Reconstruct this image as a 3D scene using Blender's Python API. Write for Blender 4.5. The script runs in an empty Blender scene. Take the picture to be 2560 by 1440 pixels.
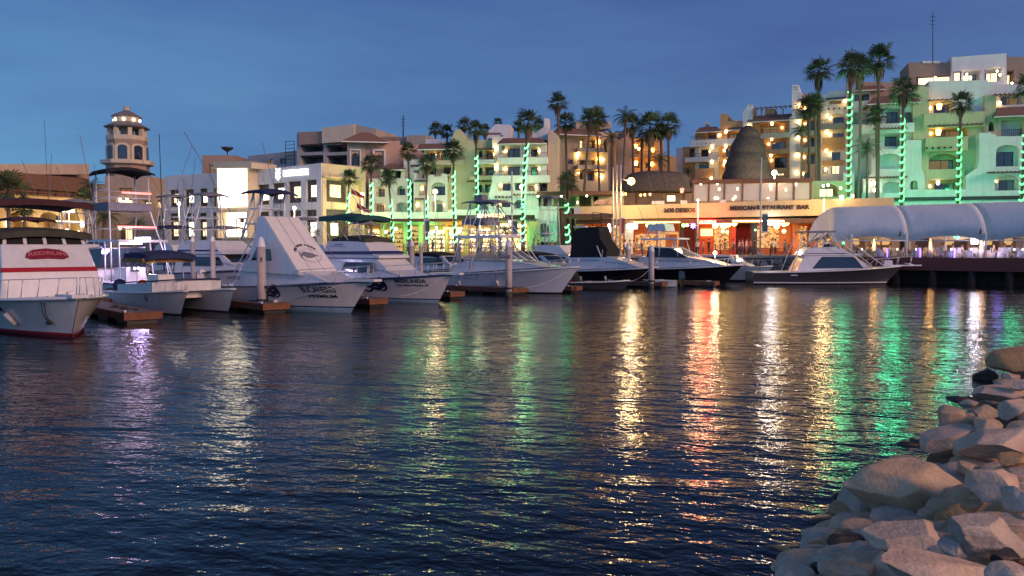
import bpy, bmesh, math, random
from mathutils import Vector, Matrix, noise
from mathutils.geometry import tessellate_polygon
R = math.radians
rnd = random.Random(7)
sc = bpy.context.scene
col = sc.collection
# ------------------------------------------------------------------ camera
W, H, F = 2560.0, 1440.0, 1991.0
CAM = Vector((0.0, 0.0, 3.4)); PITCH = math.atan(100.0 / F)
cd = bpy.data.cameras.new('camera'); cam = bpy.data.objects.new('camera', cd); col.objects.link(cam)
cd.sensor_width = 36.0; cd.lens = 36.0 * F / W; cd.clip_end = 5000; cd.clip_start = 0.05
cam.location = CAM; cam.rotation_euler = (R(90) - PITCH, 0, 0)
sc.camera = cam
FWD = Vector((0, math.cos(PITCH), -math.sin(PITCH))); UP = Vector((0, math.sin(PITCH), math.cos(PITCH)))
def ray(px, py): return Vector((1, 0, 0)) * ((px - W / 2) / F) + FWD + UP * (-(py - H / 2) / F)
def P(px, py, Y):                       # the point at depth Y seen at that place
    d = ray(px, py); return CAM + d * (Y / d.y)
def PZ(px, py, z):                      # the point at height z seen at that place
    d = ray(px, py); return CAM + d * ((z - CAM.z) / d.z)
# ------------------------------------------------------------------ materials
def nodes(name):
    m = bpy.data.materials.new(name); m.use_nodes = True
    nt = m.node_tree; b = nt.nodes['Principled BSDF']
    return m, nt, b
def mat(name, c, rough=0.6, metal=0.0, var=0.12, scale=3.0, bump=0.0, bscale=30.0, coat=0.0, spec=None):
    m, nt, b = nodes(name); L = nt.links.new; N = nt.nodes.new
    b.inputs['Roughness'].default_value = rough; b.inputs['Metallic'].default_value = metal
    if coat: b.inputs['Coat Weight'].default_value = coat
    if spec is not None: b.inputs['Specular IOR Level'].default_value = spec
    if var:
        tc = N('ShaderNodeTexCoord'); nz = N('ShaderNodeTexNoise'); nz.inputs['Scale'].default_value = scale; nz.inputs['Detail'].default_value = 6
        nz.inputs['Roughness'].default_value = 0.65
        L(tc.outputs['Object'], nz.inputs['Vector'])
        cr = N('ShaderNodeValToRGB'); cr.color_ramp.elements[0].position = .3; cr.color_ramp.elements[1].position = .7
        cr.color_ramp.elements[0].color = (*[max(0, v * (1 - var)) for v in c], 1); cr.color_ramp.elements[1].color = (*[min(1, v * (1 + var)) for v in c], 1)
        L(nz.outputs['Fac'], cr.inputs['Fac'])
        if 'plaster' in name or 'gel' in name or name == 'white_canvas' or name == 'piling':   # rain streaks and grime
            mp = N('ShaderNodeMapping'); mp.inputs['Scale'].default_value = (2.2, 2.2, .16) if 'plaster' in name else (3, 3, .5); L(tc.outputs['Object'], mp.inputs['Vector'])
            n4 = N('ShaderNodeTexNoise'); n4.inputs['Scale'].default_value = 1.3; n4.inputs['Detail'].default_value = 7; n4.inputs['Roughness'].default_value = .7; L(mp.outputs['Vector'], n4.inputs['Vector'])
            mr = N('ShaderNodeMapRange'); mr.inputs['From Min'].default_value = .42; mr.inputs['From Max'].default_value = .72; mr.inputs['To Min'].default_value = 1.0; mr.inputs['To Max'].default_value = .86 if 'plaster' in name else .88; L(n4.outputs['Fac'], mr.inputs['Value'])
            mx = N('ShaderNodeMix'); mx.data_type = 'RGBA'; mx.blend_type = 'MULTIPLY'; mx.inputs['Factor'].default_value = 1.0; L(cr.outputs['Color'], mx.inputs[6]); L(mr.outputs['Result'], mx.inputs[7]); L(mx.outputs[2], b.inputs['Base Color'])
        else: L(cr.outputs['Color'], b.inputs['Base Color'])
        if bump:
            n2 = N('ShaderNodeTexNoise'); n2.inputs['Scale'].default_value = bscale; n2.inputs['Detail'].default_value = 5
            L(tc.outputs['Object'], n2.inputs['Vector'])
            bp = N('ShaderNodeBump'); bp.inputs['Strength'].default_value = bump; bp.inputs['Distance'].default_value = .05
            L(n2.outputs['Fac'], bp.inputs['Height']); L(bp.outputs['Normal'], b.inputs['Normal'])
    else:
        b.inputs['Base Color'].default_value = (*c, 1)
    return m
def emit(name, c, s, base=(.8, .8, .8)):
    m, nt, b = nodes(name)
    b.inputs['Base Color'].default_value = (*base, 1); b.inputs['Emission Color'].default_value = (*c, 1); b.inputs['Emission Strength'].default_value = s
    return m
def glassm(name, c, rough=0.05):
    m, nt, b = nodes(name)
    b.inputs['Base Color'].default_value = (*c, 1); b.inputs['Roughness'].default_value = rough; b.inputs['Specular IOR Level'].default_value = .8
    return m
def clear(name, c=(.9, .95, .95), a=.25):
    m, nt, b = nodes(name)
    b.inputs['Base Color'].default_value = (*c, 1); b.inputs['Alpha'].default_value = a; b.inputs['Roughness'].default_value = .05
    return m
M = {}
M['white_plaster'] = mat('white_plaster', (.72, .70, .66), .85, var=.07, scale=.6, bump=.3)
M['cream_plaster'] = mat('cream_plaster', (.62, .52, .36), .85, var=.09, scale=.5, bump=.3)
M['sand_plaster'] = mat('sand_plaster', (.56, .47, .33), .85, var=.1, scale=.5, bump=.3)
M['olive_plaster'] = mat('olive_plaster', (.52, .46, .28), .85, var=.1, scale=.5, bump=.3)
M['ochre_plaster'] = mat('ochre_plaster', (.58, .33, .15), .85, var=.1, scale=.5, bump=.3)
M['pink_plaster'] = mat('pink_plaster', (.55, .35, .25), .85, var=.09, scale=.5, bump=.3)
M['brown_plaster'] = mat('brown_plaster', (.36, .25, .18), .85, var=.1, scale=.4, bump=.3)
M['tan_plaster'] = mat('tan_plaster', (.45, .36, .27), .85, var=.1, scale=.4, bump=.3)
M['grey_concrete'] = mat('grey_concrete', (.36, .35, .33), .9, var=.2, scale=.7, bump=.3)
M['band_plaster'] = mat('band_plaster', (.72, .56, .29), .85, var=.06, scale=.3, bump=.2)
M['yellow_plaster'] = mat('yellow_plaster', (.68, .50, .20), .85, var=.1, scale=.6, bump=.3)
M['orange_paint'] = mat('orange_paint', (.75, .22, .06), .7, var=.1, scale=.7)
M['red_paint'] = mat('red_paint', (.5, .05, .03), .7, var=.1)
M['dark_frame'] = mat('dark_frame', (.05, .035, .025), .5, var=.2)
M['brown_wood'] = mat('brown_wood', (.16, .08, .045), .7, var=.3, scale=4, bump=.3)
M['slate_roof'] = mat('slate_roof', (.17, .16, .165), .85, var=.25, scale=5, bump=.6, bscale=8)
M['roof_tile'] = mat('roof_tile', (.22, .12, .08), .85, var=.3, scale=5, bump=.8, bscale=8)
M['dark_glass'] = glassm('dark_glass', (.02, .022, .022), .06)
M['iron'] = mat('iron', (.03, .03, .03), .55, var=.1)
M['thatch'] = mat('thatch', (.085, .068, .06), .95, var=.5, scale=4, bump=1.0, bscale=9)
M['paving'] = mat('paving', (.42, .35, .27), .85, var=.2, scale=1.2, bump=.2)
M['stone_wall'] = None
M['steel'] = mat('steel', (.55, .55, .58), .3, metal=.4, var=.05)
M['alu'] = mat('alu', (.70, .70, .74), .35, metal=.15, var=.05)
M['gel_white'] = mat('gel_white', (.70, .69, .68), .25, var=.04, scale=1.2, coat=.3)
M['gel_cream'] = mat('gel_cream', (.66, .61, .55), .25, var=.05, scale=1.0, coat=.3)
M['boat_blue'] = mat('boat_blue', (.03, .11, .33), .35, var=.1)
M['navy'] = mat('navy', (.012, .018, .05), .6, var=.2)
M['navy_stripe'] = mat('navy_stripe', (.02, .035, .11), .35, var=.1)
M['boat_black'] = mat('boat_black', (.012, .010, .012), .25, var=.1, coat=.4)
M['boat_grey'] = mat('boat_grey', (.045, .046, .055), .3, var=.1, coat=.3)
M['bottom_red'] = mat('bottom_red', (.16, .012, .015), .6, var=.2)
M['bottom_teal'] = mat('bottom_teal', (.30, .42, .45), .6, var=.2)
M['bottom_black'] = mat('bottom_black', (.02, .02, .022), .7, var=.2)
M['stripe_red'] = mat('stripe_red', (.38, .02, .03), .35, var=.1)
M['black_canvas'] = mat('black_canvas', (.012, .011, .011), .9, var=.3, bump=.4, bscale=5)
M['green_canvas'] = mat('green_canvas', (.01, .07, .065), .85, var=.3, bump=.4, bscale=5)
M['navy_canvas'] = mat('navy_canvas', (.02, .03, .09), .9, var=.3, bump=.4, bscale=5)
M['blue_canvas'] = mat('blue_canvas', (.02, .15, .45), .8, var=.2)
M['maroon_canvas'] = mat('maroon_canvas', (.06, .018, .02), .9, var=.3, bump=.4, bscale=5)
M['olive_canvas'] = mat('olive_canvas', (.05, .05, .035), .9, var=.3, bump=.4, bscale=5)
M['grey_canvas'] = mat('grey_canvas', (.20, .20, .23), .9, var=.2, bump=.4, bscale=5)
M['white_canvas'] = mat('white_canvas', (.76, .73, .70), .8, var=.08, scale=.7, bump=.6, bscale=1.3)
M['boat_glass'] = glassm('boat_glass', (.02, .025, .03), .04)
M['smoke_glass'] = clear('smoke_glass', (.25, .28, .27), .45)
M['clear_glass'] = clear('clear_glass', (.85, .85, .82), .30)
M['dock_wood'] = mat('dock_wood', (.17, .07, .033), .75, var=.35, scale=3, bump=.5)
M['dock_grey'] = mat('dock_grey', (.16, .145, .14), .85, var=.25, scale=3, bump=.3)
M['tide_growth'] = mat('tide_growth', (.07, .065, .045), .9, var=.5, scale=6, bump=.8, bscale=20)
M['piling'] = mat('piling', (.42, .36, .34), .7, var=.15, scale=1.5)
M['rubber'] = mat('rubber', (.015, .015, .015), .5, var=.2)
M['outboard'] = mat('outboard', (.012, .012, .014), .3, var=.1, coat=.3)
M['orange_float'] = mat('orange_float', (.5, .08, .02), .6, var=.2)
M['yellow_float'] = mat('yellow_float', (.5, .38, .03), .6, var=.2)
M['tan_cloth'] = mat('tan_cloth', (.30, .16, .05), .9, var=.3)
M['trunk'] = mat('trunk', (.13, .095, .07), .95, var=.4, scale=6, bump=1.0, bscale=10)
M['frond'] = mat('frond', (.055, .085, .035), .7, var=.4, scale=2)
M['dead_frond'] = mat('dead_frond', (.15, .10, .06), .9, var=.4, scale=3)
M['leaf'] = mat('leaf', (.05, .075, .035), .75, var=.4, scale=2)
M['pole_white'] = mat('pole_white', (.55, .54, .52), .6, var=.1)
M['banner_red'] = mat('banner_red', (.28, .06, .06), .8)
M['banner_teal'] = mat('banner_teal', (.05, .12, .13), .8)
M['deck_red'] = mat('deck_red', (.17, .04, .03), .7, var=.15, scale=2)
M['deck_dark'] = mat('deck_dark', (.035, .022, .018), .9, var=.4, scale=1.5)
M['cloth_white'] = mat('cloth_white', (.62, .6, .66), .9, var=.05)
M['black_ink'] = mat('black_ink', (.012, .012, .02), .5, var=0)
M['navy_ink'] = mat('navy_ink', (.012, .016, .045), .5, var=0)
M['grey_ink'] = mat('grey_ink', (.2, .2, .25), .5, var=0)
M['red_logo'] = mat('red_logo', (.20, .012, .025), .5, var=.1)
M['pink_ink'] = mat('pink_ink', (.42, .12, .14), .5, var=0)
M['sign_brown'] = mat('sign_brown', (.04, .012, .007), .6, var=.1)
M['flag_red'] = mat('flag_red', (.30, .03, .02), .85, var=.2)
M['white_paint'] = mat('white_paint', (.74, .73, .72), .5, var=.05)
M['skin'] = mat('skin', (.38, .22, .15), .6, var=.05)
M['hair'] = mat('hair', (.02, .014, .01), .7, var=.1)
# lights
M['lamp_warm'] = emit('lamp_warm', (1, .60, .20), 19)
M['lamp_amber'] = emit('lamp_amber', (1, .46, .07), 14)
M['lamp_white'] = emit('lamp_white', (1, .84, .60), 16)
M['lamp_cool'] = emit('lamp_cool', (.72, .62, 1), 30)
M['shop_white'] = emit('shop_white', (1, .86, .58), 4.0)
M['shop_warm'] = emit('shop_warm', (1, .68, .26), 2.2)
M['shop_dim'] = emit('shop_dim', (1, .55, .18), .7, (.5, .3, .15))
M['portal'] = emit('portal', (1, .84, .56), 4.2)
M['sign_glow'] = emit('sign_glow', (1, .95, .95), 3)
M['window_lit'] = emit('window_lit', (1, .72, .34), 1.5)
M['curtain_pane'] = glassm('curtain_pane', (.13, .12, .10), .12)
M['dim_pane'] = emit('dim_pane', (1, .6, .25), .18, (.05, .04, .03))
M['poster_lit'] = None
M['green_string'] = emit('green_string', (.09, 1, .19), 4.4, (.05, .3, .1))
M['mint_string'] = emit('mint_string', (.17, 1, .32), 4.0, (.05, .3, .1))
M['green_neon'] = emit('green_neon', (.03, 1, .35), 5)
M['red_neon'] = emit('red_neon', (1, .035, .02), 16)
M['blue_neon'] = emit('blue_neon', (.22, .18, 1), 9)
def interior(name, c1, c2, s, sc=2.2):                        # a lit room seen through glass: stock, bottles and people as patches of colour
    m, nt, b = nodes(name); N = nt.nodes.new; L = nt.links.new; tc = N('ShaderNodeTexCoord'); mp = N('ShaderNodeMapping'); mp.inputs['Scale'].default_value = (1, 1, 1.5); L(tc.outputs['Object'], mp.inputs['Vector'])
    v = N('ShaderNodeTexVoronoi'); v.inputs['Scale'].default_value = sc; v.distance = 'CHEBYCHEV'; L(mp.outputs['Vector'], v.inputs['Vector']); sp = N('ShaderNodeSeparateColor'); L(v.outputs['Color'], sp.inputs[0])
    cr = N('ShaderNodeValToRGB'); e = cr.color_ramp.elements; e[0].position = .15; e[0].color = (*c1, 1); e[1].position = .85; e[1].color = (*c2, 1); q = e.new(.5); q.color = (*[(a + 2 * d) / 3 * (1, .8, .6)[i] for i, (a, d) in enumerate(zip(c1, c2))], 1)
    L(sp.outputs[0], cr.inputs['Fac']); L(cr.outputs['Color'], b.inputs['Emission Color']); b.inputs['Emission Strength'].default_value = s; b.inputs['Base Color'].default_value = (.2, .12, .06, 1); b.inputs['Roughness'].default_value = .3
    return m
M['bar_interior'] = interior('bar_interior', (.10, .03, .01), (1, .55, .18), 1.2, 5.5); M['shop_interior'] = interior('shop_interior', (.35, .2, .06), (1, .84, .52), 3.6, 3.0)
M['lantern_yellow'] = emit('lantern_yellow', (1, .72, .16), 9)
M['lantern_green'] = emit('lantern_green', (.35, 1, .15), 5)
M['screen'] = emit('screen', (.85, .9, 1), 9)
M['flame'] = emit('flame', (1, .42, .08), 16)
M['candle'] = emit('candle', (1, .7, .4), 30)
M['violet'] = emit('violet', (.22, .08, 1), 4)
M['market_sign'] = emit('market_sign', (1, .42, .10), 5)
M['red_tube'] = emit('red_tube', (1, .10, .05), 2.6)
M['amber_sign'] = emit('amber_sign', (1, .5, .06), 3.5)
# ------------------------------------------------------------------ mesh builder
class MB:
    def __init__(s): s.v = []; s.f = []; s.m = []; s.cur = 0; s.smooth = False; s.sm = []
    def add(s, vs, fs):
        o = len(s.v); s.v += [Vector(p) for p in vs]
        for f in fs: s.f.append([i + o for i in f]); s.m.append(s.cur); s.sm.append(s.smooth)
        return s
    def poly(s, pts): return s.add(pts, [list(range(len(pts)))])
    def box(s, c, d, rz=0.0, taper=1.0):
        cx, cy, cz = c; x, y, z = d[0] / 2, d[1] / 2, d[2] / 2; ca, sa = math.cos(rz), math.sin(rz); vs = []
        for k, t in ((-1, 1.0), (1, taper)):
            for (i, j) in ((-1, -1), (1, -1), (1, 1), (-1, 1)):
                a, b = i * x * t, j * y * t
                vs.append((cx + a * ca - b * sa, cy + a * sa + b * ca, cz + k * z))
        return s.add(vs, [(3, 2, 1, 0), (4, 5, 6, 7), (0, 1, 5, 4), (1, 2, 6, 5), (2, 3, 7, 6), (3, 0, 4, 7)])
    def hexa(s, vs): return s.add(vs, [(3, 2, 1, 0), (4, 5, 6, 7), (0, 1, 5, 4), (1, 2, 6, 5), (2, 3, 7, 6), (3, 0, 4, 7)])
    def tube(s, pts, r, n=6, cap=True):
        pts = [Vector(p) for p in pts]; N = len(pts)
        rs = r if isinstance(r, (list, tuple)) else [r] * N
        vs = []; ref = None
        for i, p in enumerate(pts):
            d = (pts[min(i + 1, N - 1)] - pts[max(i - 1, 0)])
            if d.length < 1e-9: d = Vector((0, 0, 1))
            d.normalize()
            if ref is None or abs(ref.dot(d)) > .95: ref = Vector((0, 0, 1)) if abs(d.z) < .9 else Vector((1, 0, 0))
            a = d.cross(ref).normalized(); b = d.cross(a).normalized(); ref = ref
            for k in range(n):
                t = 2 * math.pi * k / n; vs.append(p + (a * math.cos(t) + b * math.sin(t)) * rs[i])
        fs = [(i * n + k, i * n + (k + 1) % n, (i + 1) * n + (k + 1) % n, (i + 1) * n + k) for i in range(N - 1) for k in range(n)]
        if cap: fs += [list(range(n))[::-1], [(N - 1) * n + k for k in range(n)]]
        sm = s.smooth; s.smooth = n > 4
        s.add(vs, fs); s.smooth = sm; return s
    def lathe(s, c, prof, n=16, cap=True):
        c = Vector(c); vs = []
        for (r, z) in prof:
            for k in range(n): t = 2 * math.pi * k / n; vs.append(c + Vector((r * math.cos(t), r * math.sin(t), z)))
        q = len(prof); fs = [(i * n + k, i * n + (k + 1) % n, (i + 1) * n + (k + 1) % n, (i + 1) * n + k) for i in range(q - 1) for k in range(n)]
        if cap: fs += [list(range(n))[::-1], [(q - 1) * n + k for k in range(n)]]
        sm = s.smooth; s.smooth = n > 8; s.add(vs, fs); s.smooth = sm; return s
    def ball(s, c, r, n=10, sz=1.0):
        return s.lathe(c, [(max(.001, r * math.sin(math.pi * i / 6)), -r * sz * math.cos(math.pi * i / 6)) for i in range(7)], n)
    def prism(s, pts, d):                                   # polygon pts (3-D, planar) pushed along vector d
        n = len(pts); pts = [Vector(p) for p in pts]; d = Vector(d)
        s.add(pts + [p + d for p in pts], [list(range(n))[::-1], list(range(n, 2 * n))] + [(i, (i + 1) % n, (i + 1) % n + n, i + n) for i in range(n)])
        return s
    def grid(s, rows, close=False):
        q = len(rows[0]); vs = [p for r in rows for p in r]
        fs = [(i * q + k, i * q + k + 1, (i + 1) * q + k + 1, (i + 1) * q + k) for i in range(len(rows) - 1) for k in range(q - 1)]
        return s.add(vs, fs)
    def build(s, name, mats, parent=None, local=False, recalc=True):
        if not s.f: return None
        if not isinstance(mats, (list, tuple)): mats = [mats]
        me = bpy.data.meshes.new(name)
        off = Vector((0, 0, 0))
        if parent is not None and not local: off = WL.get(parent.name, Vector((0, 0, 0)))
        me.from_pydata([tuple(p - off) for p in s.v], [], s.f)
        for m in mats: me.materials.append(M[m] if isinstance(m, str) else m)
        me.polygons.foreach_set('material_index', [min(i, len(mats) - 1) for i in s.m]); me.polygons.foreach_set('use_smooth', s.sm)
        if recalc:
            bm = bmesh.new(); bm.from_mesh(me); bmesh.ops.recalc_face_normals(bm, faces=bm.faces); bm.to_mesh(me); bm.free()
        me.update()
        o = bpy.data.objects.new(name, me); col.objects.link(o)
        if parent is not None:
            o.parent = parent
            WL[o.name] = Vector(off) if not local else Vector((0, 0, 0))
        return o
WL = {}                                                     # where each root stands
def tag(o, label=None, cat=None, group=None, kind=None):
    if label: o['label'] = label
    if cat: o['category'] = cat
    if group: o['group'] = group
    if kind: o['kind'] = kind
    return o
def thing(name, label, cat, loc=(0, 0, 0), group=None, rz=0.0):
    o = bpy.data.objects.new(name, None); col.objects.link(o); o.empty_display_size = .3
    o.location = loc; o.rotation_euler = (0, 0, rz); WL[o.name] = Vector(loc)
    return tag(o, label, cat, group, 'thing')
kids = {}
def copy_tree(o, parent=None):
    c = o.copy(); col.objects.link(c)
    if parent is not None: c.parent = parent
    for ch in list(o.children): copy_tree(ch, c)
    return c
def text_mesh(txt, size, depth=.02, bold=0.0, extr=True):
    cu = bpy.data.curves.new('lettering', 'FONT'); cu.body = txt; cu.size = size; cu.align_x = 'CENTER'; cu.align_y = 'CENTER'
    cu.extrude = depth / 2; cu.offset = bold; cu.resolution_u = 3
    ob = bpy.data.objects.new('lettering', cu); col.objects.link(ob)
    dg = bpy.context.evaluated_depsgraph_get(); dg.update()
    me = bpy.data.meshes.new_from_object(ob.evaluated_get(dg)); bpy.data.objects.remove(ob); bpy.data.curves.remove(cu)
    return me
def put_text(txt, size, origin, xdir, ydir, m, name='lettering', parent=None, depth=.02, bold=0.0, width=None):
    me = text_mesh(txt, size, depth, bold)
    X = Vector(xdir).normalized(); Yv = Vector(ydir).normalized(); Z = X.cross(Yv).normalized(); Yv = Z.cross(X)
    xs = [v.co.x for v in me.vertices]; k = 1.0
    if width and xs: k = width / (max(xs) - min(xs))
    off = WL.get(parent.name, Vector((0, 0, 0))) if parent is not None else Vector((0, 0, 0))
    o3 = Vector(origin) - off
    for v in me.vertices: c = v.co.copy(); v.co = o3 + X * (c.x * k) + Yv * c.y + Z * c.z
    me.materials.clear(); me.materials.append(M[m] if isinstance(m, str) else m)
    ob = bpy.data.objects.new(name, me); col.objects.link(ob)
    if parent is not None: ob.parent = parent
    return ob
def lightpt(name, loc, c, w, r=.2, parent=None, spot=None):
    ld = bpy.data.lights.new(name, 'POINT'); ld.color = c; ld.energy = w; ld.shadow_soft_size = r
    o = bpy.data.objects.new(name, ld); col.objects.link(o); o.location = Vector(loc) - (WL.get(parent.name, Vector()) if parent is not None else Vector())
    if parent is not None: o.parent = parent
    return o
# ------------------------------------------------------------------ sky, warm fill sun, air
SUN_EL, SUN_AZ = R(-3.2), R(-150)          # the sun has set behind the photographer
w = bpy.data.worlds.new('World'); sc.world = w; w.use_nodes = True
nt = w.node_tree; N = nt.nodes.new; L = nt.links.new; nt.nodes.clear()
out = N('ShaderNodeOutputWorld'); bg = N('ShaderNodeBackground'); L(bg.outputs[0], out.inputs[0])
sky = N('ShaderNodeTexSky'); sky.sky_type = 'NISHITA'; sky.sun_disc = False; sky.sun_elevation = SUN_EL; sky.sun_rotation = SUN_AZ
sky.altitude = 10; sky.air_density = 1.0; sky.dust_density = .6; sky.ozone_density = 3.0
tc = N('ShaderNodeTexCoord')
mp = N('ShaderNodeMapping'); mp.inputs['Scale'].default_value = (1.0, 1.0, 4.2); L(tc.outputs['Generated'], mp.inputs['Vector'])
nz = N('ShaderNodeTexNoise'); nz.inputs['Scale'].default_value = 2.1; nz.inputs['Detail'].default_value = 7; nz.inputs['Roughness'].default_value = .55; L(mp.outputs['Vector'], nz.inputs['Vector'])
cl = N('ShaderNodeValToRGB'); cl.color_ramp.elements[0].position = .40; cl.color_ramp.elements[1].position = .62
L(nz.outputs['Fac'], cl.inputs['Fac'])
sep = N('ShaderNodeSeparateXYZ'); L(tc.outputs['Generated'], sep.inputs[0])
# clouds are thickest toward the horizon and to the left, thin overhead
lf = N('ShaderNodeMapRange'); lf.inputs['From Min'].default_value = .75; lf.inputs['From Max'].default_value = -.65; L(sep.outputs['X'], lf.inputs['Value'])
skm = N('ShaderNodeMix'); skm.data_type = 'RGBA'; skm.blend_type = 'MULTIPLY'; skm.inputs['Factor'].default_value = 1.0
L(sky.outputs['Color'], skm.inputs[6]); skm.inputs[7].default_value = SKYTINT = (1, 1, 1, 1)
# dusk colour of the air from the level of the horizon up to the zenith
hz = N('ShaderNodeValToRGB'); e = hz.color_ramp.elements
e[0].position = 0.0; e[0].color = (.105, .225, .45, 1); e[1].position = 1.0; e[1].color = (.013, .024, .060, 1)
a = e.new(.12); a.color = (.088, .172, .38, 1); a = e.new(.30); a.color = (.054, .108, .285, 1); a = e.new(.45); a.color = (.028, .052, .135, 1)
L(sep.outputs['Z'], hz.inputs['Fac'])
lr = N('ShaderNodeMix'); lr.data_type = 'RGBA'; lr.blend_type = 'MULTIPLY'; L(lf.outputs['Result'], lr.inputs['Factor'])
L(hz.outputs['Color'], lr.inputs[6]); lr.inputs[7].default_value = (1.28, 1.74, 1.42, 1)
mix = N('ShaderNodeMix'); mix.data_type = 'RGBA'; mix.blend_type = 'ADD'; mix.inputs['Factor'].default_value = 1.0
L(lr.outputs[2], mix.inputs[6]); L(skm.outputs[2], mix.inputs[7])
cm = N('ShaderNodeMix'); cm.data_type = 'RGBA'; cm.blend_type = 'MULTIPLY'
cf = N('ShaderNodeMath'); cf.operation = 'MULTIPLY'; L(cl.outputs['Color'], cf.inputs[0]); cf.inputs[1].default_value = .62; L(cf.outputs[0], cm.inputs['Factor'])
L(mix.outputs[2], cm.inputs[6]); cm.inputs[7].default_value = (.66, .64, .80, 1)
gl = N('ShaderNodeMapRange'); gl.inputs['From Min'].default_value = .1; gl.inputs['From Max'].default_value = -.8; gl.inputs['To Min'].default_value = 1.0; gl.inputs['To Max'].default_value = 2.0; L(sep.outputs['Y'], gl.inputs['Value'])   # the west, behind the photographer, still glows
gm = N('ShaderNodeVectorMath'); gm.operation = 'SCALE'; L(cm.outputs[2], gm.inputs[0]); L(gl.outputs['Result'], gm.inputs['Scale'])
L(gm.outputs[0], bg.inputs['Color']); bg.inputs['Strength'].default_value = 1.0
sd = bpy.data.lights.new('warm_fill_sun', 'SUN'); sd.energy = 2.25; sd.angle = R(22); sd.color = (1, .60, .42)
so = bpy.data.objects.new('warm_fill_sun', sd); col.objects.link(so)
so.rotation_euler = Vector((-.74, .58, -.34)).to_track_quat('-Z', 'Y').to_euler()   # low warm sun standing in for street lamps and dusk glow, from behind right
sc.view_settings.view_transform = 'Standard'; sc.view_settings.look = 'None'; sc.view_settings.exposure = 0; sc.view_settings.gamma = 1
sc.cycles.use_denoising = True
sc.cycles.max_bounces = 6; sc.cycles.diffuse_bounces = 2; sc.cycles.glossy_bounces = 3; sc.cycles.transparent_max_bounces = 12
sc.cycles.sample_clamp_indirect = 6; sc.cycles.caustics_reflective = False; sc.cycles.caustics_refractive = False
# ------------------------------------------------------------------ water
m, nt, b = nodes('harbour_water'); N = nt.nodes.new; L = nt.links.new
b.inputs['Base Color'].default_value = (.003, .007, .011, 1); b.inputs['Roughness'].default_value = .04; b.inputs['IOR'].default_value = 1.34
tc = N('ShaderNodeTexCoord')
def wave(sx, sy, rot, scale, detail, rough=.5, dist=0.0):
    mp = N('ShaderNodeMapping'); mp.vector_type = 'TEXTURE'; mp.inputs['Rotation'].default_value = (0, 0, R(rot)); mp.inputs['Scale'].default_value = (1 / sx, 1 / sy, 1); L(tc.outputs['Object'], mp.inputs['Vector'])
    n = N('ShaderNodeTexNoise'); n.inputs['Scale'].default_value = scale; n.inputs['Detail'].default_value = detail; n.inputs['Roughness'].default_value = rough; n.inputs['Distortion'].default_value = dist
    L(mp.outputs['Vector'], n.inputs['Vector']); return n.outputs['Fac']
def mad(a, k, c=None):
    n = N('ShaderNodeMath'); n.operation = 'MULTIPLY_ADD'; L(a, n.inputs[0]); n.inputs[1].default_value = k
    if c is None: n.inputs[2].default_value = 0
    else: L(c, n.inputs[2])
    return n.outputs[0]
h = mad(wave(.42, 1, -26, 1.75, 3, .5, .35), .056)
h = mad(wave(.55, 1, -6, 4.6, 2, .5, .3), .023, h)
h = mad(wave(.8, 1, -42, 12.0, 2, .5), .008, h)
gu = N('ShaderNodeMapRange'); gu.inputs['From Min'].default_value = .34; gu.inputs['From Max'].default_value = .66; gu.inputs['To Min'].default_value = .55; gu.inputs['To Max'].default_value = 1.25   # puffs of wind roughen it in patches
L(wave(.22, 1, -6, .34, 4, .65, .4), gu.inputs['Value']); gm_ = N('ShaderNodeMath'); gm_.operation = 'MULTIPLY'; L(h, gm_.inputs[0]); L(gu.outputs['Result'], gm_.inputs[1])
h = mad(wave(.5, 1, -4, .6, 2), .05, gm_.outputs[0])
bp = N('ShaderNodeBump'); bp.inputs['Strength'].default_value = 1.0; bp.inputs['Distance'].default_value = 1.0
L(h, bp.inputs['Height']); L(bp.outputs['Normal'], b.inputs['Normal'])
M['water'] = m
mb = MB(); mb.poly([(-900, -60, 0), (900, -60, 0), (900, 900, 0), (-900, 900, 0)])
tag(mb.build('water', 'water'), kind='structure')
# ------------------------------------------------------------------ promenade and the ground behind it
ZP = 2.6
WALL = [P(px, 640, Y) for px, Y in ((-1400, 96), (-300, 92), (500, 91), (1050, 88), (1500, 87), (1900, 86), (2180, 85))]
WALL = [Vector((p.x, p.y, 0)) for p in WALL] + [Vector((78, 86, 0)), Vector((160, 90, 0))]
mb = MB()
fr = [Vector((p.x, p.y, ZP)) for p in WALL]; bk = [Vector((-1500, 1800, ZP)), Vector((1500, 1800, ZP))]
mb.poly(fr + [bk[1], bk[0]])
tag(mb.build('promenade_paving', 'paving'), kind='structure')
# stone facing of the quay
m, nt, b = nodes('rubble_stone'); N = nt.nodes.new; L = nt.links.new
tc = N('ShaderNodeTexCoord'); vo = N('ShaderNodeTexVoronoi'); vo.inputs['Scale'].default_value = 1.7; L(tc.outputs['Object'], vo.inputs['Vector'])
vd = N('ShaderNodeTexVoronoi'); vd.feature = 'DISTANCE_TO_EDGE'; vd.inputs['Scale'].default_value = 1.7; L(tc.outputs['Object'], vd.inputs['Vector'])
hs = N('ShaderNodeValToRGB'); hs.color_ramp.elements[0].color = (.10, .085, .075, 1); hs.color_ramp.elements[1].color = (.34, .30, .27, 1)
L(vo.outputs['Color'], hs.inputs['Fac'])
jr = N('ShaderNodeValToRGB'); jr.color_ramp.elements[0].color = (.25, .25, .25, 1); jr.color_ramp.elements[1].position = .12; L(vd.outputs['Distance'], jr.inputs['Fac'])
mu = N('ShaderNodeMix'); mu.data_type = 'RGBA'; mu.blend_type = 'MULTIPLY'; mu.inputs['Factor'].default_value = 1; L(hs.outputs['Color'], mu.inputs[6]); L(jr.outputs['Color'], mu.inputs[7])
L(mu.outputs[2], b.inputs['Base Color']); b.inputs['Roughness'].default_value = .9
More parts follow.
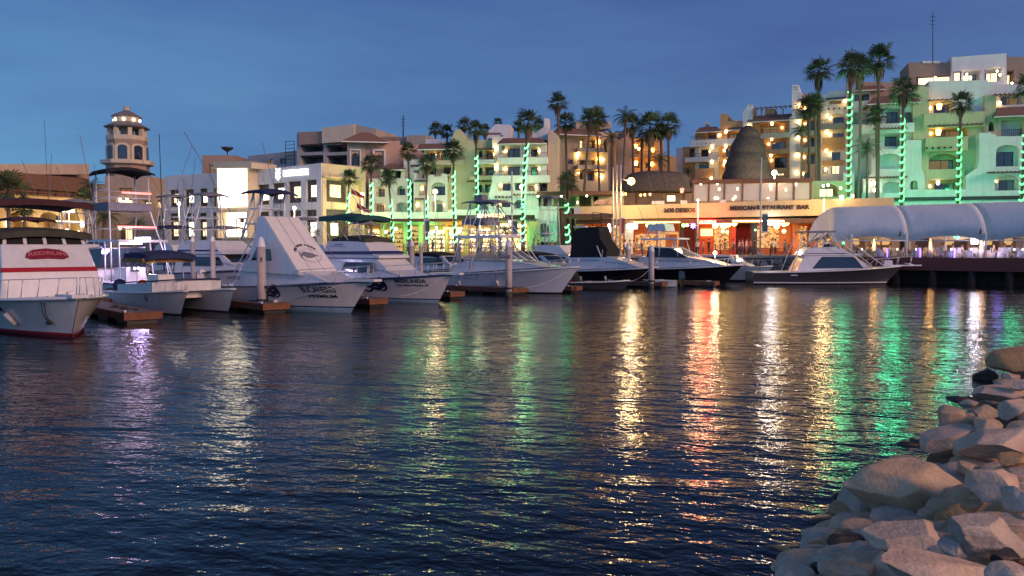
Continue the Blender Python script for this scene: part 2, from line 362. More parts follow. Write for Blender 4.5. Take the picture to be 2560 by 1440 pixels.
bp = N('ShaderNodeBump'); bp.inputs['Distance'].default_value = .25; L(vd.outputs['Distance'], bp.inputs['Height']); L(bp.outputs['Normal'], b.inputs['Normal'])
M['stone_wall'] = m
q = thing('quay_wall', 'rubble stone quay wall with a pale coping below the promenade', 'quay wall', (WALL[4].x, WALL[4].y, 0))
mb = MB(); cp = MB()
for a, c in zip(WALL[:-1], WALL[1:]):
    n = (c - a).normalized().cross(Vector((0, 0, 1)))
    mb.hexa([a + n * 1.1 + Vector((0, 0, -1.5)), c + n * 1.1 + Vector((0, 0, -1.5)), c - n * .3 + Vector((0, 0, -1.5)), a - n * .3 + Vector((0, 0, -1.5)),
             a + n * .12 + Vector((0, 0, ZP - .25)), c + n * .12 + Vector((0, 0, ZP - .25)), c - n * .3 + Vector((0, 0, ZP - .25)), a - n * .3 + Vector((0, 0, ZP - .25))])
    cp.hexa([a + n * .3 + Vector((0, 0, ZP - .25)), c + n * .3 + Vector((0, 0, ZP - .25)), c - n * .4 + Vector((0, 0, ZP - .25)), a - n * .4 + Vector((0, 0, ZP - .25)),
             a + n * .3 + Vector((0, 0, ZP + .03)), c + n * .3 + Vector((0, 0, ZP + .03)), c - n * .4 + Vector((0, 0, ZP + .03)), a - n * .4 + Vector((0, 0, ZP + .03))])
mb.build('stone_facing', 'stone_wall', q); cp.build('coping', 'paving', q)
# ------------------------------------------------------------------ buildings
class Facade:
    def __init__(s, pxa, ya, pxb, yb):
        a = P(pxa, 620, ya); b = P(pxb, 620, yb)
        s.A = Vector((a.x, a.y, 0)); d = Vector((b.x, b.y, 0)) - s.A; s.U = d.normalized(); s.n = s.U.cross(Vector((0, 0, 1))).normalized()
        if s.n.y > 0: s.n = -s.n
    def uz(s, px, py, off=0.0):
        d = ray(px, py); o = s.A + s.n * off; t = (o - CAM).dot(s.n) / d.dot(s.n); p = CAM + d * t
        return ((p - s.A).dot(s.U), p.z)
    def Wd(s, u, z, d=0.0): return s.A + s.U * u + s.n * d + Vector((0, 0, z))
class Bld:
    def __init__(s, name, label, cat, fc, group=None):
        s.f = fc; s.root = thing(name, label, cat, (fc.A.x, fc.A.y, ZP), group)
        s.walls = {}; s.wins = []; s.rails = MB(); s.k = 0
    def wall(s, m):
        if m not in s.walls: s.walls[m] = MB()
        return s.walls[m]
    def fbox(s, mb, u0, u1, z0, z1, d0, d1):
        g = s.f.Wd
        mb.hexa([g(u0, z0, d0), g(u1, z0, d0), g(u1, z0, d1), g(u0, z0, d1), g(u0, z1, d0), g(u1, z1, d0), g(u1, z1, d1), g(u0, z1, d1)])
    def pbox(s, mb, x0, y0, x1, y1, d0, d1):
        u0, z1 = s.f.uz(x0, y0, d1); u1, z0 = s.f.uz(x1, y1, d1); s.fbox(mb, u0, u1, z0, z1, d0, d1)
    def block(s, o, holes=(), m='white_plaster', off=0.0, depth=8.0, rd=1.3, bottom=None):
        s.k += 1; off += s.k * .004
        if len(o) == 4 and not isinstance(o[0], tuple): x0, y0, x1, y1 = o; o = [(x0, y1), (x1, y1), (x1, y0), (x0, y0)]
        out = [s.f.uz(x, y, off) for x, y in o]
        mb = MB(); hs = []
        for h in holes:
            x0, y0, x1, y1 = h[:4]; fl = h[4] if len(h) > 4 else ''
            ua, zb = s.f.uz(x0, y0, off); ub, _ = s.f.uz(x1, y0, off); _, za = s.f.uz((x0 + x1) / 2, y1, off)
            _, zb = s.f.uz((x0 + x1) / 2, y0, off)
            if 'a' in fl:
                r = min((ub - ua) / 2, (zb - za) * .45); n = 8; rise = r if 'A' in fl else min(r, (ub - ua) * .28)
                pts = [(ua, za), (ub, za)] + [((ua + ub) / 2 + (ub - ua) / 2 * math.cos(math.pi * i / n), zb - rise + rise * math.sin(math.pi * i / n)) for i in range(n + 1)]
            else: pts = [(ua, za), (ub, za), (ub, zb), (ua, zb)]
            hs.append((pts, fl, ua, ub, za, zb))
        polys = [[Vector((u, z, 0)) for u, z in out]] + [[Vector((u, z, 0)) for u, z in h[0]] for h in hs]
        flat = [p for q in polys for p in q]
        tris = tessellate_polygon(polys)
        mb.add([s.f.Wd(p.x, p.y, off) for p in flat], [list(t) for t in tris])
        n = len(out)
        mb.add([s.f.Wd(u, z, off) for u, z in out] + [s.f.Wd(u, z, off - depth) for u, z in out], [(i, (i + 1) % n, (i + 1) % n + n, i + n) for i in range(n)] + [list(range(n, 2 * n))])
        rec = []
        for pts, fl, ua, ub, za, zb in hs:
            r_ = .3 if 'p' in fl else rd; n = len(pts)
            rec.append(None); mb.add([s.f.Wd(u, z, off) for u, z in pts] + [s.f.Wd(u, z, off - r_) for u, z in pts], [(i, (i + 1) % n, (i + 1) % n + n, i + n) for i in range(n)] + [list(range(n, 2 * n))])
            wd = ub - ua; hh = zb - za
            if 'n' not in fl:
                a, b = (.30, .93) if 'l' in fl else ((.07, .7) if 'r' in fl else (.1, .9))
                if 'p' in fl: a, b = .06, .94
                top = .94 if 'p' in fl else (.72 if 'a' in fl else .82)
                s.window(ua + wd * a, ua + wd * b, za + .04, za + hh * top, off - r_ + .003, 'window_lit' if 'L' in fl else 'dark_glass')
            if 'l' in fl: s.lamp_at(ua + wd * .14, za + hh * .66, off - r_ + .1)
            if 'r' in fl: s.lamp_at(ua + wd * .86, za + hh * .66, off - r_ + .1)
            if 'b' in fl: s.rail_at(ua, ub, za, min(1.0, hh * .42), off - .1)
        mb.build('wall', m, s.root)
    def window(s, u0, u1, z0, z1, d, m='dark_glass', mull=True):
        fr = MB(); t = min(.08, (u1 - u0) * .1)
        s.fbox(fr, u0, u1, z1 - t, z1, d, d + .07); s.fbox(fr, u0, u1, z0, z0 + t, d, d + .07)
        s.fbox(fr, u0, u0 + t, z0 + t, z1 - t, d, d + .07); s.fbox(fr, u1 - t, u1, z0 + t, z1 - t, d, d + .07)
        if mull and u1 - u0 > .9: s.fbox(fr, (u0 + u1) / 2 - t / 2, (u0 + u1) / 2 + t / 2, z0 + t, z1 - t, d, d + .06)
        w = fr.build('window', 'dark_frame', s.root)
        if m == 'dark_glass': m = rnd.choice(('dark_glass', 'dark_glass', 'dark_glass', 'dim_pane', 'curtain_pane'))
        g = MB(); s.fbox(g, u0 + t, u1 - t, z0 + t, z1 - t, d, d + .03); g.build('pane', m, w)
        if u1 - u0 > 1.3 and rnd.random() < .6:
            k = rnd.uniform(.15, .45); a_ = rnd.random() < .5; g = MB(); ua, ub = (u0 + t, u0 + t + (u1 - u0) * k) if a_ else (u1 - t - (u1 - u0) * k, u1 - t); s.fbox(g, ua, ub, z0 + t, z1 - t, d + .032, d + .045); g.build('curtain', 'curtain_pane', w)
    def pwin(s, x0, y0, x1, y1, off, m='dark_glass', mull=True):
        u0, z1 = s.f.uz(x0, y0, off); u1, z0 = s.f.uz(x1, y1, off); s.window(u0, u1, z0, z1, off + .005, m, mull)
    def lamp_at(s, u, z, d, m='lamp_warm', k=1.0):
        mb = MB(); c = s.f.Wd(u, z, d); mb.lathe(c, [(.02, -.16 * k), (.09 * k, -.14 * k), (.13 * k, .1 * k), (.02, .16 * k)], 8); mb.build('wall_lamp', m, s.root)
    def lamp(s, px, py, off=.15, m='lamp_warm', k=1.0):
        u, z = s.f.uz(px, py, off); s.lamp_at(u, z, off, m, k)
    def slab(s, x0, y0, x1, y1, d=1.2, off=0.0, m='white_plaster', rail=True):
        mb = MB(); s.pbox(mb, x0, y0, x1, y1, off - .3, off + d); mb.build('balcony', m, s.root)
        if rail:
            u0, z1 = s.f.uz(x0, y0, off + d); u1, _ = s.f.uz(x1, y1, off + d); s.rail_at(u0, u1, z1, .55, off + d - .08)
    def rail_at(s, u0, u1, z, h, d):
        mb = MB(); s.fbox(mb, u0, u1, z + h - .05, z + h, d - .03, d + .03)
        n = max(2, int((u1 - u0) / .22))
        for i in range(n + 1): u = u0 + (u1 - u0) * i / n; s.fbox(mb, u - .015, u + .015, z, z + h - .05, d - .015, d + .015)
        mb.build('railing', 'iron', s.root)
    def roof(s, x0, x1, ye, yt, d=1.4, off=0.0, inset=6, back=3.0, m='roof_tile'):
        mb = MB(); u0, ze = s.f.uz(x0, ye, off + d); u1, _ = s.f.uz(x1, ye, off + d); v0, zt = s.f.uz(x0 + inset, yt, off); v1, _ = s.f.uz(x1 - inset, yt, off); g = s.f.Wd
        mb.hexa([g(u0, ze, off + d), g(u1, ze, off + d), g(u1, ze, off - back - 1), g(u0, ze, off - back - 1), g(v0, zt, off - .2), g(v1, zt, off - .2), g(v1, zt, off - back), g(v0, zt, off - back)])
        o = mb.build('roof', m, s.root)
        e = MB(); s.fbox(e, u0 - .03, u1 + .03, ze - .14, ze - .004, off + d - .1, off + d + .04); e.build('eave_board', 'white_plaster', o)
    def vigas(s, x0, x1, y, n, d=.5, off=0.0):
        u0, z = s.f.uz(x0, y, off); u1, _ = s.f.uz(x1, y, off)
        for i in range(n):
            u = u0 + (u1 - u0) * i / max(1, n - 1); mb = MB(); s.fbox(mb, u - .1, u + .1, z - .1, z + .1, off - .05, off + d); mb.build('roof_beam', 'dark_frame', s.root)
    def pergola(s, x0, y, x1, d=1.6, off=0.0, n=9, m='brown_wood'):
        mb = MB(); u0, z = s.f.uz(x0, y, off + d); u1, _ = s.f.uz(x1, y, off + d)
        s.fbox(mb, u0, u1, z - .12, z, off + d - .2, off + d - .08)
        for i in range(n): u = u0 + (u1 - u0) * (i + .5) / n; s.fbox(mb, u - .05, u + .05, z + .004, z + .12, off - .05, off + d)
        mb.build('pergola', m, s.root)
    def done(s):
        pass
# ---- left shopping arcade with the brown roof
b = Bld('arcade_building', 'low yellow arcade building with a brown roof band behind the nearest boats', 'building', Facade(-80, 101, 224, 116.5))
b.block((-420, 470, 224, 640), [(20, 530, 70, 640, 'an'), (100, 530, 145, 640, 'anL'), (158, 530, 200, 640, 'an')], 'yellow_plaster', 0, 10, 3.0)
b.block((-420, 430, 224, 470), [], 'brown_plaster', -2.5, 8)
b.block((-420, 410, 224, 436), [], 'tan_plaster', .6, 10)
mb = MB(); b.pbox(mb, -420, 436.5, 224, 447, -2, 1.1); b.pbox(mb, -420, 447.5, 224, 451, -2, .5); b.pbox(mb, -420, 457, 224, 459, -2.2, .2); mb.build('eave_band', 'brown_wood', b.root)
b.vigas(90, 176, 476, 3, .9); b.vigas(90, 176, 484, 3, .6)
mb = MB(); b.pbox(mb, 158, 505, 186, 532, .02, .5); mb.build('lit_sign', 'shop_white', b.root)
mb = MB(); b.pbox(mb, 100, 550, 220, 556, .6, 1.4); mb.build('light_strip', 'shop_white', b.root)
for x, y in ((60, 545), (20, 560), (205, 560), (196, 585), (168, 580), (120, 590)): b.lamp(x, y, .3, 'shop_white', 3.0)
mb = MB(); b.pbox(mb, 30, 585, 215, 600, .3, .8); mb.build('shop_window', 'bar_interior', b.root)
b.pwin(140, 540, 150, 556, .01); b.done()
# ---- clock-less belvedere tower
b = Bld('lookout_tower', 'brown and cream lookout tower with two tiled tiers and a lantern on top', 'tower', Facade(225, 128, 420, 127))
fc = b.f
def ring(cx, prof, n, rot=0.0, off=-5):
    u, _ = fc.uz(cx, 500, off); base = fc.Wd(u, 0, off); mb = MB(); vs = []
    for hw, py in prof:
        s_ = 1991.0 / (base.y); z = CAM.z + (620 - py) / s_; r = hw / s_
        for k in range(n): t = 2 * math.pi * (k + .5) / n + rot; vs.append(base + Vector((r / math.cos(math.pi / n) * math.cos(t), r / math.cos(math.pi / n) * math.sin(t), z)))
    q = len(prof); mb.add(vs, [(i * n + k, i * n + (k + 1) % n, (i + 1) * n + (k + 1) % n, (i + 1) * n + k) for i in range(q - 1) for k in range(n)] + [list(range(n))[::-1], [(q - 1) * n + k for k in range(n)]])
    return mb, base
def octo(name, prof, m, n=8, rot=.2, par=None):
    mb, base = ring(322, prof, n, rot); return mb.build(name, m, par or b.root)
mb, TB = ring(322, [(46, 640), (46, 412)], 8, .2); mb.build('wall', 'brown_plaster', b.root)
octo('balcony', [(50, 416), (57, 414), (57, 405), (50, 404)], 'cream_plaster')
octo('wall', [(43, 404), (43, 357)], 'brown_plaster')
octo('balcony', [(43, 357), (45, 355), (45, 345), (41, 344)], 'cream_plaster')
s_ = 1991.0 / TB.y
for k in range(8):
    t = 2 * math.pi * (k + .5) / 8 + .2; r = 37 / s_ / math.cos(math.pi / 8); mb = MB()
    mb.box((TB.x + r * math.cos(t), TB.y + r * math.sin(t), CAM.z + (620 - 334) / s_), (.6, .6, 26 / s_), t); mb.build('column', 'cream_plaster', b.root)
octo('core', [(14, 345), (14, 320)], 'tan_plaster')
octo('roof', [(36, 325), (47, 325), (50, 323), (40, 317), (30, 312), (29, 310)], 'slate_roof')
octo('lantern_drum', [(28, 313), (29, 297)], 'cream_plaster')
octo('roof', [(28, 298), (33, 297), (33, 295), (19, 287), (9, 282), (6, 280)], 'slate_roof')
octo('finial', [(6, 281), (7, 273), (8, 272), (5, 270)], 'cream_plaster')
mb = MB()
for k in range(8):
    t = 2 * math.pi * k / 8 + .2; r = 29.2 / s_; mb = MB(); mb.ball((TB.x + r * math.cos(t), TB.y + r * math.sin(t), CAM.z + (620 - 305) / s_), .26, 8); mb.build('drum_lamp', 'shop_white', b.root)
    r = 43 / s_; pz = CAM.z + (620 - 384) / s_
    c = Vector((TB.x + r * math.cos(t), TB.y + r * math.sin(t), pz)); e = Vector((-math.sin(t), math.cos(t), 0)); nn = Vector((math.cos(t), math.sin(t), 0))
    def arch(w, h, d0): return [c + nn * d0 + e * x + Vector((0, 0, z)) for x, z in [(-w, -h), (w, -h)] + [(w * math.cos(math.pi * i / 8), h * .45 + w * .55 * math.sin(math.pi * i / 8)) for i in range(9)]]
    mb = MB(); mb.prism(arch(1.15, 1.5, -.05), nn * .25); f_ = mb.build('window', 'cream_plaster', b.root)
    mb = MB(); mb.prism(arch(.72, 1.3, .1), nn * .13); mb.build('pane', 'dark_glass', f_)
# the wings at its foot
b.block([(210, 640), (380, 640), (380, 470), (372, 470), (372, 440), (262, 440), (262, 460), (210, 460)], [(290, 492, 330, 520, 'L'), (296, 470, 330, 480, 'p'), (355, 500, 378, 525, 'L'), (292, 560, 330, 600, 'L')], 'tan_plaster', 2, 6, .8)
b.block((380, 480, 432, 640), [(388, 500, 405, 520, 'L'), (388, 540, 425, 575, 'L')], 'sand_plaster', .5, 6, .6)
for x, y in ((300, 500), (318, 500), (306, 520), (330, 515), (370, 520), (300, 570)): b.lamp(x, y, 2.3, 'shop_white', 2.0)
b.done()
# ---- white shopping mall with the blazing portal
fm = Facade(412, 112, 806, 95)
b = Bld('shopping_mall', 'white two storey shopping mall with lit showcase windows and a blazing entrance panel', 'mall', fm)
up = [(423, 474, 446, 517), (461, 473, 484, 517), (497, 471, 518, 516), (532, 469, 556, 516), (640, 461, 672, 512), (681, 457, 711, 509), (720, 453, 752, 507), (765, 449, 791, 505)]
lo = [(423, 533, 446, 600), (461, 533, 484, 600), (497, 532, 516, 600), (530, 531, 552, 600), (640, 529, 672, 600), (681, 527, 711, 600), (722, 526, 752, 600), (764, 524, 791, 610)]
b.block([(412, 640), (803, 655), (803, 407.3), (625, 427), (412, 440)], [h + ('n',) for h in up + lo], 'white_plaster', 0, .5, .42)
b.block([(430, 640), (770, 650), (770, 412), (625, 429), (430, 441)], [], 'white_plaster', -.6, 10)
def back_box(f, x0, y0, x1, y1, d0, d1, fx0=0.0, fx1=1.0):      # a box inside a recess, its sides measured on the face of the wall
    ua, zt = f.uz(x0, y0, 0); ub, zb = f.uz(x1, y1, 0); g = MB(); ww = ub - ua
    b.fbox(g, ua + ww * fx0, ua + ww * fx1, zb, zt, d0, d1); return g
for i, (x0, y0, x1, y1) in enumerate(up):
    fr_ = back_box(fm, x0, y0 + 1, x1, y1 - 1, -.41, -.3, .01, .99).build('display_window', 'dark_frame', b.root)
    h_ = y1 - y0; mb = back_box(fm, x0, y0 + h_ * .27, x1, y1 - h_ * .25, -.29, -.24, .38, .93); mb.build('lit_poster', 'shop_white' if i % 3 else 'window_lit', fr_)
for i, (x0, y0, x1, y1) in enumerate(lo):
    fr_ = back_box(fm, x0, y0 + 1, x1, y1, -.41, -.3, .01, .99).build('shop_front', 'dark_frame', b.root)
    w_ = x1 - x0; mb = back_box(fm, x0, 556, x1, 590, -.29, -.24, .35, .93); mb.build('lit_glass', 'shop_white' if i % 2 else 'window_lit', fr_)
    mb = MB(); b.pbox(mb, x0 + w_ * .25, 541, x1 - w_ * .1, 544, -.29, .3); mb.build('awning', 'white_paint', fr_)
# the portal
b.block([(533, 405), (617, 402), (628, 406), (628, 420), (533, 421)], [], 'cream_plaster', 1.9, 4)
b.block((540, 421, 622, 595), [(544, 530, 618, 596, 'n')], 'sand_plaster', 1.4, 5, 1.5)
mb = MB(); b.pbox(mb, 543, 418, 616, 516, 1.46, 1.6); mb.build('lit_panel', 'portal', b.root)
mb = MB(); b.pbox(mb, 560, 530, 616, 590, .0, .06); mb.build('lit_entrance', 'portal', b.root)
for x in (576, 590, 604): mb = MB(); b.pbox(mb, x, 545, x + 2, 590, .07, .14); mb.build('door_frame', 'dark_frame', b.root)
mb = MB(); b.pbox(mb, 594, 545, 614, 548, 1.45, 1.6); b.pbox(mb, 600, 548, 608, 556, 1.45, 1.6); mb.build('hanging_sign', 'dark_frame', b.root)
lightpt('portal_light', fm.Wd(*fm.uz(580, 560, 4), 4), (1, .82, .58), 160, 1.0, b.root)
u, z = fm.uz(738, 432, .1); put_text('LUXURY AVENUE', .95, fm.Wd(u, z, .08), fm.U, (0, 0, 1), 'sign_glow', 'sign_letters', b.root, .1, .03, 4.3)
mb = MB(); u, z = fm.uz(694, 436, .1)
for k in range(3): mb.prism([fm.Wd(u + dx, z + dz - .45 * k + .4, .05) for dx, dz in ((-.35, .35), (0, 0), (.35, .35), (.35, .17), (0, -.2), (-.35, .17))], fm.n * .1)
mb.build('sign_emblem', 'sign_glow', b.root)
b.done()
fs = Facade(806, 95, 914, 101)
b2 = Bld('shopping_mall_wing', 'cream side wing of the white mall, with a large framed poster window', 'mall', fs)
b2.block([(806.6, 655), (914, 640), (914, 419), (806.6, 407.5)], [(816, 449, 866, 507, 'n'), (816, 523, 868, 610, 'n'), (889, 455, 903, 600, 'n')], 'cream_plaster', 0, .55, .35)
b2.block((822, 655, 912, 420)[:0] or [(822, 655), (912, 640), (912, 420), (822, 411)], [], 'cream_plaster', -.6, 8)
mb = MB(); b2.pbox(mb, 817, 450, 866, 506, -.34, -.25); f_ = mb.build('display_window', 'dark_frame', b2.root)
m, nt, bb = nodes('poster_lit'); N = nt.nodes.new; L = nt.links.new
tc = N('ShaderNodeTexCoord'); n_ = N('ShaderNodeTexNoise'); n_.inputs['Scale'].default_value = 1.1; n_.inputs['Detail'].default_value = 3; L(tc.outputs['Object'], n_.inputs['Vector'])
cr = N('ShaderNodeValToRGB'); e = cr.color_ramp.elements; e[0].position = .38; e[0].color = (.12, .05, .01, 1); e[1].position = .62; e[1].color = (1, .72, .25, 1); L(n_.outputs['Fac'], cr.inputs['Fac'])
L(cr.outputs['Color'], bb.inputs['Emission Color']); bb.inputs['Emission Strength'].default_value = 1.6; M['poster_lit'] = m
mb = MB(); b2.pbox(mb, 825, 461, 852, 494, -.24, -.18); mb.build('lit_poster', 'poster_lit', f_)
mb = MB(); b2.pbox(mb, 817, 524, 868, 610, -.34, -.25); f_ = mb.build('shop_front', 'dark_frame', b2.root)
mb = MB(); b2.pbox(mb, 828, 558, 845, 588, -.24, -.18); mb.build('lit_glass', 'shop_white', f_)
mb = MB(); b2.pbox(mb, 828, 540, 853, 543, -.24, .3); mb.build('awning', 'white_paint', f_)
mb = MB(); b2.pbox(mb, 812, 442, 912, 449, 0, .5); mb.build('ledge', 'cream_plaster', b2.root)
b2.lamp(905, 487, .6, 'lamp_warm', 1.6); lightpt('wall_light', fs.Wd(*fs.uz(900, 540, 3), 3), (1, .7, .35), 260, .5, b2.root)
b2.done()
# ---- hotel shell behind the mall
b = Bld('brown_rooftop_block', 'plain brown rooftop block with a satellite dish behind the mall', 'building', Facade(500, 132, 600, 132))
b.block((505, 388, 590, 640), [(522, 412, 536, 436, 'p')], 'brown_plaster', 0, 10); mb = MB()
u, z = b.f.uz(563, 378, 0); mb.lathe(b.f.Wd(u, z, -1), [(.05, -.6), (.1, .0), (.9, .5), (1.0, .75)], 12); mb.build('satellite_dish', 'iron', b.root); b.done()
b = Bld('long_grey_block', 'long low grey block with stained parapet and a roof ladder behind the mall', 'building', Facade(580, 136, 745, 130))
b.block([(585, 640), (745, 640), (745, 376), (620, 390), (620, 398), (585, 398)], [(673, 398, 682, 412, 'p'), (700, 396, 716, 410, 'p')], 'grey_concrete', 0, 10)
mb = MB()
for x in (714, 736):
    u, _ = b.f.uz(x, 400, 1); _, z0 = b.f.uz(x, 420, 1); _, z1 = b.f.uz(x, 352, 1); mb.tube([b.f.Wd(u, z0, 1), b.f.Wd(u, z1, 1)], .05, 5)
for k in range(7):
    (u0, z), (u1, _) = b.f.uz(714, 354 + 9 * k, 1), b.f.uz(736, 354, 1); mb.tube([b.f.Wd(u0, z, 1), b.f.Wd(u1, z, 1)], .04, 4)
mb.build('roof_ladder', 'iron', b.root); b.done()
b = Bld('unfinished_hotel', 'unfinished brown hotel shell with dark open storeys and boxy upper rooms', 'building', Facade(740, 124, 1075, 118))
b.block((742, 330, 876, 640), [(752, 362, 808, 380, 'n'), (816, 362, 874, 380, 'n'), (736 + 14, 388, 808, 412, 'n'), (816, 388, 874, 415, 'n')], 'grey_concrete', 0, 10, 5)
b.block([(748, 362), (808, 358), (808, 328), (748, 330)], [], 'brown_plaster', .5, 5)
b.block([(805, 358), (885, 352), (885, 310), (805, 320)], [], 'cream_plaster', 1.0, 8)
b.block([(886, 400), (940, 400), (940, 322), (886, 311)], [], 'tan_plaster', .6, 8)
b.block((940, 342, 1068, 640), [(978, 350, 988, 362, 'p')], 'brown_plaster', -1, 8); b.block((1016, 338, 1064, 400), [], 'tan_plaster', -.4, 5); b.done()
b = Bld('pink_arched_building', 'pink corner building with tall white framed arches under a low tiled roof', 'building', Facade(866, 108, 1062, 110))
b.block((868, 352, 912, 640), [(878, 383, 899, 414, 'aAb')], 'tan_plaster', .5, 8, .8)
b.block((911, 352, 1000, 640), [(938, 386, 959, 420, 'aAn')], 'pink_plaster', .2, 8, .8)
b.block((972, 362, 1058, 640), [], 'pink_plaster', -1.0, 6)
b.roof(853, 972, 352, 330, 1.6, .4, 48, 5)
mb = MB(); b.pbox(mb, 874, 376, 877.5, 416, .5, .75); b.pbox(mb, 899.5, 376, 903, 416, .5, .75); b.pbox(mb, 874, 372, 903, 376, .5, .8); mb.build('arch_surround', 'white_plaster', b.root)
mb = MB(); b.pbox(mb, 932, 376, 937, 420, .2, .5); b.pbox(mb, 960, 376, 965, 420, .2, .5); b.pbox(mb, 932, 372, 965, 377, .2, .55)
mb.build('arch_surround', 'white_plaster', b.root); b.done()
# ---- green lit apartments, left
b = Bld('apartment_block', 'stepped white apartment block washed in green light behind the palm row, left of the market', 'apartment block', Facade(905, 103, 1445, 100))
b.block([(922, 640), (1020, 640), (1020, 446), (985, 446), (985, 452), (958, 452), (958, 446), (922, 446)], [(940, 466, 962, 492, 'rb'), (934, 508, 962, 530, 'r'), (992, 464, 1013, 488, 'aA'), (990, 506, 1018, 530, 'an')], 'white_plaster', 0, 8)
b.block((950, 424, 956, 450), [], 'white_plaster', -.2, 4); b.block((980, 424, 986, 450), [], 'white_plaster', -.2, 4); b.block((1002, 424, 1012, 450), [], 'white_plaster', -.2, 4); b.roof(942, 1017, 424, 409, .9, -.2, 30, 3)
b.block((1009, 398, 1055, 460), [(1034, 425, 1048, 441, 'p')], 'white_plaster', -.7, 6); b.vigas(1030, 1046, 415, 4, .4, -.7)
b.block([(1034, 640), (1118, 640), (1118, 437), (1112, 434), (1104, 434), (1102, 440), (1086, 442), (1084, 437), (1072, 437), (1070, 446), (1040, 446), (1040, 432), (1034, 432)], [(1047, 460, 1069, 489, 'lb'), (1078, 456, 1113, 488, 'a'), (1035 + 1, 501, 1052, 530, 'ln'), (1078, 501, 1112, 530, 'ar')], 'white_plaster', .9, 8)
b.vigas(1040, 1066, 453, 6, .5, .9); b.pergola(1036, 497, 1070, 1.2, .9)
b.block((1060, 372, 1165, 460), [(1071, 377, 1090, 400, 'r'), (1098, 377, 1106, 400, 'r'), (1112, 368, 1152, 400, ''), (1072, 414, 1090, 436), (1110, 418, 1130, 436), (1092, 424, 1097, 430, 'p')], 'sand_plaster', -.6, 8)
b.slab(1066, 401, 1160, 411, 1.4, -.6, 'sand_plaster'); b.slab(1090, 435, 1128, 441, 1.2, -.6, 'tan_plaster')
b.roof(1042, 1142, 373, 359, 1.2, -.6, 6, 3); b.block((1064, 348, 1100, 372), [], 'white_plaster', -2.5, 4)
b.block([(1118, 640), (1236, 640), (1236, 350), (1204, 350), (1176, 352), (1166, 345), (1158, 335), (1150, 323), (1140, 323), (1134, 336), (1128, 345), (1128, 420), (1118, 470)], [(1197, 377, 1206, 394, 'aA'), (1213, 375, 1236, 400, 'rb'), (1197, 419, 1206, 437, 'aA'), (1213, 418, 1235, 438, 'b'), (1196, 462, 1206, 480, 'aA'), (1213, 461, 1228, 480, 'b')], 'olive_plaster', .3, 8)
b.slab(1192, 399, 1240, 409, 1.0, .3, 'white_plaster'); b.slab(1176, 441, 1236, 449, 1.0, .3, 'olive_plaster'); b.slab(1180, 482, 1232, 491, 1.0, .3, 'olive_plaster'); b.pergola(1166, 453, 1228, 1.1, .3); b.pergola(1190, 372, 1236, 1.0, .3)
b.block((1230, 342, 1262, 376), [], 'white_plaster', .9, 5); b.lamp(1240, 368, 1.1, k=1.6); b.lamp(1240, 418, 1.1, k=1.6); b.lamp(1240, 374, 1.1)
b.block((1236, 376, 1246, 545), [], 'white_plaster', .8, 5)
b.block((1246, 358, 1366, 456), [(1254, 364, 1300, 394, 'l'), (1325, 366, 1350, 392, 'r'), (1254, 410, 1300, 440, 'l'), (1325, 410, 1350, 440, 'r')], 'white_plaster', 1.6, 8)
b.roof(1243, 1366, 359, 345, 1.3, 1.6, 14, 4); b.slab(1246, 394, 1369, 409, 1.2, 1.6, 'white_plaster'); b.slab(1230, 439, 1374, 456, 1.2, 1.6, 'white_plaster')
b.block([(1222, 560), (1346, 560), (1346, 456), (1256, 456), (1254, 432), (1236, 432), (1234, 436), (1226, 470), (1221, 490)], [(1244, 450 + 1, 1277, 477, 'al'), (1287, 452, 1302, 476, 'a'), (1226, 500, 1236, 516, 'aAnL'), (1242, 499, 1276, 521, 'al'), (1318, 460, 1342, 478, 'r'), (1286, 500, 1312, 521, 'a')], 'white_plaster', 2.4, 8)
b.vigas(1240, 1276, 493, 5, .5, 2.4); b.pergola(1280, 486, 1356, 1.4, 2.4, 8)
b.block([(1366, 640), (1396, 640), (1396, 338), (1385, 338), (1383, 325), (1370, 325)], [], 'sand_plaster', .4, 8)
b.block([(1323, 350), (1372, 350), (1372, 296), (1361, 296), (1359, 318), (1340, 330), (1323, 330)], [], 'white_plaster', -2, 4)
b.block([(1218, 346), (1276, 346), (1276, 312), (1240, 310), (1222, 326)], [(1250, 338, 1258, 342, 'pn')], 'white_plaster', -2.5, 4); b.pergola(1210, 334, 1252, 1.2, -1.2)
# the green parapet over the shops
b.block([(905, 548), (1350, 546), (1350, 518), (1338, 518), (1338, 524), (1276, 524), (1276, 518), (1236, 518), (1236, 524), (1120, 524), (1120, 530), (905, 530)], [], 'white_plaster', 3.2, 1.2)
b.block((1341, 516, 1392, 605), [(1348, 558, 1372, 592, 'aAn')], 'white_plaster', 2.9, 5)
b.done()
BL = b.f
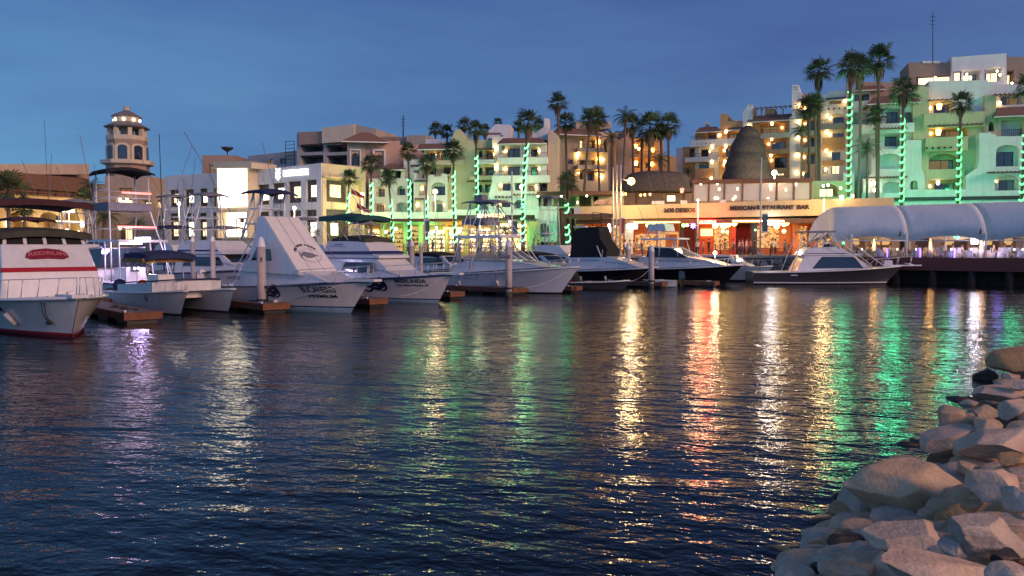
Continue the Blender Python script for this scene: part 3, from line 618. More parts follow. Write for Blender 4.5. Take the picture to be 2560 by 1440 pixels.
# ---- shops at its foot
b = Bld('row_of_shopfronts', 'brightly lit row of shops under a dark awning at promenade level', 'shops', Facade(905, 97.5, 1350, 96))
b.block((905, 553, 1350, 640), [(910, 558, 950, 640, 'n'), (958, 558, 1008, 640, 'n'), (1018, 562, 1046, 640, 'n'), (1054, 562, 1112, 640, 'n'), (1118, 562, 1158, 640, 'n'), (1168, 556, 1228, 640, 'n'), (1236, 556, 1318, 640, 'n')], 'yellow_plaster', 0, 6, 2.4)
mb = MB(); b.pbox(mb, 905, 547, 1140, 553, -.2, 2.2); mb.build('awning', 'brown_wood', b.root)
mb = MB(); b.pbox(mb, 1142, 538, 1336, 548, .3, 1.6); mb.build('awning', 'olive_canvas', b.root)
for x0, x1, y0, m in ((912, 948, 574, 'shop_warm'), (960, 1006, 572, 'shop_dim'), (1019, 1045, 566, 'shop_dim'), (1056, 1111, 576, 'shop_white'), (1119, 1157, 576, 'shop_white'), (1169, 1227, 572, 'shop_white'), (1237, 1282, 560, 'shop_white'), (1286, 1316, 560, 'shop_warm')):
    mb = MB(); b.pbox(mb, x0, y0, x1, 628, -2.3, -2.1); f_ = mb.build('shop_interior', 'shop_interior' if m == 'shop_white' else m, b.root)
    sh = MB()
    for k in range(4):
        yy = y0 + 12 + k * 11
        b.pbox(sh, x0, yy, x1, yy + 1.6, -2.0, -1.5)
        for q in range(int((x1 - x0) / 5)):
            if rnd.random() < .75: xx = x0 + 2 + q * 5; b.pbox(sh, xx, yy - rnd.uniform(2, 6), xx + rnd.uniform(1.5, 3.5), yy - .1, -1.9, -1.6)
    sh.build('shelves', 'brown_wood', f_)
mb = MB(); b.pbox(mb, 1108, 568, 1154, 574, .05, 1.3); mb.build('shop_awning', 'amber_sign', b.root)
u, z = b.f.uz(1228, 540, 1.7); put_text('MINI MARKET', .62, b.f.Wd(u, z, 1.68), b.f.U, (0, 0, 1), 'market_sign', 'sign_letters', b.root, .08, .02, 3.4)
for x, y in ((1188, 556), (1218, 554), (1275, 555), (1195, 588), (1205, 589), (1218, 589), (1232, 590), (1064, 566), (1090, 570), (1126, 584), (990, 572), (965, 580)): b.lamp(x, y, .4, 'lamp_white', 1.1)
b.done()
# ---- second apartment block, warm lit, among the palms
b = Bld('apartment_block', 'sand coloured apartment block with amber wall lamps half hidden by tall palms', 'apartment block', Facade(1372, 112, 1695, 117))
b.block([(1372, 640), (1436, 640), (1436, 356), (1404, 350), (1402, 340), (1372, 340)], [(1420, 398, 1432, 410, 'p')], 'tan_plaster', .2, 8)
b.block((1404, 330, 1500, 400), [(1450, 345, 1462, 370, 'L'), (1474, 348, 1488, 371, '')], 'cream_plaster', 0.0, 8, .8)
b.block((1436, 380, 1520, 640), [(1449, 383, 1464, 412, ''), (1470, 390, 1488, 412, ''), (1449, 430, 1461, 448, ''), (1469, 430, 1486, 452, '')], 'cream_plaster', .1, 8, .8)
b.roof(1378, 1508, 334, 319, 1.5, .1, 24, 4); b.block((1440, 304, 1528, 322), [], 'tan_plaster', -3, 4)
b.slab(1446, 369, 1512, 381, 1.3, .1, 'cream_plaster'); b.slab(1444, 412, 1516, 424, 1.3, .1, 'cream_plaster'); b.pergola(1444, 428, 1512, 1.2, .1)
b.block((1500, 330, 1545, 640), [(1510, 350, 1518, 380, ''), (1506, 396, 1520, 412, 'n'), (1504, 430, 1516, 450, '')], 'tan_plaster', -.4, 8, .7)
b.block([(1540, 640), (1582, 640), (1582, 322), (1572, 322), (1566, 340), (1552, 348), (1540, 352)], [], 'pink_plaster', .5, 8)
b.block([(1580, 640), (1690, 640), (1690, 392), (1660, 388), (1658, 340), (1580, 345)], [(1586, 362, 1602, 386, 'l'), (1626, 366, 1640, 386, 'r'), (1586, 402, 1604, 420, 'l'), (1612, 404, 1642, 420, 'r')], 'ochre_plaster', -.2, 8, .8)
b.slab(1582, 386, 1650, 395, 1.2, -.2, 'ochre_plaster')
for x, y, k in ((1496, 355, 2.2), (1446, 384, 1.6), (1443, 392, 1.2), (1496, 397, 2.0), (1506, 400, 1.7), (1446, 430, 1.2), (1496, 432, 1.5), (1505, 442, 1.6), (1590, 365, 1.9), (1597, 372, 1.2), (1632, 375, 1.9), (1590, 408, 2.2), (1630, 410, 2.0)): b.lamp(x, y, .5, 'lamp_amber' if k > 1.8 else 'lamp_warm', k)
b.done()
# ---- orange and white apartments behind the big thatched roof
b = Bld('apartment_block', 'long orange and white apartment terrace climbing behind the tall thatched roof', 'apartment block', Facade(1688, 122, 2130, 112))
b.block((1690, 369, 1712, 640), [], 'white_plaster', -.2, 6); b.block((1708, 367, 1740, 640), [(1724, 372, 1737, 394, 'n')], 'ochre_plaster', 0, 6)
b.block((1737, 330, 1802, 362), [(1766, 331, 1797, 350, 'r')], 'ochre_plaster', 0, 7); b.roof(1736, 1804, 331, 318, 1.5, 0, 14, 3)
b.block([(1760, 322), (1766, 322), (1766, 302), (1760, 308)], [], 'white_plaster', -1, 3)
b.block([(1800, 362), (1858, 362), (1858, 302), (1822, 302), (1820, 294), (1817, 284), (1802, 284), (1800, 300)], [(1818, 327, 1850, 350, 'r')], 'ochre_plaster', .2, 7); b.roof(1818, 1858, 325, 317, .7, .2, 4, 1)
b.slab(1726, 351, 1850, 361, 1.2, 0, 'white_plaster'); b.vigas(1745, 1778, 361, 4, .6, .6)
b.block((1737, 361, 1800, 640), [(1749, 368, 1776, 393, 'r'), (1746, 406, 1772, 428, ''), (1746, 446, 1775, 460, '')], 'white_plaster', .1, 7)
b.slab(1712, 394, 1796, 402, 1.2, .1, 'white_plaster'); b.slab(1738, 422, 1784, 446, .5, .1, 'ochre_plaster', False)
b.block((1797, 361, 1860, 640), [(1804, 364, 1830, 392, 'l'), (1804, 402, 1830, 424, 'l'), (1804, 440, 1830, 455, 'l')], 'ochre_plaster', .5, 7)
b.block([(1857, 640), (1881, 640), (1881, 261), (1870, 261), (1867, 268), (1857, 280)], [(1873, 263, 1875, 266, 'pn'), (1877, 263, 1879, 266, 'pn')], 'white_plaster', 1.2, 7)
b.block((1880, 302, 1982, 345), [(1900, 308, 1962, 337, 'r')], 'ochre_plaster', .4, 7); b.roof(1868, 1984, 305, 290, 1.5, .4, 6, 3)
b.block((1912, 272, 1938, 300), [], 'ochre_plaster', -.6, 3); b.pergola(1884, 270, 1980, 2.5, -1.0, 8); b.block((1882, 288, 1980, 300), [], 'white_plaster', .2, 3)
for x in (1886, 1902, 1956): mb = MB(); b.pbox(mb, x, 270, x + 2.5, 290, 1.3, 1.5); mb.build('post', 'brown_wood', b.root)
b.slab(1902, 334, 1974, 343, 1.2, .4, 'cream_plaster'); b.block((1880, 343, 1982, 640), [(1912, 348, 1966, 374, 'l'), (1920, 386, 1968, 420, 'l'), (1941, 432, 1962, 440, 'pL')], 'ochre_plaster', .6, 7)
b.slab(1912, 374, 1972, 383, 1.2, .6, 'ochre_plaster')
b.block([(1978, 640), (2004, 640), (2004, 230), (1997, 230), (1997, 212), (1980, 212), (1980, 290), (1974, 294), (1974, 640)], [(1983, 216, 1985, 219, 'pn'), (1987, 216, 1989, 219, 'pn'), (1991, 216, 1993, 219, 'pn'), (1983, 222, 1985, 225, 'pn'), (1987, 222, 1989, 225, 'pn'), (1991, 222, 1993, 225, 'pn')], 'white_plaster', 1.6, 7)
b.block([(2002, 640), (2054, 640), (2054, 233), (2004, 236)], [(2006, 256, 2046, 284, 'l'), (2006, 296, 2046, 326, 'l'), (2006, 338, 2046, 366, 'l'), (2004, 380, 2046, 410, 'l'), (1996 + 8, 426, 2022, 446, 'aAl')], 'pink_plaster', 1.0, 7, 1.0)
b.roof(1992, 2054, 253, 243, 1.3, 1.0, 6, 2)
for y in (286, 328, 370): b.slab(1990, y, 2050, y + 9, 1.2, 1.0, 'cream_plaster')
b.block([(2052, 640), (2132, 640), (2132, 226), (2070, 229), (2070, 236), (2052, 238)], [(2074, 252, 2104, 260, 'p'), (2070, 284, 2112, 310, 'al'), (2068, 328, 2112, 345, 'l'), (2070, 374, 2102, 402, 'l'), (2049 + 6, 414, 2070, 436, 'aAn'), (2078, 412, 2101, 436, 'aALp')], 'white_plaster', 1.3, 7, 1.0)
b.vigas(2072, 2112, 273, 4, .4, 1.3); b.roof(2064, 2116, 250, 243, .8, 1.3, 3, 1)
b.slab(2052, 310, 2114, 321, 1.2, 1.3, 'tan_plaster'); mb = MB(); b.pbox(mb, 2056, 345, 2112, 374, 1.28, 1.42); mb.build('parapet', 'ochre_plaster', b.root); mb = MB(); b.pbox(mb, 2056, 402, 2112, 413, 1.28, 1.42); mb.build('parapet', 'ochre_plaster', b.root)
for x, y in ((1799, 338), (1815, 329), (1781, 368), (1814, 367), (1780, 405), (1812, 404), (1778, 446), (1810, 444), (1872, 315), (1930, 309), (1929, 347), (1927, 388), (1998, 262), (1996, 305), (1995, 343), (1993, 388), (1991, 431), (2068, 289), (2067, 330), (2066, 377), (2064, 424), (2113, 252), (2122, 345), (2120, 412)): b.lamp(x, y, 2.0 if x > 1975 else 1.3, 'lamp_warm', 1.5)
b.done()
# ---- green lit apartments, right
b = Bld('apartment_block', 'tall stepped apartment block on the right, washed in green light, with a lit penthouse', 'apartment block', Facade(2125, 104, 2610, 98))
b.block((2272, 156, 2384, 230), [(2290, 190, 2382, 212, 'pL')], 'brown_plaster', -4, 6); b.block((2306, 152, 2350, 158), [], 'white_plaster', -3.9, 4)
b.block([(2380, 240), (2516, 240), (2516, 133), (2384, 143), (2380, 142)], [(2382 + 2, 178, 2404, 204, 'pL'), (2408, 176, 2454, 204, 'L'), (2462, 170, 2508, 204, 'L')], 'white_plaster', -3.2, 6, 1.5)
b.block((2514, 142, 2570, 240), [(2518, 176, 2535, 210, 'L')], 'brown_plaster', -3.8, 6)
for x, y in ((2338, 194), (2417, 186), (2427, 195), (2493, 178), (2500, 187), (2530, 208)): b.lamp(x, y, -2.9, 'lamp_white', .9)
b.block([(2322, 300), (2484, 300), (2484, 205), (2470, 205), (2470, 200), (2322, 203)], [(2324, 252, 2384, 288, 'l')], 'white_plaster', -.2, 6, 1.6)
b.block((2480, 212, 2620, 640), [(2502, 234, 2560, 262, '')], 'white_plaster', -.8, 6); b.pergola(2484, 236, 2600, 2.2, -.8, 10); b.lamp(2500, 258, -.5, 'lamp_warm', 1.2)
b.block((2160, 205, 2260, 260), [(2145 + 16, 234, 2176, 252, 'p')], 'pink_plaster', -3, 5); b.roof(2136, 2214, 226, 214, 1.4, -2.9, 8, 3)
b.block((2125, 195, 2134, 640), [], 'white_plaster', -3.2, 5); b.block((2132, 226, 2176, 640), [(2136, 236, 2174, 252, 'p'), (2134, 280, 2172, 310, 'n')], 'white_plaster', -3, 5)
b.block((2176, 258, 2302, 312), [(2180, 268, 2198, 308, 'n'), (2216, 270, 2252, 308, ''), (2262, 280, 2290, 305, 'n')], 'white_plaster', .1, 7)
b.roof(2168, 2304, 260, 241, 1.6, .1, 18, 4); b.slab(2148, 312, 2286, 330, 1.5, .1, 'white_plaster'); b.pergola(2182, 322, 2270, 1.4, .8, 10)
b.block((2176, 330, 2290, 640), [(2212, 333, 2250, 366, 'b')], 'white_plaster', .05, 7)
b.block([(2158, 520), (2312, 520), (2312, 440), (2308, 430), (2304, 420), (2304, 350), (2266, 350), (2264, 366), (2246, 366), (2242, 372), (2198, 372), (2194, 357), (2180, 357), (2178, 436), (2158, 446)], [(2194, 384, 2254, 422, 'a'), (2176, 448, 2196, 486, 'l'), (2206, 454, 2256, 484, 'a'), (2276, 451, 2295, 475, 'aA')], 'white_plaster', 1.2, 7)
b.pergola(2160, 444, 2270, 1.4, 1.2, 14)
b.block([(2282, 640), (2322, 640), (2322, 217), (2304, 214), (2282, 222)], [], 'olive_plaster', .7, 7)
b.block((2320, 286, 2472, 560), [(2322, 317, 2420, 348, 'l'), (2316 + 6, 384, 2400, 430, 'a'), (2316 + 6, 450, 2400, 486, 'l'), (2340, 384 - 8, 2342, 377, 'pn')], 'olive_plaster', .2, 7, 1.8)
b.slab(2310, 284, 2462, 315, 1.0, .2, 'olive_plaster', False); b.slab(2314, 344, 2420, 376, 1.2, .2, 'olive_plaster', False); b.slab(2316, 424, 2412, 446, .6, .2, 'olive_plaster', False)
b.vigas(2316, 2376, 371, 5, .4, 1.4); b.pergola(2320, 250, 2384, 1.2, -.2, 6); b.pergola(2320, 314, 2460, 1.2, .2, 12)
b.lamp(2348, 266, .6, 'lamp_amber', 2.6); b.lamp(2346, 330, .8, 'lamp_amber', 2.6); b.lamp(2345, 457, .8, 'lamp_white', 1.6); b.lamp(2184, 458, 1.8, 'lamp_white', 1.8); b.lamp(2186, 475, 1.8, 'lamp_white', 1.4)
b.block([(2460, 640), (2490, 640), (2490, 237), (2462, 237)], [(2472, 304, 2486, 328, 'aA')], 'olive_plaster', .5, 7)
b.block((2486, 290, 2620, 345), [(2503, 300, 2558, 340, 'b')], 'olive_plaster', .3, 7); b.roof(2486, 2620, 291, 268, 1.4, .3, 10, 4)
b.block([(2412, 540), (2620, 540), (2620, 340), (2492, 341), (2488, 335), (2478, 335), (2478, 331), (2448, 332), (2448, 400), (2443, 420), (2416, 438)], [(2491, 362, 2548, 416, 'a'), (2488, 438, 2548, 476, 'al'), (2440, 346, 2441, 347, 'pn')], 'white_plaster', 1.6, 7)
b.pergola(2470, 431, 2600, 1.5, 1.6, 12)
b.block([(2150, 545), (2620, 545), (2620, 478), (2432, 478), (2426, 474), (2366, 474), (2266, 474), (2264, 482), (2210, 482), (2156, 482)], [], 'white_plaster', 2.6, 1.2)
mb = MB(); b.pbox(mb, 2230, 494, 2600, 497, 2.6, 2.9); mb.build('pipe', 'iron', b.root)
b.block((2108, 432, 2136, 640), [], 'white_plaster', 1.5, 5)
b.done(); BR = b.f
# ------------------------------------------------------------------ restaurant terrace
fr_ = Facade(1440, 96, 2240, 91)
b = Bld('restaurant_building', 'long low restaurant with a yellow fascia carrying brown lettering over red and orange rooms', 'restaurant', fr_)
b.block([(1450, 549), (1700, 545), (2140, 537), (2235, 535), (2235, 494), (2140, 496), (1450, 517)], [], 'band_plaster', 2.4, 7)
b.block([(1435, 549), (1450.5, 549), (1450.5, 517), (1435, 518)], [], 'white_plaster', 2.38, 5)
mb = MB(); b.pbox(mb, 1440, 549, 2230, 556, .3, 2.2); mb.build('ceiling_edge', 'brown_wood', b.root)
b.block((1440, 550, 2240, 645), [(1456, 558, 1520, 640, 'n'), (1528, 558, 1560, 640, 'n'), (1584, 558, 1700, 640, 'n'), (1708, 560, 1738, 640, 'n'), (1746, 556, 1830, 640, 'n'), (1838, 558, 1880, 640, 'n'), (1890, 556, 1986, 640, 'n'), (1994, 560, 2030, 640, 'n'), (2042, 572, 2110, 640, 'n')], 'orange_paint', 0, 4, 2.8)
for x0, x1, y0, y1, m in ((1458, 1518, 566, 628, 'bar_interior'), (1530, 1558, 566, 625, 'bar_interior'), (1588, 1640, 585, 625, 'bar_interior'), (1646, 1696, 580, 630, 'shop_dim'), (1752, 1782, 572, 590, 'window_lit'), (1786, 1828, 560, 625, 'bar_interior'), (1892, 1980, 566, 620, 'bar_interior'), (1998, 2028, 566, 630, 'bar_interior'), (2046, 2106, 580, 632, 'bar_interior')):
    mb = MB(); b.pbox(mb, x0, y0, x1, y1, -2.75, -2.5); mb.build('lit_interior', m, b.root)
for x0, x1, m in ((1562, 1583, 'cream_plaster'), (1700, 1709, 'dark_frame'), (1738, 1747, 'dark_frame'), (1830, 1839, 'red_paint'), (1878, 1892, 'dark_frame'), (1984, 1996, 'orange_paint')):
    mb = MB(); b.pbox(mb, x0, 557, x1, 640, .02, .35); mb.build('pier', m, b.root)
mb = MB(); b.pbox(mb, 1664, 586, 1692, 630, -1.9, -1.8); mb.build('inner_wall', 'orange_paint', b.root)
mb = MB(); b.pbox(mb, 1842, 570, 1876, 628, -1.9, -1.8); mb.build('inner_wall', 'red_paint', b.root)
mb = MB(); b.pbox(mb, 1948, 566, 1976, 628, -1.2, -1.1); mb.build('inner_wall', 'orange_paint', b.root)
# lettering on the fascia
for t, x, y, w_ in (('LOS DESEOS', 1699, 526, 3.45), ('MEXICAN', 1856, 520.5, 2.75), ('RESTAURANT', 1938, 519, 4.1), ('BAR', 2008, 518, 1.35)):
    u, z = fr_.uz(x, y, 2.5); put_text(t, .66, fr_.Wd(u, z, 2.52), fr_.U, (0, 0, 1), 'sign_brown', 'sign_letters', b.root, .08, .025, w_)
# neon and lamps under the ceiling
mb = MB(); b.pbox(mb, 1746, 548, 1786, 558, 2.42, 2.55); mb.build('sign_board', 'red_paint', b.root)
u, z = fr_.uz(1767, 555.5, 2.7); lightpt('neon_light', fr_.Wd(u, z, 3.4), (1, .03, .02), 420, .6, b.root); put_text('LOS DESEOS', .5, fr_.Wd(u, z, 2.66), fr_.U, (0, 0, 1), 'red_neon', 'neon_letters', b.root, .08, .035, 2.1)
mb = MB(); b.pbox(mb, 1747, 552, 1785, 560, 1.3, 1.5); mb.build('neon_board', 'red_neon', b.root)
u, z = fr_.uz(1733, 564, 1.6); mb = MB(); c = fr_.Wd(u, z, 1.5)
mb.prism([c + fr_.U * (.42 if i % 2 == 0 else .17) * math.cos(math.pi * i / 8) + Vector((0, 0, (.42 if i % 2 == 0 else .17) * math.sin(math.pi * i / 8))) for i in range(16)], fr_.n * .12); mb.build('star_light', 'blue_neon', b.root)
for x, y, m, k in ((1620, 563, 'lantern_yellow', 2.0), (1626, 566, 'lantern_yellow', 2.0), (1634, 562, 'lantern_yellow', 2.2), (1648, 562, 'lantern_green', 1.5), (1660, 562, 'lantern_yellow', 1.5), (1709, 563, 'lantern_green', 1.8), (1718, 563, 'lantern_yellow', 1.4), (1788, 564, 'lantern_yellow', 2.6), (1810, 562, 'lantern_yellow', 3.4), (1821, 560, 'lantern_yellow', 2.6), (1836, 558, 'lantern_yellow', 2.6), (1795, 557, 'blue_neon', 1.6), (1930, 560, 'lamp_white', 1.2), (1942, 566, 'lantern_yellow', 2.4), (1960, 560, 'lantern_yellow', 2.2), (1968, 558, 'lantern_yellow', 1.8), (1960, 578, 'lantern_yellow', 1.8), (1807, 578, 'lantern_yellow', 1.5), (1818, 580, 'lantern_yellow', 1.3), (1540, 566, 'lamp_white', .9), (1888, 575, 'lantern_green', .9)):
    u, z = fr_.uz(x, y, 1.2); mb = MB(); mb.ball(fr_.Wd(u, z, 1.2), .13 * k, 8); mb.build('lantern', m, b.root)
for x0, x1, y0, y1, m in ((1568, 1594, 560, 572, 'screen'), (1912, 1952, 553, 562, 'screen'), (1520, 1527, 560, 580, 'screen'), (1500, 1536, 541, 550, 'lamp_warm')):
    mb = MB(); b.pbox(mb, x0, y0, x1, y1, 1.0, 1.1); mb.build('lit_screen', m, b.root)
lightpt('screen_light', fr_.Wd(*fr_.uz(1930, 558, 3), 3), (.85, .85, 1), 260, .5, b.root); lightpt('screen_light', fr_.Wd(*fr_.uz(1580, 566, 2.5), 2.5), (1, .9, .8), 120, .35, b.root)
mb = MB(); b.pbox(mb, 1584, 555, 1700, 556.6, 2.25, 2.35); b2_ = mb.build('light_tube', 'lantern_yellow', b.root)
mb = MB(); b.pbox(mb, 1832, 552, 1960, 553.6, 2.25, 2.35); b2_ = mb.build('light_tube', 'lamp_warm', b.root)
# upper terrace of glass panes
mb = MB(); b.pbox(mb, 1440, 500, 2240, 505, -5, 2.3)
for i, x in enumerate((1733, 1772, 1811, 1856, 1902, 1942, 1985, 2027)):
    mb = MB(); b.pbox(mb, x - 1.8, 452, x + 1.8, 505 - i * .9, 1.2, 1.45); mb.build('terrace_post', 'brown_wood', b.root)
for i, (x0, x1) in enumerate(((1735, 1770), (1774, 1809), (1813, 1854), (1858, 1900), (1904, 1940), (1944, 1983), (1987, 2025))):
    mb = MB(); b.pbox(mb, x0, 462 - i * .7, x1, 503 - i * .8, 1.3, 1.34); mb.build('terrace_pane', 'clear_glass', b.root)
mb = MB(); b.pbox(mb, 1730, 449, 2032, 455, .6, 1.6); mb.build('terrace_beam', 'brown_wood', b.root)
for x, y in ((1752, 459), (1793, 459), (1798, 473), (1844, 472), (1927, 464), (1927, 472), (1965, 474), (1788, 495), (1794, 496), (1833, 498), (1838, 492), (1920, 497), (1990, 461), (2058, 465), (2070, 463), (2102, 470)):
    b.lamp(x, y, .2, 'lamp_white' if y < 470 else 'lamp_warm', 1.0)
b.block((1735, 452, 2130, 510), [(2050, 460, 2095, 492, 'aAL')], 'brown_plaster', -5, 2)
for x0, x1, y0, y1 in ((1570, 1572, 486, 512), (1595, 1597, 486, 512), (1655, 1658, 482, 508)): mb = MB(); b.pbox(mb, x0, y0, x1, y1, .6, .8); mb.build('terrace_post', 'brown_wood', b.root)
b.block((1545, 482, 1735, 516), [(1668, 487, 1690, 505, 'Lp')], 'brown_plaster', -5, 2)
for x, y in ((1556, 486), (1564, 485), (1602, 488), (1612, 487), (1625, 486), (1705, 476)): b.lamp(x, y, .5, 'red_tube' if x > 1700 else 'lamp_amber', .9 if x < 1700 else 2.0)
mb = MB(); b.pbox(mb, 1668, 489, 1688, 503, 1.0, 1.2); mb.build('lit_curtain', 'window_lit', b.root)
b.lamp(2104, 494, 2.9, 'lamp_white', 1.6); b.lamp(2132, 490, 2.9, 'lamp_warm', 1.0)
u, z = fr_.uz(2064, 558.5, .6); mb = MB(); b.pbox(mb, 2043, 550, 2092, 567, .05, .4); mb.build('sign_board', 'dark_frame', b.root)
put_text('PRESTO', .62, fr_.Wd(u, z, .5), fr_.U, (0, 0, 1), 'green_neon', 'sign_letters', b.root, .08, .02, 1.75)
mb = MB(); b.pbox(mb, 2044, 566, 2058, 576, .3, .5); mb.build('green_panel', 'lantern_green', b.root)
# flat canopy left of the restaurant
mb = MB(); b.pbox(mb, 1404, 535, 1532, 542, 1.5, 5.5); mb.build('flat_canopy', 'brown_wood', b.root)
b.lamp(1444, 506, .5, 'lamp_warm', .8); b.lamp(1467, 489, .5, 'lamp_white', .9); b.lamp(1403, 492, .5, 'lamp_white', .9); b.lamp(1345, 490, .5, 'lamp_white', .9)
b.block((1352, 478, 1560, 520), [(1358, 487, 1376, 516, 'n'), (1384, 487, 1440, 516, 'n'), (1448, 487, 1478, 516, 'n'), (1484, 490, 1496, 514, 'n')], 'olive_plaster', -2, 6, 3); mb = MB(); b.pbox(mb, 1342, 479, 1530, 486, -2, 1.4); mb.build('veranda_roof', 'brown_wood', b.root)
for x in (1505, 1534):
    u, z = fr_.uz(x, 512, 1.6); mb = MB(); c = fr_.Wd(u, z, 1.8); mb.prism([c + fr_.U * 1.05 * math.cos(math.pi * i / 12) + Vector((0, 0, 1.05 * math.sin(math.pi * i / 12) * .6)) for i in range(13)], fr_.n * .1); mb.build('scallop_panel', 'pink_plaster', b.root)
for x in (1630, 1645, 1702, 1800, 1918): mb = MB(); b.pbox(mb, x, 503 - (x - 1600) * .02, x + 16, 511 - (x - 1600) * .02, 1.6, 2.3); mb.build('parapet_box', 'white_plaster', b.root)
b.done()
# ------------------------------------------------------------------ thatched roofs
def palapa(label, cx, Y, prof, n=20, sx=1.0):
    c = P(cx, 620, Y); s_ = 1991.0 / Y; t = thing('thatched_roof', label, 'thatched roof', (c.x, c.y, CAM.z + (620 - prof[0][1]) / s_))
    mb = MB(); mb.smooth = True; rows = []
    for hw, py in prof:
        r = hw / s_; z = CAM.z + (620 - py) / s_
        rows.append([Vector((c.x + r * sx * math.cos(2 * math.pi * k / n) * (1 + .05 * rnd.uniform(-1, 1)), c.y + r * .8 * math.sin(2 * math.pi * k / n), z + rnd.uniform(-.12, .12))) for k in range(n)])
    q = len(rows); mb.add([p for r_ in rows for p in r_], [(i * n + k, i * n + (k + 1) % n, (i + 1) * n + (k + 1) % n, (i + 1) * n + k) for i in range(q - 1) for k in range(n)] + [list(range(n))[::-1], [(q - 1) * n + k for k in range(n)]])
    mb.build('thatch', 'thatch', t)
    s2 = (prof[0][0] * .8) / s_; z0 = CAM.z + (620 - prof[0][1]) / s_
    for k in range(4):
        a = math.pi / 4 + math.pi / 2 * k; p = MB(); x, y = c.x + s2 * math.cos(a), c.y + s2 * .8 * math.sin(a); p.tube([(x, y, ZP), (x, y, z0 + .3)], .13, 8); p.build('post', 'brown_wood', t)
palapa('tall tiered thatched roof rising like a beehive above the restaurant terrace', 1866, 104, [(58, 456), (64, 450), (60, 438), (56, 424), (52, 420), (56, 415), (52, 402), (45, 389), (41, 386), (45, 381), (40, 366), (31, 349), (27, 346), (30, 342), (23, 331), (13, 322), (3, 317)])
palapa('broad low thatched roof with a flat ridge left of the tall beehive roof', 1640, 101, [(102, 484), (100, 478), (94, 462), (86, 448), (74, 438), (50, 433), (6, 431)], 20, .95)
palapa('small dark domed thatched roof behind the palm with the short light spiral', 1410, 106, [(40, 486), (40, 480), (32, 470), (24, 456), (18, 450), (4, 447)])
# ------------------------------------------------------------------ palms
def fan_crown(seed, n=26, droop=.5, skirt=True):
    r = random.Random(seed); mb = MB(); dead = MB()
    for i in range(n):
        az = i * 2.39996 + r.uniform(-.3, .3); el = R(82) - (i / n) ** .8 * R(125) + r.uniform(-.15, .15)
        d = Vector((math.cos(az) * math.cos(el), math.sin(az) * math.cos(el), math.sin(el))); s = Vector((-math.sin(az), math.cos(az), 0)); up = s.cross(d) * -1
        if up.z < 0: up = -up
        L0 = r.uniform(.34, .62); c = d * L0; mb.add([Vector((0, 0, 0)) + s * .012, Vector((0, 0, 0)) - s * .012, c - s * .01, c + s * .01], [(0, 1, 2, 3)])
        rad = r.uniform(.5, .78); nb = 11; tw = r.uniform(-.4, .4)
        for k in range(nb):
            a = R(-100) + R(200) * k / (nb - 1); bd = (d * math.cos(a) + (s * math.cos(tw) + up * math.sin(tw)) * math.sin(a)).normalized(); l = rad * (1 - .25 * abs(a) / R(100)) * r.uniform(.85, 1.1)
            w = bd.cross(up).normalized() * .045; m_ = c + bd * l * .55 + up * .03; e = c + bd * l - Vector((0, 0, droop * l * r.uniform(.25, .5)))
            mb.add([c, m_ - w, e, m_ + w], [(0, 1, 2, 3)])
    for i in range(44 if skirt else 0):
        az = r.uniform(0, 6.283); s = Vector((-math.sin(az), math.cos(az), 0)); o = Vector((math.cos(az), math.sin(az), 0))
        a = o * .06 + Vector((0, 0, -.02)); l = r.uniform(.35, .75); e = o * r.uniform(.12, .26) + Vector((0, 0, -l)); m_ = (a + e) / 2 + o * .1
        dead.add([a, m_ - s * .06, e, m_ + s * .06], [(0, 1, 2, 3)])
    return mb, dead
def feather_crown(seed, n=22):
    r = random.Random(seed); mb = MB(); dead = MB()
    for i in range(n):
        az = i * 2.39996 + r.uniform(-.3, .3); el = R(75) - (i / n) * R(95); pts = []; p = Vector((0, 0, 0)); L_ = r.uniform(.9, 1.15)
        for k in range(9):
            pts.append(p.copy()); e2 = el - (k / 8) ** 1.3 * R(85); p = p + Vector((math.cos(az) * math.cos(e2), math.sin(az) * math.cos(e2), math.sin(e2))) * L_ / 9
        s = Vector((-math.sin(az), math.cos(az), 0))
        for k in range(1, 9):
            for sg in (-1, 1):
                for q in (0, .5):
                    a = pts[k] if q == 0 else (pts[k] + pts[k - 1]) / 2; d = (pts[k] - pts[k - 1]).normalized(); l = .26 * math.sin(math.pi * (k / 9) * .85 + .35)
                    e = a + s * sg * l * .8 + d * l * .5 - Vector((0, 0, l * .45)); mb.add([a - d * .02, a + d * .02, e], [(0, 1, 2)])
    for i in range(10):
        az = r.uniform(0, 6.28); o = Vector((math.cos(az), math.sin(az), 0)); s = Vector((-o.y, o.x, 0)); dead.add([Vector((0, 0, 0)), o * .15 - s * .03 - Vector((0, 0, .2)), o * .2 - Vector((0, 0, .5)), o * .15 + s * .03 - Vector((0, 0, .2))], [(0, 1, 2, 3)])
    return mb, dead
CR = []
for k in range(5):
    f, d = fan_crown(20 + k, 30 - 2 * k) if k < 4 else feather_crown(9)
    q = thing('palm_tree', 'x', 'palm', (0, 0, -200)); a = f.build('crown', 'frond', q, local=True, recalc=False); c = d.build('dead_fronds', 'dead_frond', q, local=True, recalc=False)
    CR.append((a.data, c.data)); bpy.data.objects.remove(a); bpy.data.objects.remove(c); bpy.data.objects.remove(q)
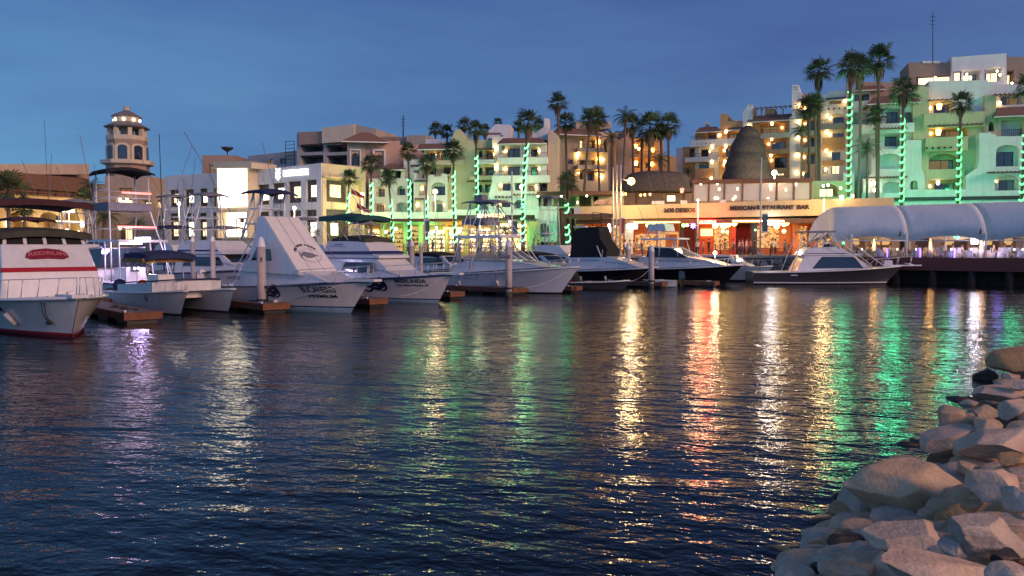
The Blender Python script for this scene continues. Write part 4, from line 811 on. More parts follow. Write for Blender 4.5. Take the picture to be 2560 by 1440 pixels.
def palm(cx, cy, bx, Y, rpx, label, kind=0, lit=(), lm='mint_string', group=None, tr=.2, base_z=ZP, skirt=1.0, glow=0.0, bend=0.0):
    top = P(cx, cy, Y); b0 = P(bx, 620, Y); base = Vector((b0.x, b0.y, base_z)); s_ = 1991.0 / Y; rr = rpx / s_ * 1.26
    t = thing('palm_tree', label, 'palm', base, group)
    seed_ = rnd.uniform(0, 6); n = 14; pts = []; rad = []
    if not bend: bend = rnd.uniform(-.28, .28)
    for i in range(n + 1):
        f = i / n; p = base.lerp(top, f); p.x += bend * math.sin(math.pi * f) + .05 * math.sin(f * 7 + seed_) * (1 - f); pts.append(p); rad.append(tr * (1.35 - .55 * min(1, f * 2.5)) * (1 + .05 * (i % 2)))
    mb = MB(); mb.tube(pts, rad, 9); mb.build('trunk', 'trunk', t)
    for nm, me, k in (('crown', CR[kind][0], 1.0), ('dead_fronds', CR[kind][1], skirt)):
        o = bpy.data.objects.new(nm, me); col.objects.link(o); o.parent = t; o.location = top - base; o.scale = (rr, rr, rr * (1.0 if nm == 'crown' else k * 1.2)); o.rotation_euler = (0, 0, rnd.uniform(0, 6.28))
    for y0, y1 in lit:
        z1 = P(cx, y0, Y).z; z0 = max(P(cx, y1, Y).z, base_z + .1); mb = MB(); tt = z0; a = rnd.uniform(0, 6); sp = []
        turns = (z1 - z0) / .86; m_ = int(turns * 14)
        def at(z): f = (z - base.z) / (top.z - base.z); p = base.lerp(top, f); p.x += bend * math.sin(math.pi * f); return p, tr * (1.35 - .55 * min(1, f * 2.5))
        for i in range(m_ + 1):
            z = z0 + (z1 - z0) * i / m_; p, r_ = at(z); th = a + 2 * math.pi * turns * i / m_; sp.append(p + Vector(((r_ + .015) * math.cos(th), (r_ + .015) * math.sin(th), .22 * math.sin(th))))
        mb.tube(sp, .10, 5); mb.build('light_string', lm, t)
        if glow:
            for f in (.08, .36, .66):
                p, r_ = at(z0 + (z1 - z0) * f); lightpt('string_glow', p + Vector((0, .9, 0)), (.06, 1, .42), glow * (1.05 if lm == 'mint_string' else 2.7), .55, t)
    return t
G1 = 'palms wound with green lights'; G2 = 'unlit palms among the apartments'
palm(874, 448, 873, 94, 22, 'short palm at the mall corner wound with a pale string of lights', 1, [(484, 560)], 'mint_string', G1, .13, skirt=.6, glow=10)
palm(926, 413, 921, 95, 25, 'palm wound with pale green lights between mall wing and pink arched building', 0, [(456, 535)], 'mint_string', G1, .17, glow=60)
palm(970, 446, 979, 95.5, 24, 'leaning lit palm in front of the roofed terrace pavilion', 2, [(502, 604)], 'mint_string', G1, .15, glow=60)
palm(1020, 382, 1023, 95, 23, 'straight lit palm before the small white upper block, second tallest of the left row', 1, [(446, 606)], 'mint_string', G1, .17, glow=80)
palm(1068, 412, 1071, 95.5, 25, 'lit palm with a drooping crown directly right of the straight lit palm', 3, [(492, 606)], 'mint_string', G1, .16, glow=80)
palm(1134, 380, 1140, 95, 27, 'lit palm with a wide dark crown under the terracotta eave', 0, [(430, 604)], 'mint_string', G1, .17, glow=80)
palm(1190, 324, 1194, 95, 23, 'tall lit palm before the sweeping olive wall', 2, [(388, 560)], 'mint_string', G1, .17, skirt=1.5, glow=80)
palm(1321, 308, 1307, 94, 31, 'tallest lit palm of the left row, before the tiled corner bay', 1, [(360, 520), (505, 606)], 'mint_string', G1, .21, skirt=1.4, glow=90)
palm(1420, 456, 1424, 94, 27, 'low thick palm lit only in two short stretches beside the small dark thatch', 3, [(506, 530), (560, 604)], 'mint_string', G1, .24, skirt=1.7, glow=40)
palm(2128, 168, 2124, 92, 34, 'very tall palm wound with bright green lights at the left end of the tent', 0, [(232, 495)], 'green_string', G1, .24, skirt=1.5, glow=110)
palm(2258, 232, 2253, 90, 36, 'bright green lit palm before the olive tower with a shaggy crown', 2, [(290, 508)], 'green_string', G1, .21, glow=150)
palm(2402, 262, 2394, 89, 30, 'bright green lit palm before the amber lit balconies', 1, [(322, 560)], 'green_string', G1, .2, glow=150)
palm(2572, 215, 2550, 86, 32, 'bright green lit palm cut by the right edge of the view', 3, [(334, 625)], 'green_string', G1, .22, glow=150)
for (cx, cy, bx, Y, rp, k, tr, sk, bn, lb) in (
    (1089, 325, 1089, 124, 18, 0, .2, .8, 0, 'small palm crown rising behind the left roof, left of a pair'), (1117, 331, 1116, 124, 18, 1, .2, .8, 0, 'small palm crown rising behind the left roof, right of a pair'),
    (1160, 313, 1161, 122, 18, 2, .2, 1, 0, 'palm rising behind the pointed wall top'), (1212, 328, 1210, 120, 17, 3, .2, 1, 0, 'palm touching the tall lit palm from behind'),
    (1244, 309, 1244, 122, 13, 1, .2, .5, 0, 'tiny palm tuft over the white rooftop cube'), (1296, 318, 1296, 121, 15, 0, .2, .7, 0, 'palm half hidden behind the tallest lit palm'), (1348, 312, 1348, 121, 15, 3, .2, .7, 0, 'palm tuft beside the white chimney wall'),
    (1394, 258, 1393, 104, 24, 0, .19, 1.5, 0, 'tallest slim unlit palm right of the tan end wall'), (1413, 308, 1418, 106, 25, 1, .19, 1, 0, 'palm leaning behind the tallest slim palm'),
    (1476, 302, 1444, 103, 30, 2, .19, 1.1, 0, 'palm leaning right across the amber lit balconies'), (1492, 298, 1502, 104, 28, 0, .19, 1.1, 0, 'palm crossing crowns with the leaning palm'),
    (1530, 344, 1522, 106, 27, 4, .16, 1, 0, 'feathery palm with drooping leaves before the blank pale wall'), (1563, 292, 1512, 105, 32, 4, .18, 1, .8, 'curved feathery palm bending out over the pale wall'),
    (1581, 312, 1578, 108, 26, 3, .22, 1.4, 0, 'palm close right of the curved feathery palm'), (1605, 352, 1606, 109, 26, 4, .2, 1, 0, 'low bushy palm before the ochre lit block'),
    (1626, 318, 1627, 108, 36, 1, .24, 1.6, 0, 'big shaggy palm before the ochre lit block'), (1652, 330, 1651, 110, 24, 0, .2, 1, 0, 'palm between the shaggy palm and the outermost one'), (1670, 314, 1664, 108, 30, 2, .2, 1.2, 0, 'outermost right palm of the middle clump against the sky'),
    (2047, 178, 2044, 104, 32, 0, .24, 1.6, 0, 'very tall unlit palm before the white chimney tower'), (2150, 172, 2136, 97, 32, 3, .2, 1.8, 0, 'shaggy palm close behind the tall green lit palm'), (2198, 152, 2194, 100, 36, 1, .24, 1.4, 0, 'tallest unlit palm on the right against the sky'),
    (2020, 270, 2016, 102, 30, 2, .2, 1, 0, 'dark palm before the middle balconies of the orange block'), (2004, 326, 2008, 101, 27, 4, .18, 1, 0, 'dark low palm before the lower balconies of the orange block'), (2036, 262, 2038, 101, 24, 3, .2, 1, 0, 'dark palm beside the very tall unlit palm'),
    (2168, 370, 2164, 98, 34, 4, .18, 1, 0, 'dark drooping palm behind the green lit palm by the tent'), (2190, 290, 2186, 99, 26, 2, .18, 1, 0, 'dim palm under the tiled eave on the right'), (1650, 400, 1650, 107, 26, 4, .2, 1, 0, 'bushy dark palm at the foot of the ochre block'), (1720, 428, 1720, 104, 17, 4, .12, .5, 0, 'small palm over the ridge of the broad thatched roof'),
    (22, 478, 22, 92, 46, 3, .25, 1, 0, 'bushy palm at the left edge before the yellow arcade'), (228, 466, 226, 96, 30, 4, .2, 1, 0, 'dark palm between arcade and tower'), (212, 500, 214, 95, 28, 3, .2, 1, 0, 'low dark palm at the arcade corner'), (262, 545, 262, 94, 40, 4, .2, .6, 0, 'wide dark palm behind the fishing tower'), (345, 560, 345, 94, 26, 4, .15, .6, 0, 'short palm right of the wide dark palm'), (60, 520, 62, 93, 26, 1, .2, 1, 0, 'short palm behind the dark folded awning'), (790, 582, 790, 92, 14, 4, .08, .4, 0, 'small potted palm at the foot of the mall corner'), (1262, 575, 1262, 93, 20, 4, .1, .4, 0, 'small bright palm in front of the market shop')):
    palm(cx, cy, bx, Y, rp, lb, k, (), group=G2, tr=tr, skirt=sk, bend=bn)
# ------------------------------------------------------------------ street lamps, banner poles, flags
def lamp_post(px, ytop, Y, label, head, m, w, arm=0, banner=None, globe=.3, c=(1, .6, .25), yb=None, heady=None):
    tp = P(px, ytop, Y); t = thing('street_lamp' if head else 'banner_pole', label, 'street lamp' if head else 'pole', (tp.x, tp.y, ZP))
    mb = MB(); mb.tube([(tp.x, tp.y, ZP), tp], [.11, .07], 8); mb.lathe((tp.x, tp.y, ZP), [(.22, 0), (.2, .3), (.12, .4)], 8); mb.build('pole', 'pole_white', t)
    if head:
        h = P(px + arm, heady or ytop, Y)
        if arm: a = MB(); a.tube([P(px, heady - 6 if heady else ytop, Y), h], .05, 6); a.build('arm', 'pole_white', t)
        g = MB(); g.ball(h, globe, 10); g.build('lamp_globe', m, t)
        if w: lightpt('lamp_light', h + Vector((0, -.6 if not arm else 0, -.4)), c, w, .5, t)
    if banner:
        x0, x1, y0, y1, m2 = banner; a = P(x0, y0, Y); b_ = P(x1, y1, Y); g = MB(); g.box(((a.x + b_.x) / 2, Y, (a.z + b_.z) / 2), (abs(b_.x - a.x), .05, abs(a.z - b_.z))); f_ = g.build('banner', m2, t)
        for yy in (y0, y1): q = P(x0, yy, Y); g = MB(); g.box(((a.x + b_.x) / 2, Y, q.z), (abs(b_.x - a.x), .09, .14)); g.build('bracket', 'pole_white', t)
    return t
lamp_post(1552, 412, 89, 'white lamp post with one big amber globe on an arm and a dark red banner', True, 'lamp_amber', 1900, 26, (1553, 1562, 545, 585, 'banner_red'), .42, (1, .66, .27), heady=453)
lamp_post(1542, 412, 89.6, 'plain white pole close left of the amber lamp post', False, None, 0); lamp_post(1533, 418, 90.2, 'plain white flag pole outermost left of the three poles by the amber lamp', False, None, 0)
lamp_post(1904, 394, 86.5, 'tall pale pole with a teal banner at the quay edge in front of the lettering', False, None, 0, 0, (1906, 1919, 535, 580, 'banner_teal'))
lamp_post(1936, 432, 98, 'street lamp with a bright white globe beside the tall thatched roof', True, 'lamp_white', 1500, 0, None, .32, (1, .75, .45))
lamp_post(1280, 428, 90, 'pale mast with a dark banner before the market', False, None, 0, 0, (1282, 1294, 552, 586, 'banner_teal'))
lamp_post(1061, 455, 91, 'pale mast with a dark banner before the glowing shops', False, None, 0, 0, (1063, 1074, 550, 580, 'banner_teal'))
lamp_post(905, 487, 96, 'globe lamp beside the mall wing and its red flag', True, 'lamp_warm', 500, 0, None, .28, (1, .62, .3))
lamp_post(1088, 479, 96, 'globe lamp before the green parapet between two lit palms', True, 'lamp_warm', 350, 0, None, .28, (1, .7, .35))
lamp_post(1305, 467, 95, 'globe lamp beside the tallest lit palm of the left row', True, 'lamp_warm', 250, 0, None, .28, (1, .7, .35))
lamp_post(1200, 540, 93, 'low globe lamp glowing in front of the market awning, left one', True, 'lamp_white', 300, 0, None, .24, (1, .75, .4))
lamp_post(447, 509, 93, 'globe lamp on an added post before the left windows of the white mall', True, 'lamp_white', 330, 0, None, .2, (1, .74, .5))  # boat tower lamp; post added ashore to warm the mall wall
lamp_post(736, 520, 92, 'globe lamp on an added post before the right windows of the white mall', True, 'lamp_white', 230, 0, None, .2, (1, .74, .5))  # another boat tower lamp set on an added post, warming the mall
lamp_post(172, 512, 93, 'low globe lamp beside the lit arcade sign', True, 'lamp_white', 500, 0, None, .3, (1, .75, .4))
lamp_post(1745, 500, 88, 'added short lamp with an amber globe facing the red neon sign', True, 'lamp_amber', 700, 0, None, .12, (1, .6, .25))  # added lamp, evens out the warm light along the fascia
lamp_post(2060, 500, 87.5, 'added short lamp with a small amber globe beside the tent end', True, 'lamp_amber', 700, 0, None, .12, (1, .6, .25))  # second added lamp for even warm light on the fascia
for (px, py, Y, lb) in ((878, 470, 93.5, 'small red flag on a leaning staff by the mall wing, upper one'), (892, 506, 93, 'bigger red flag on a leaning staff by the mall wing, lower one')):
    a = P(px, py, Y); t = thing('flag', lb, 'flag', a); mb = MB(); rows = []
    for i in range(7): u = i / 6; rows.append([a + Vector((1.5 * u, .12 * math.sin(u * 7), -.9 * u + .25 * v - .9 * v * (1 - .3 * u))) for v in (0, .5, 1)])
    mb.grid(rows); mb.build('cloth', 'flag_red', t, recalc=False); mb = MB(); mb.tube([a + Vector((-1.2, 0, 1.8)), a + Vector((1.9, 0, -2.6))], .035, 5); mb.build('staff', 'alu', t)
def far_mast(px, y0, y1, Y, label, r=.12):
    a = P(px, y0, Y); b_ = P(px, y1, Y); mb = MB(); mb.tube([b_, a], [r, r * .6], 6)
    for k in range(3): z = a.z - .6 - .5 * k; mb.tube([(a.x - .35, a.y, z), (a.x + .35, a.y, z)], .03, 4)
    tag(mb.build('antenna_mast', 'iron'), label, 'antenna')
far_mast(1008, 288, 345, 122, 'thin antenna mast on the roof of the unfinished hotel'); far_mast(2332, 30, 158, 103, 'thin tall antenna on the penthouse roof', .06)
# ------------------------------------------------------------------ deck and white tent on the right
ZD = 2.45
def DY(px): return 79.0 + (66.0 - 79.0) * (px - 2105) / 655.0
def dk(px, Y): p = P(px, 640, Y); return Vector((p.x, p.y, 0))
t = thing('dining_deck', 'dark red edged dining deck on posts over the water under the white tent', 'deck', (dk(2350, 74).x, 74, 0))
a, c = dk(2105, 79), dk(2760, 66); n = Vector((0, 1, 0))
def slabz(mb, a, c, y0, y1, z0, z1): mb.hexa([a + n * y0 + Vector((0, 0, z0)), c + n * y0 + Vector((0, 0, z0)), c + n * y1 + Vector((0, 0, z0)), a + n * y1 + Vector((0, 0, z0)), a + n * y0 + Vector((0, 0, z1)), c + n * y0 + Vector((0, 0, z1)), c + n * y1 + Vector((0, 0, z1)), a + n * y1 + Vector((0, 0, z1))])
mb = MB(); slabz(mb, a, c, .2, 17, ZD - .4, ZD); mb.build('deck_floor', 'dock_wood', t)
mb = MB(); slabz(mb, a, c, -.05, .195, ZD - 1.15, ZD + .06); mb.build('deck_fascia', 'deck_red', t)
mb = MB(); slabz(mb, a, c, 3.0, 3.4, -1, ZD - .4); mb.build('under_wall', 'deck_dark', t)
for px in (2175, 2270, 2368, 2468, 2560, 2660): p = a.lerp(c, (px - 2105) / 655); mb = MB(); mb.tube([(p.x, p.y + .5, -1.5), (p.x, p.y + .5, ZD - .5)], .32, 12); mb.build('deck_post', 'deck_dark', t)
T = thing('pavilion_tent', 'long white vaulted tent over the dining deck with sagging bays', 'tent', (dk(2300, 77).x, 77, ZD))
seams = [2082, 2272, 2470, 2760]
def tent_pt(px, v, sag):                        # v 0 front eave, 1 ridge, 2 back eave
    Y = DY(px) + .1 + 3.4 * v
    f = math.sin(min(v, 2 - v) * math.pi / 2); e = 4.5; rid = 7.6
    z = e + (rid - e) * (f ** .52) - sag * .45 * (1 - f) ** 2.2
    p = P(px, 620, DY(px)); x = p.x; return Vector((x, Y, z))
for i in range(3):
    mb = MB(); mb.smooth = True; rows = []
    for k in range(15):
        u = k / 14; px = seams[i] + (seams[i + 1] - seams[i]) * u; sag = (math.cos(2 * math.pi * u) * .5 + .5) ** 1.6
        row = []
        for q in range(21):
            v = q / 10; p = tent_pt(px, v, sag); p.z += .035 * noise.noise(Vector((p.x * .9, v * 3, 1)))
            if i == 0 and u < .3: g = (1 - u / .3) ** 2; p.x += (.75 * math.sin(min(v, 2 - v) * math.pi / 2)) * g * 1.2; p.z -= .25 * g * math.sin(min(v, 2 - v) * math.pi / 2)
            row.append(p)
        rows.append(row)
    mb.grid(rows); o = mb.build('canopy_bay', 'white_canvas', T)
    if i == 0:
        g = MB(); ct = Vector((rows[0][0].x + .9, rows[0][10].y, 4.9)); g.add(rows[0] + [ct], [(j, j + 1, 21) for j in range(20)]); g.build('end_flap', 'white_canvas', T)
    s_ = bpy.data.objects[o.name]; md = s_.modifiers.new('thick', 'SOLIDIFY'); md.thickness = .04
    mb = MB(); mb.tube([rows[0][0] + Vector((0, .05, .05)), rows[-1][0] + Vector((0, .05, .05))], .06, 6); mb.build('eave_rail', 'white_paint', T)
for px in (2130, 2268, 2366, 2466, 2566, 2700):
    for Y in ((DY(px) + .2, DY(px) + 6.8) if px != 2366 else (DY(px) + 6.8,)): p = P(px, 640, DY(px)); mb = MB(); mb.tube([(p.x, Y, ZD), (p.x, Y, 4.72)], .1, 8); mb.build('tent_post', 'white_paint', T)
for px, py in ((2250, 582), (2451, 577)): p = P(px, py, DY(px) - .1); mb = MB(); mb.prism([p + Vector(q) for q in ((0, 0, .25), (.12, 0, .0), (.03, 0, -.35), (-.12, 0, -.3), (-.04, 0, -.1))], (0, .04, 0)); mb.build('pennant', 'boat_black', T)
for px, py, m_ in ((2388, 590, 'green_neon'), (2394, 594, 'green_neon'), (2100, 596, 'green_neon'), (2108, 608, 'green_neon')): p = P(px, py, DY(px) + .4); mb = MB(); mb.ball(p, .14, 8); mb.build('deck_lamp', m_, T)
mb = MB(); p = P(2437, 603, DY(2437) + .7); mb.box(p, (.62, .05, .5), 0, 1.25); mb.build('lit_screen', 'screen', T)
lightpt('screen_light', p + Vector((0, -.4, 0)), (.85, .8, 1), 300, .25, T)
# heaters, tables, chairs
def heater(px, Y, lb):
    Y = Y - 68.5 + DY(px)
    p = P(px, 640, Y); t = thing('patio_heater', lb, 'patio heater', (p.x, Y, ZD), 'glass tube patio heaters on the deck')
    mb = MB(); mb.lathe((0, 0, 0), [(.25, 0), (.25, .7), (.2, .8)], 10); mb.build('base', 'alu', t, local=True)
    mb = MB(); mb.lathe((0, 0, .8), [(.02, 0), (.085, .08), (.09, .35), (.05, .8), (.012, 1.05)], 8); mb.build('flame', 'flame', t, local=True)
    for k in range(4): a_ = k * math.pi / 2 + .6; mb = MB(); mb.tube([(.2 * math.cos(a_), .2 * math.sin(a_), .8), (.1 * math.cos(a_), .1 * math.sin(a_), 1.9)], .016, 4); mb.build('guard_bar', 'steel', t, local=True)
    mb = MB(); mb.lathe((0, 0, 1.9), [(.3, 0), (.26, .06), (.04, .14)], 10); mb.build('hood', 'alu', t, local=True); lightpt('flame_light', Vector((p.x, Y - .35, ZD + 1.3)), (1, .5, .15), 45, .12, t)
heater(2184, 71.5, 'flaming glass tube heater, leftmost one on the deck'); heater(2325, 71.5, 'flaming glass tube heater between the second and third tent posts, biggest flame'); heater(2452, 71, 'flaming glass tube heater right beside the white screen')
def make_table(lit):
    t = thing('dining_table', 'white clothed dining table with a candle on the deck', 'table', (0, 0, 0), 'clothed tables on the dining deck')
    mb = MB(); mb.lathe((0, 0, 0), [(.5, .04), (.47, .35), (.46, .7), (.52, .74), (.02, .76)], 14); mb.build('tablecloth', 'cloth_white', t, local=True)
    mb = MB(); mb.lathe((0, 0, .765), [(.035, 0), (.045, .06), (.03, .12)], 6); mb.build('candle', 'candle', t, local=True); return t
def make_chair():
    t = thing('dining_chair', 'pale dining chair on the deck', 'chair', (0, 0, 0), 'chairs on the dining deck')
    mb = MB(); mb.box((0, 0, .46), (.44, .44, .05)); mb.build('seat', 'cloth_white', t, local=True)
    mb = MB(); mb.box((0, .2, .74), (.42, .05, .5), 0, .95); mb.build('backrest', 'cloth_white', t, local=True)
    for x in (-.19, .19):
        for y in (-.19, .19): mb = MB(); mb.tube([(x, y, 0), (x * .95, y * .95, .44)], .02, 5); mb.build('leg', 'alu', t, local=True)
    return t
tab0 = make_table(0); ch0 = make_chair(); first = [True, True]
PEOPLE_SEATS = []
def place(root, k, x, y, z, rz, label=None):
    o = root if first[k] else copy_tree(root); first[k] = False
    o.location = (x, y, z); o.rotation_euler = (0, 0, rz)
    if label: o['label'] = label
    return o
for px, Y in ((2128, 73.2), (2155, 72.2), (2198, 71.2), (2212, 74), (2243, 72.8), (2290, 71.2), (2312, 74), (2345, 72), (2378, 70.8), (2405, 73.4), (2428, 71.4), (2480, 72), (2508, 70.9), (2535, 73.5), (2556, 71.3)):
    Y = Y - 68.5 + DY(px); p = P(px, 640, Y); place(tab0, 0, p.x, Y, ZD, rnd.uniform(0, 6))
    for k in range(3):
        a_ = rnd.uniform(0, .8) + k * 2.1; x, y = p.x + .85 * math.cos(a_), Y + .75 * math.sin(a_); place(ch0, 1, x, y, ZD, a_ - math.pi / 2); PEOPLE_SEATS.append((x, y, ZD, a_ - math.pi / 2))
for o in list(col.objects):
    if o.get('category') in ('table', 'chair') and o.parent is None: o['label'] = {'table': 'white clothed dining table with a candle under the tent', 'chair': 'pale dining chair at a clothed table under the tent'}[o['category']]
for px, Y in ((2218, 70), (2386, 69.8), (2300, 70.3)): Y = Y - 68.5 + DY(px); p = P(px, 640, Y); mb = MB(); mb.tube([(p.x, Y, ZD), (p.x, Y, ZD + .9)], .07, 8); mb.build('violet_lamp', 'violet'); o = col.objects[-1] if False else bpy.data.objects[[q.name for q in col.objects if q.name.startswith('violet_lamp')][-1]]; tag(o, 'slim violet glowing light column between the clothed tables', 'lamp', 'violet light columns')
lightpt('violet_wash', P(2390, 610, DY(2390) + 1.4) + Vector((0, 0, .2)), (.3, .15, 1), 60, .3, T); lightpt('violet_wash', P(2500, 610, DY(2500) + 1.5) + Vector((0, 0, .2)), (.3, .2, 1), 40, .3, T)
lightpt('tent_fill', P(2200, 600, DY(2200) + 3.5), (1, .75, .4), 35, .4, T); lightpt('tent_fill', P(2400, 600, DY(2400) + 4), (1, .75, .4), 35, .4, T)  # the last two are added fill under the tent, without a lamp
# the bar behind the tent
b = Bld('tent_bar_building', 'dim brown bar front with yellow lit niches behind the tent', 'bar', Facade(2080, 90, 2700, 84))
b.block((2085, 520, 2680, 660), [(2130, 585, 2165, 640, 'n'), (2172, 588, 2230, 640, 'n'), (2250, 585, 2262, 640, 'n'), (2290, 588, 2330, 640, 'n'), (2360, 588, 2420, 640, 'n'), (2440, 590, 2500, 640, 'n'), (2510, 590, 2540, 640, 'n')], 'brown_plaster', 0, 3, 1.2)
for x0, x1 in ((2133, 2148), (2178, 2200), (2206, 2228), (2366, 2384), (2500 - 40, 2480), (2512, 2536)): mb = MB(); b.pbox(mb, x0, 594, x1, 612, -1.15, -1.0); mb.build('lit_niche', 'shop_dim', b.root)
b.done()
# ------------------------------------------------------------------ railing of posts and ropes along the quay
def quay_pt(px):
    for a_, c_ in zip(WALL[:-1], WALL[1:]):
        k0, k1 = a_.x / a_.y, c_.x / c_.y; k = (px - 1280) / 1991.0
        if k0 <= k <= k1: f = (k - k0) / (k1 - k0); return a_.lerp(c_, f)
    return WALL[-1]
pp = [1010 + i * 46 for i in range(23)]
pts = [quay_pt(x) + Vector((0, .5, 0)) for x in pp]
for i, p in enumerate(pts):
    t = thing('rope_post', 'dark iron post carrying sagging ropes along the quay edge', 'post', (p.x, p.y, ZP), 'rope posts along the quay')
    mb = MB(); mb.tube([(p.x, p.y, ZP), (p.x, p.y, ZP + 1.1)], .055, 6); mb.ball((p.x, p.y, ZP + 1.15), .08, 6); mb.build('post', 'iron', t)
    if i + 1 < len(pts):
        for h in (.95, .65, .35):
            d = pts[i + 1] - p; mb = MB(); mb.tube([p + d * f + Vector((0, 0, ZP + h - .22 * math.sin(math.pi * f))) for f in [j / 6 for j in range(7)]], .018, 4); mb.build('rope', 'trunk', t)
# ------------------------------------------------------------------ people
def body(joints, edges, name):
    me = bpy.data.meshes.new(name); me.from_pydata([j[:3] for j in joints], edges, []); o = bpy.data.objects.new(name, me); col.objects.link(o)
    sk = o.modifiers.new('skin', 'SKIN'); sk.use_smooth_shade = True; sb = o.modifiers.new('sub', 'SUBSURF'); sb.levels = 1; sb.render_levels = 1
    for i, v in enumerate(me.skin_vertices[0].data): v.radius = (joints[i][3], joints[i][4] if len(joints[i]) > 4 else joints[i][3]); v.use_root = (i == 0)
    dg = bpy.context.evaluated_depsgraph_get(); dg.update(); m2 = bpy.data.meshes.new_from_object(o.evaluated_get(dg)); bpy.data.objects.remove(o); return m2
def pose(kind):
    sit = kind == 'sit'; hz_ = .5 if sit else .95; up = .0
    J = [(0, 0, hz_, .15, .11), (0, 0, hz_ + .22, .15, .11), (0, -.0, hz_ + .42, .17, .11), (0, -.01, hz_ + .55, .06), (0, -.02, hz_ + .68, .085, .1), (0, -.02, hz_ + .80, .07, .085)]
    E = [(0, 1), (1, 2), (2, 3), (3, 4), (4, 5)]
    def chain(a, pts):
        for p in pts: J.append(p); E.append((a, len(J) - 1)); a = len(J) - 1
    st = {'stand': 0, 'walk': .22, 'sit': 0, 'lean': .05}[kind]
    for s in (-1, 1):
        if sit: chain(0, [(.1 * s, -.06, hz_ - .0, .085), (.12 * s, -.42, hz_ + .0, .06), (.12 * s, -.45, .1, .04), (.12 * s, -.58, .04, .035)])
        else: chain(0, [(.09 * s, 0, hz_ - .1, .085), (.1 * s, -st * s * .5, .5, .06), (.1 * s, -st * s + (.06 if st else 0), .09, .04), (.1 * s, -st * s - .13, .04, .035)])
        if kind == 'lean' or sit: chain(2, [(.21 * s, 0, hz_ + .44, .055), (.25 * s, -.05, hz_ + .17, .043), (.2 * s, -.3, hz_ + .16, .035), (.18 * s, -.38, hz_ + .18, .03)])
        else: chain(2, [(.21 * s, 0, hz_ + .44, .055), (.26 * s, .02 + st * s * .3, hz_ + .17, .043), (.27 * s, -.06 + st * s * .8, hz_ - .08, .035), (.27 * s, -.1 + st * s, hz_ - .17, .03)])
    me = body(J, E, 'body')
    for m_ in ('skin', 'white_paint', 'navy'): me.materials.append(M[m_])
    for p in me.polygons:
        c = p.center; z = c.z; r_ = abs(c.x)
        if z > hz_ + .53 or (r_ > .2 and z < hz_ + .33 and z > .3) or z < .07: k = 0
        elif z > hz_ + .02 or (sit and r_ < .02): k = 1
        else: k = 2 if z > (.3 if kind == 'stand' else .0) else 0
        p.material_index = k
    return me, hz_
SH = [mat('shirt_' + n_, c, .9, var=.1) for n_, c in (('white', (.68, .66, .62)), ('tan', (.42, .3, .2)), ('red', (.4, .06, .05)), ('blue', (.10, .16, .32)), ('black', (.03, .03, .03)), ('green', (.12, .22, .14)), ('coral', (.6, .25, .18)))]
TR = [mat('trousers_' + n_, c, .9, var=.1) for n_, c in (('dark', (.03, .03, .04)), ('jeans', (.06, .09, .17)), ('khaki', (.35, .28, .18)))]
BOD = {k: pose(k) for k in ('stand', 'walk', 'sit', 'lean')}
hm = MB(); hm.lathe((0, 0, 0), [(.088, -.05), (.102, .01), (.085, .075), (.02, .1)], 10); ho = hm.build('hair', 'hair', None); HAIR = ho.data; bpy.data.objects.remove(ho)
def person(kind, loc, rz, si, ti, label, sc_=1.0, group=None):
    me, hz_ = BOD[kind]; t = thing('person', label, 'person', loc, group, rz); t.scale = (sc_,) * 3
    o = bpy.data.objects.new('body', me); col.objects.link(o); o.parent = t
    for i, m_ in ((1, SH[si]), (2, TR[ti])): o.material_slots[i].link = 'OBJECT'; o.material_slots[i].material = m_
    h = bpy.data.objects.new('hair', HAIR); col.objects.link(h); h.parent = t; h.location = (0, -.005, hz_ + .8)
SN = ['white shirt', 'tan shirt', 'red shirt', 'blue shirt', 'black shirt', 'green shirt', 'coral shirt']; TN = ['dark trousers', 'jeans', 'khaki trousers']
GP = 'people strolling on the promenade'; GS = 'guests seated under the tent'
def crowd(px, Y, kind, si, ti, where, rz=None):
    p = P(px, 640, Y); rz = rnd.uniform(0, 6.28) if rz is None else rz
    person(kind, (p.x, Y, ZP), rz, si, ti, 'person in %s and %s %s %s' % (SN[si], TN[ti], {'stand': 'standing', 'walk': 'walking', 'lean': 'standing with bent arms'}[kind], where), rnd.uniform(.93, 1.05), GP)
crowd(1744, 86.9, 'lean', 0, 0, 'at the quay railing', math.pi)
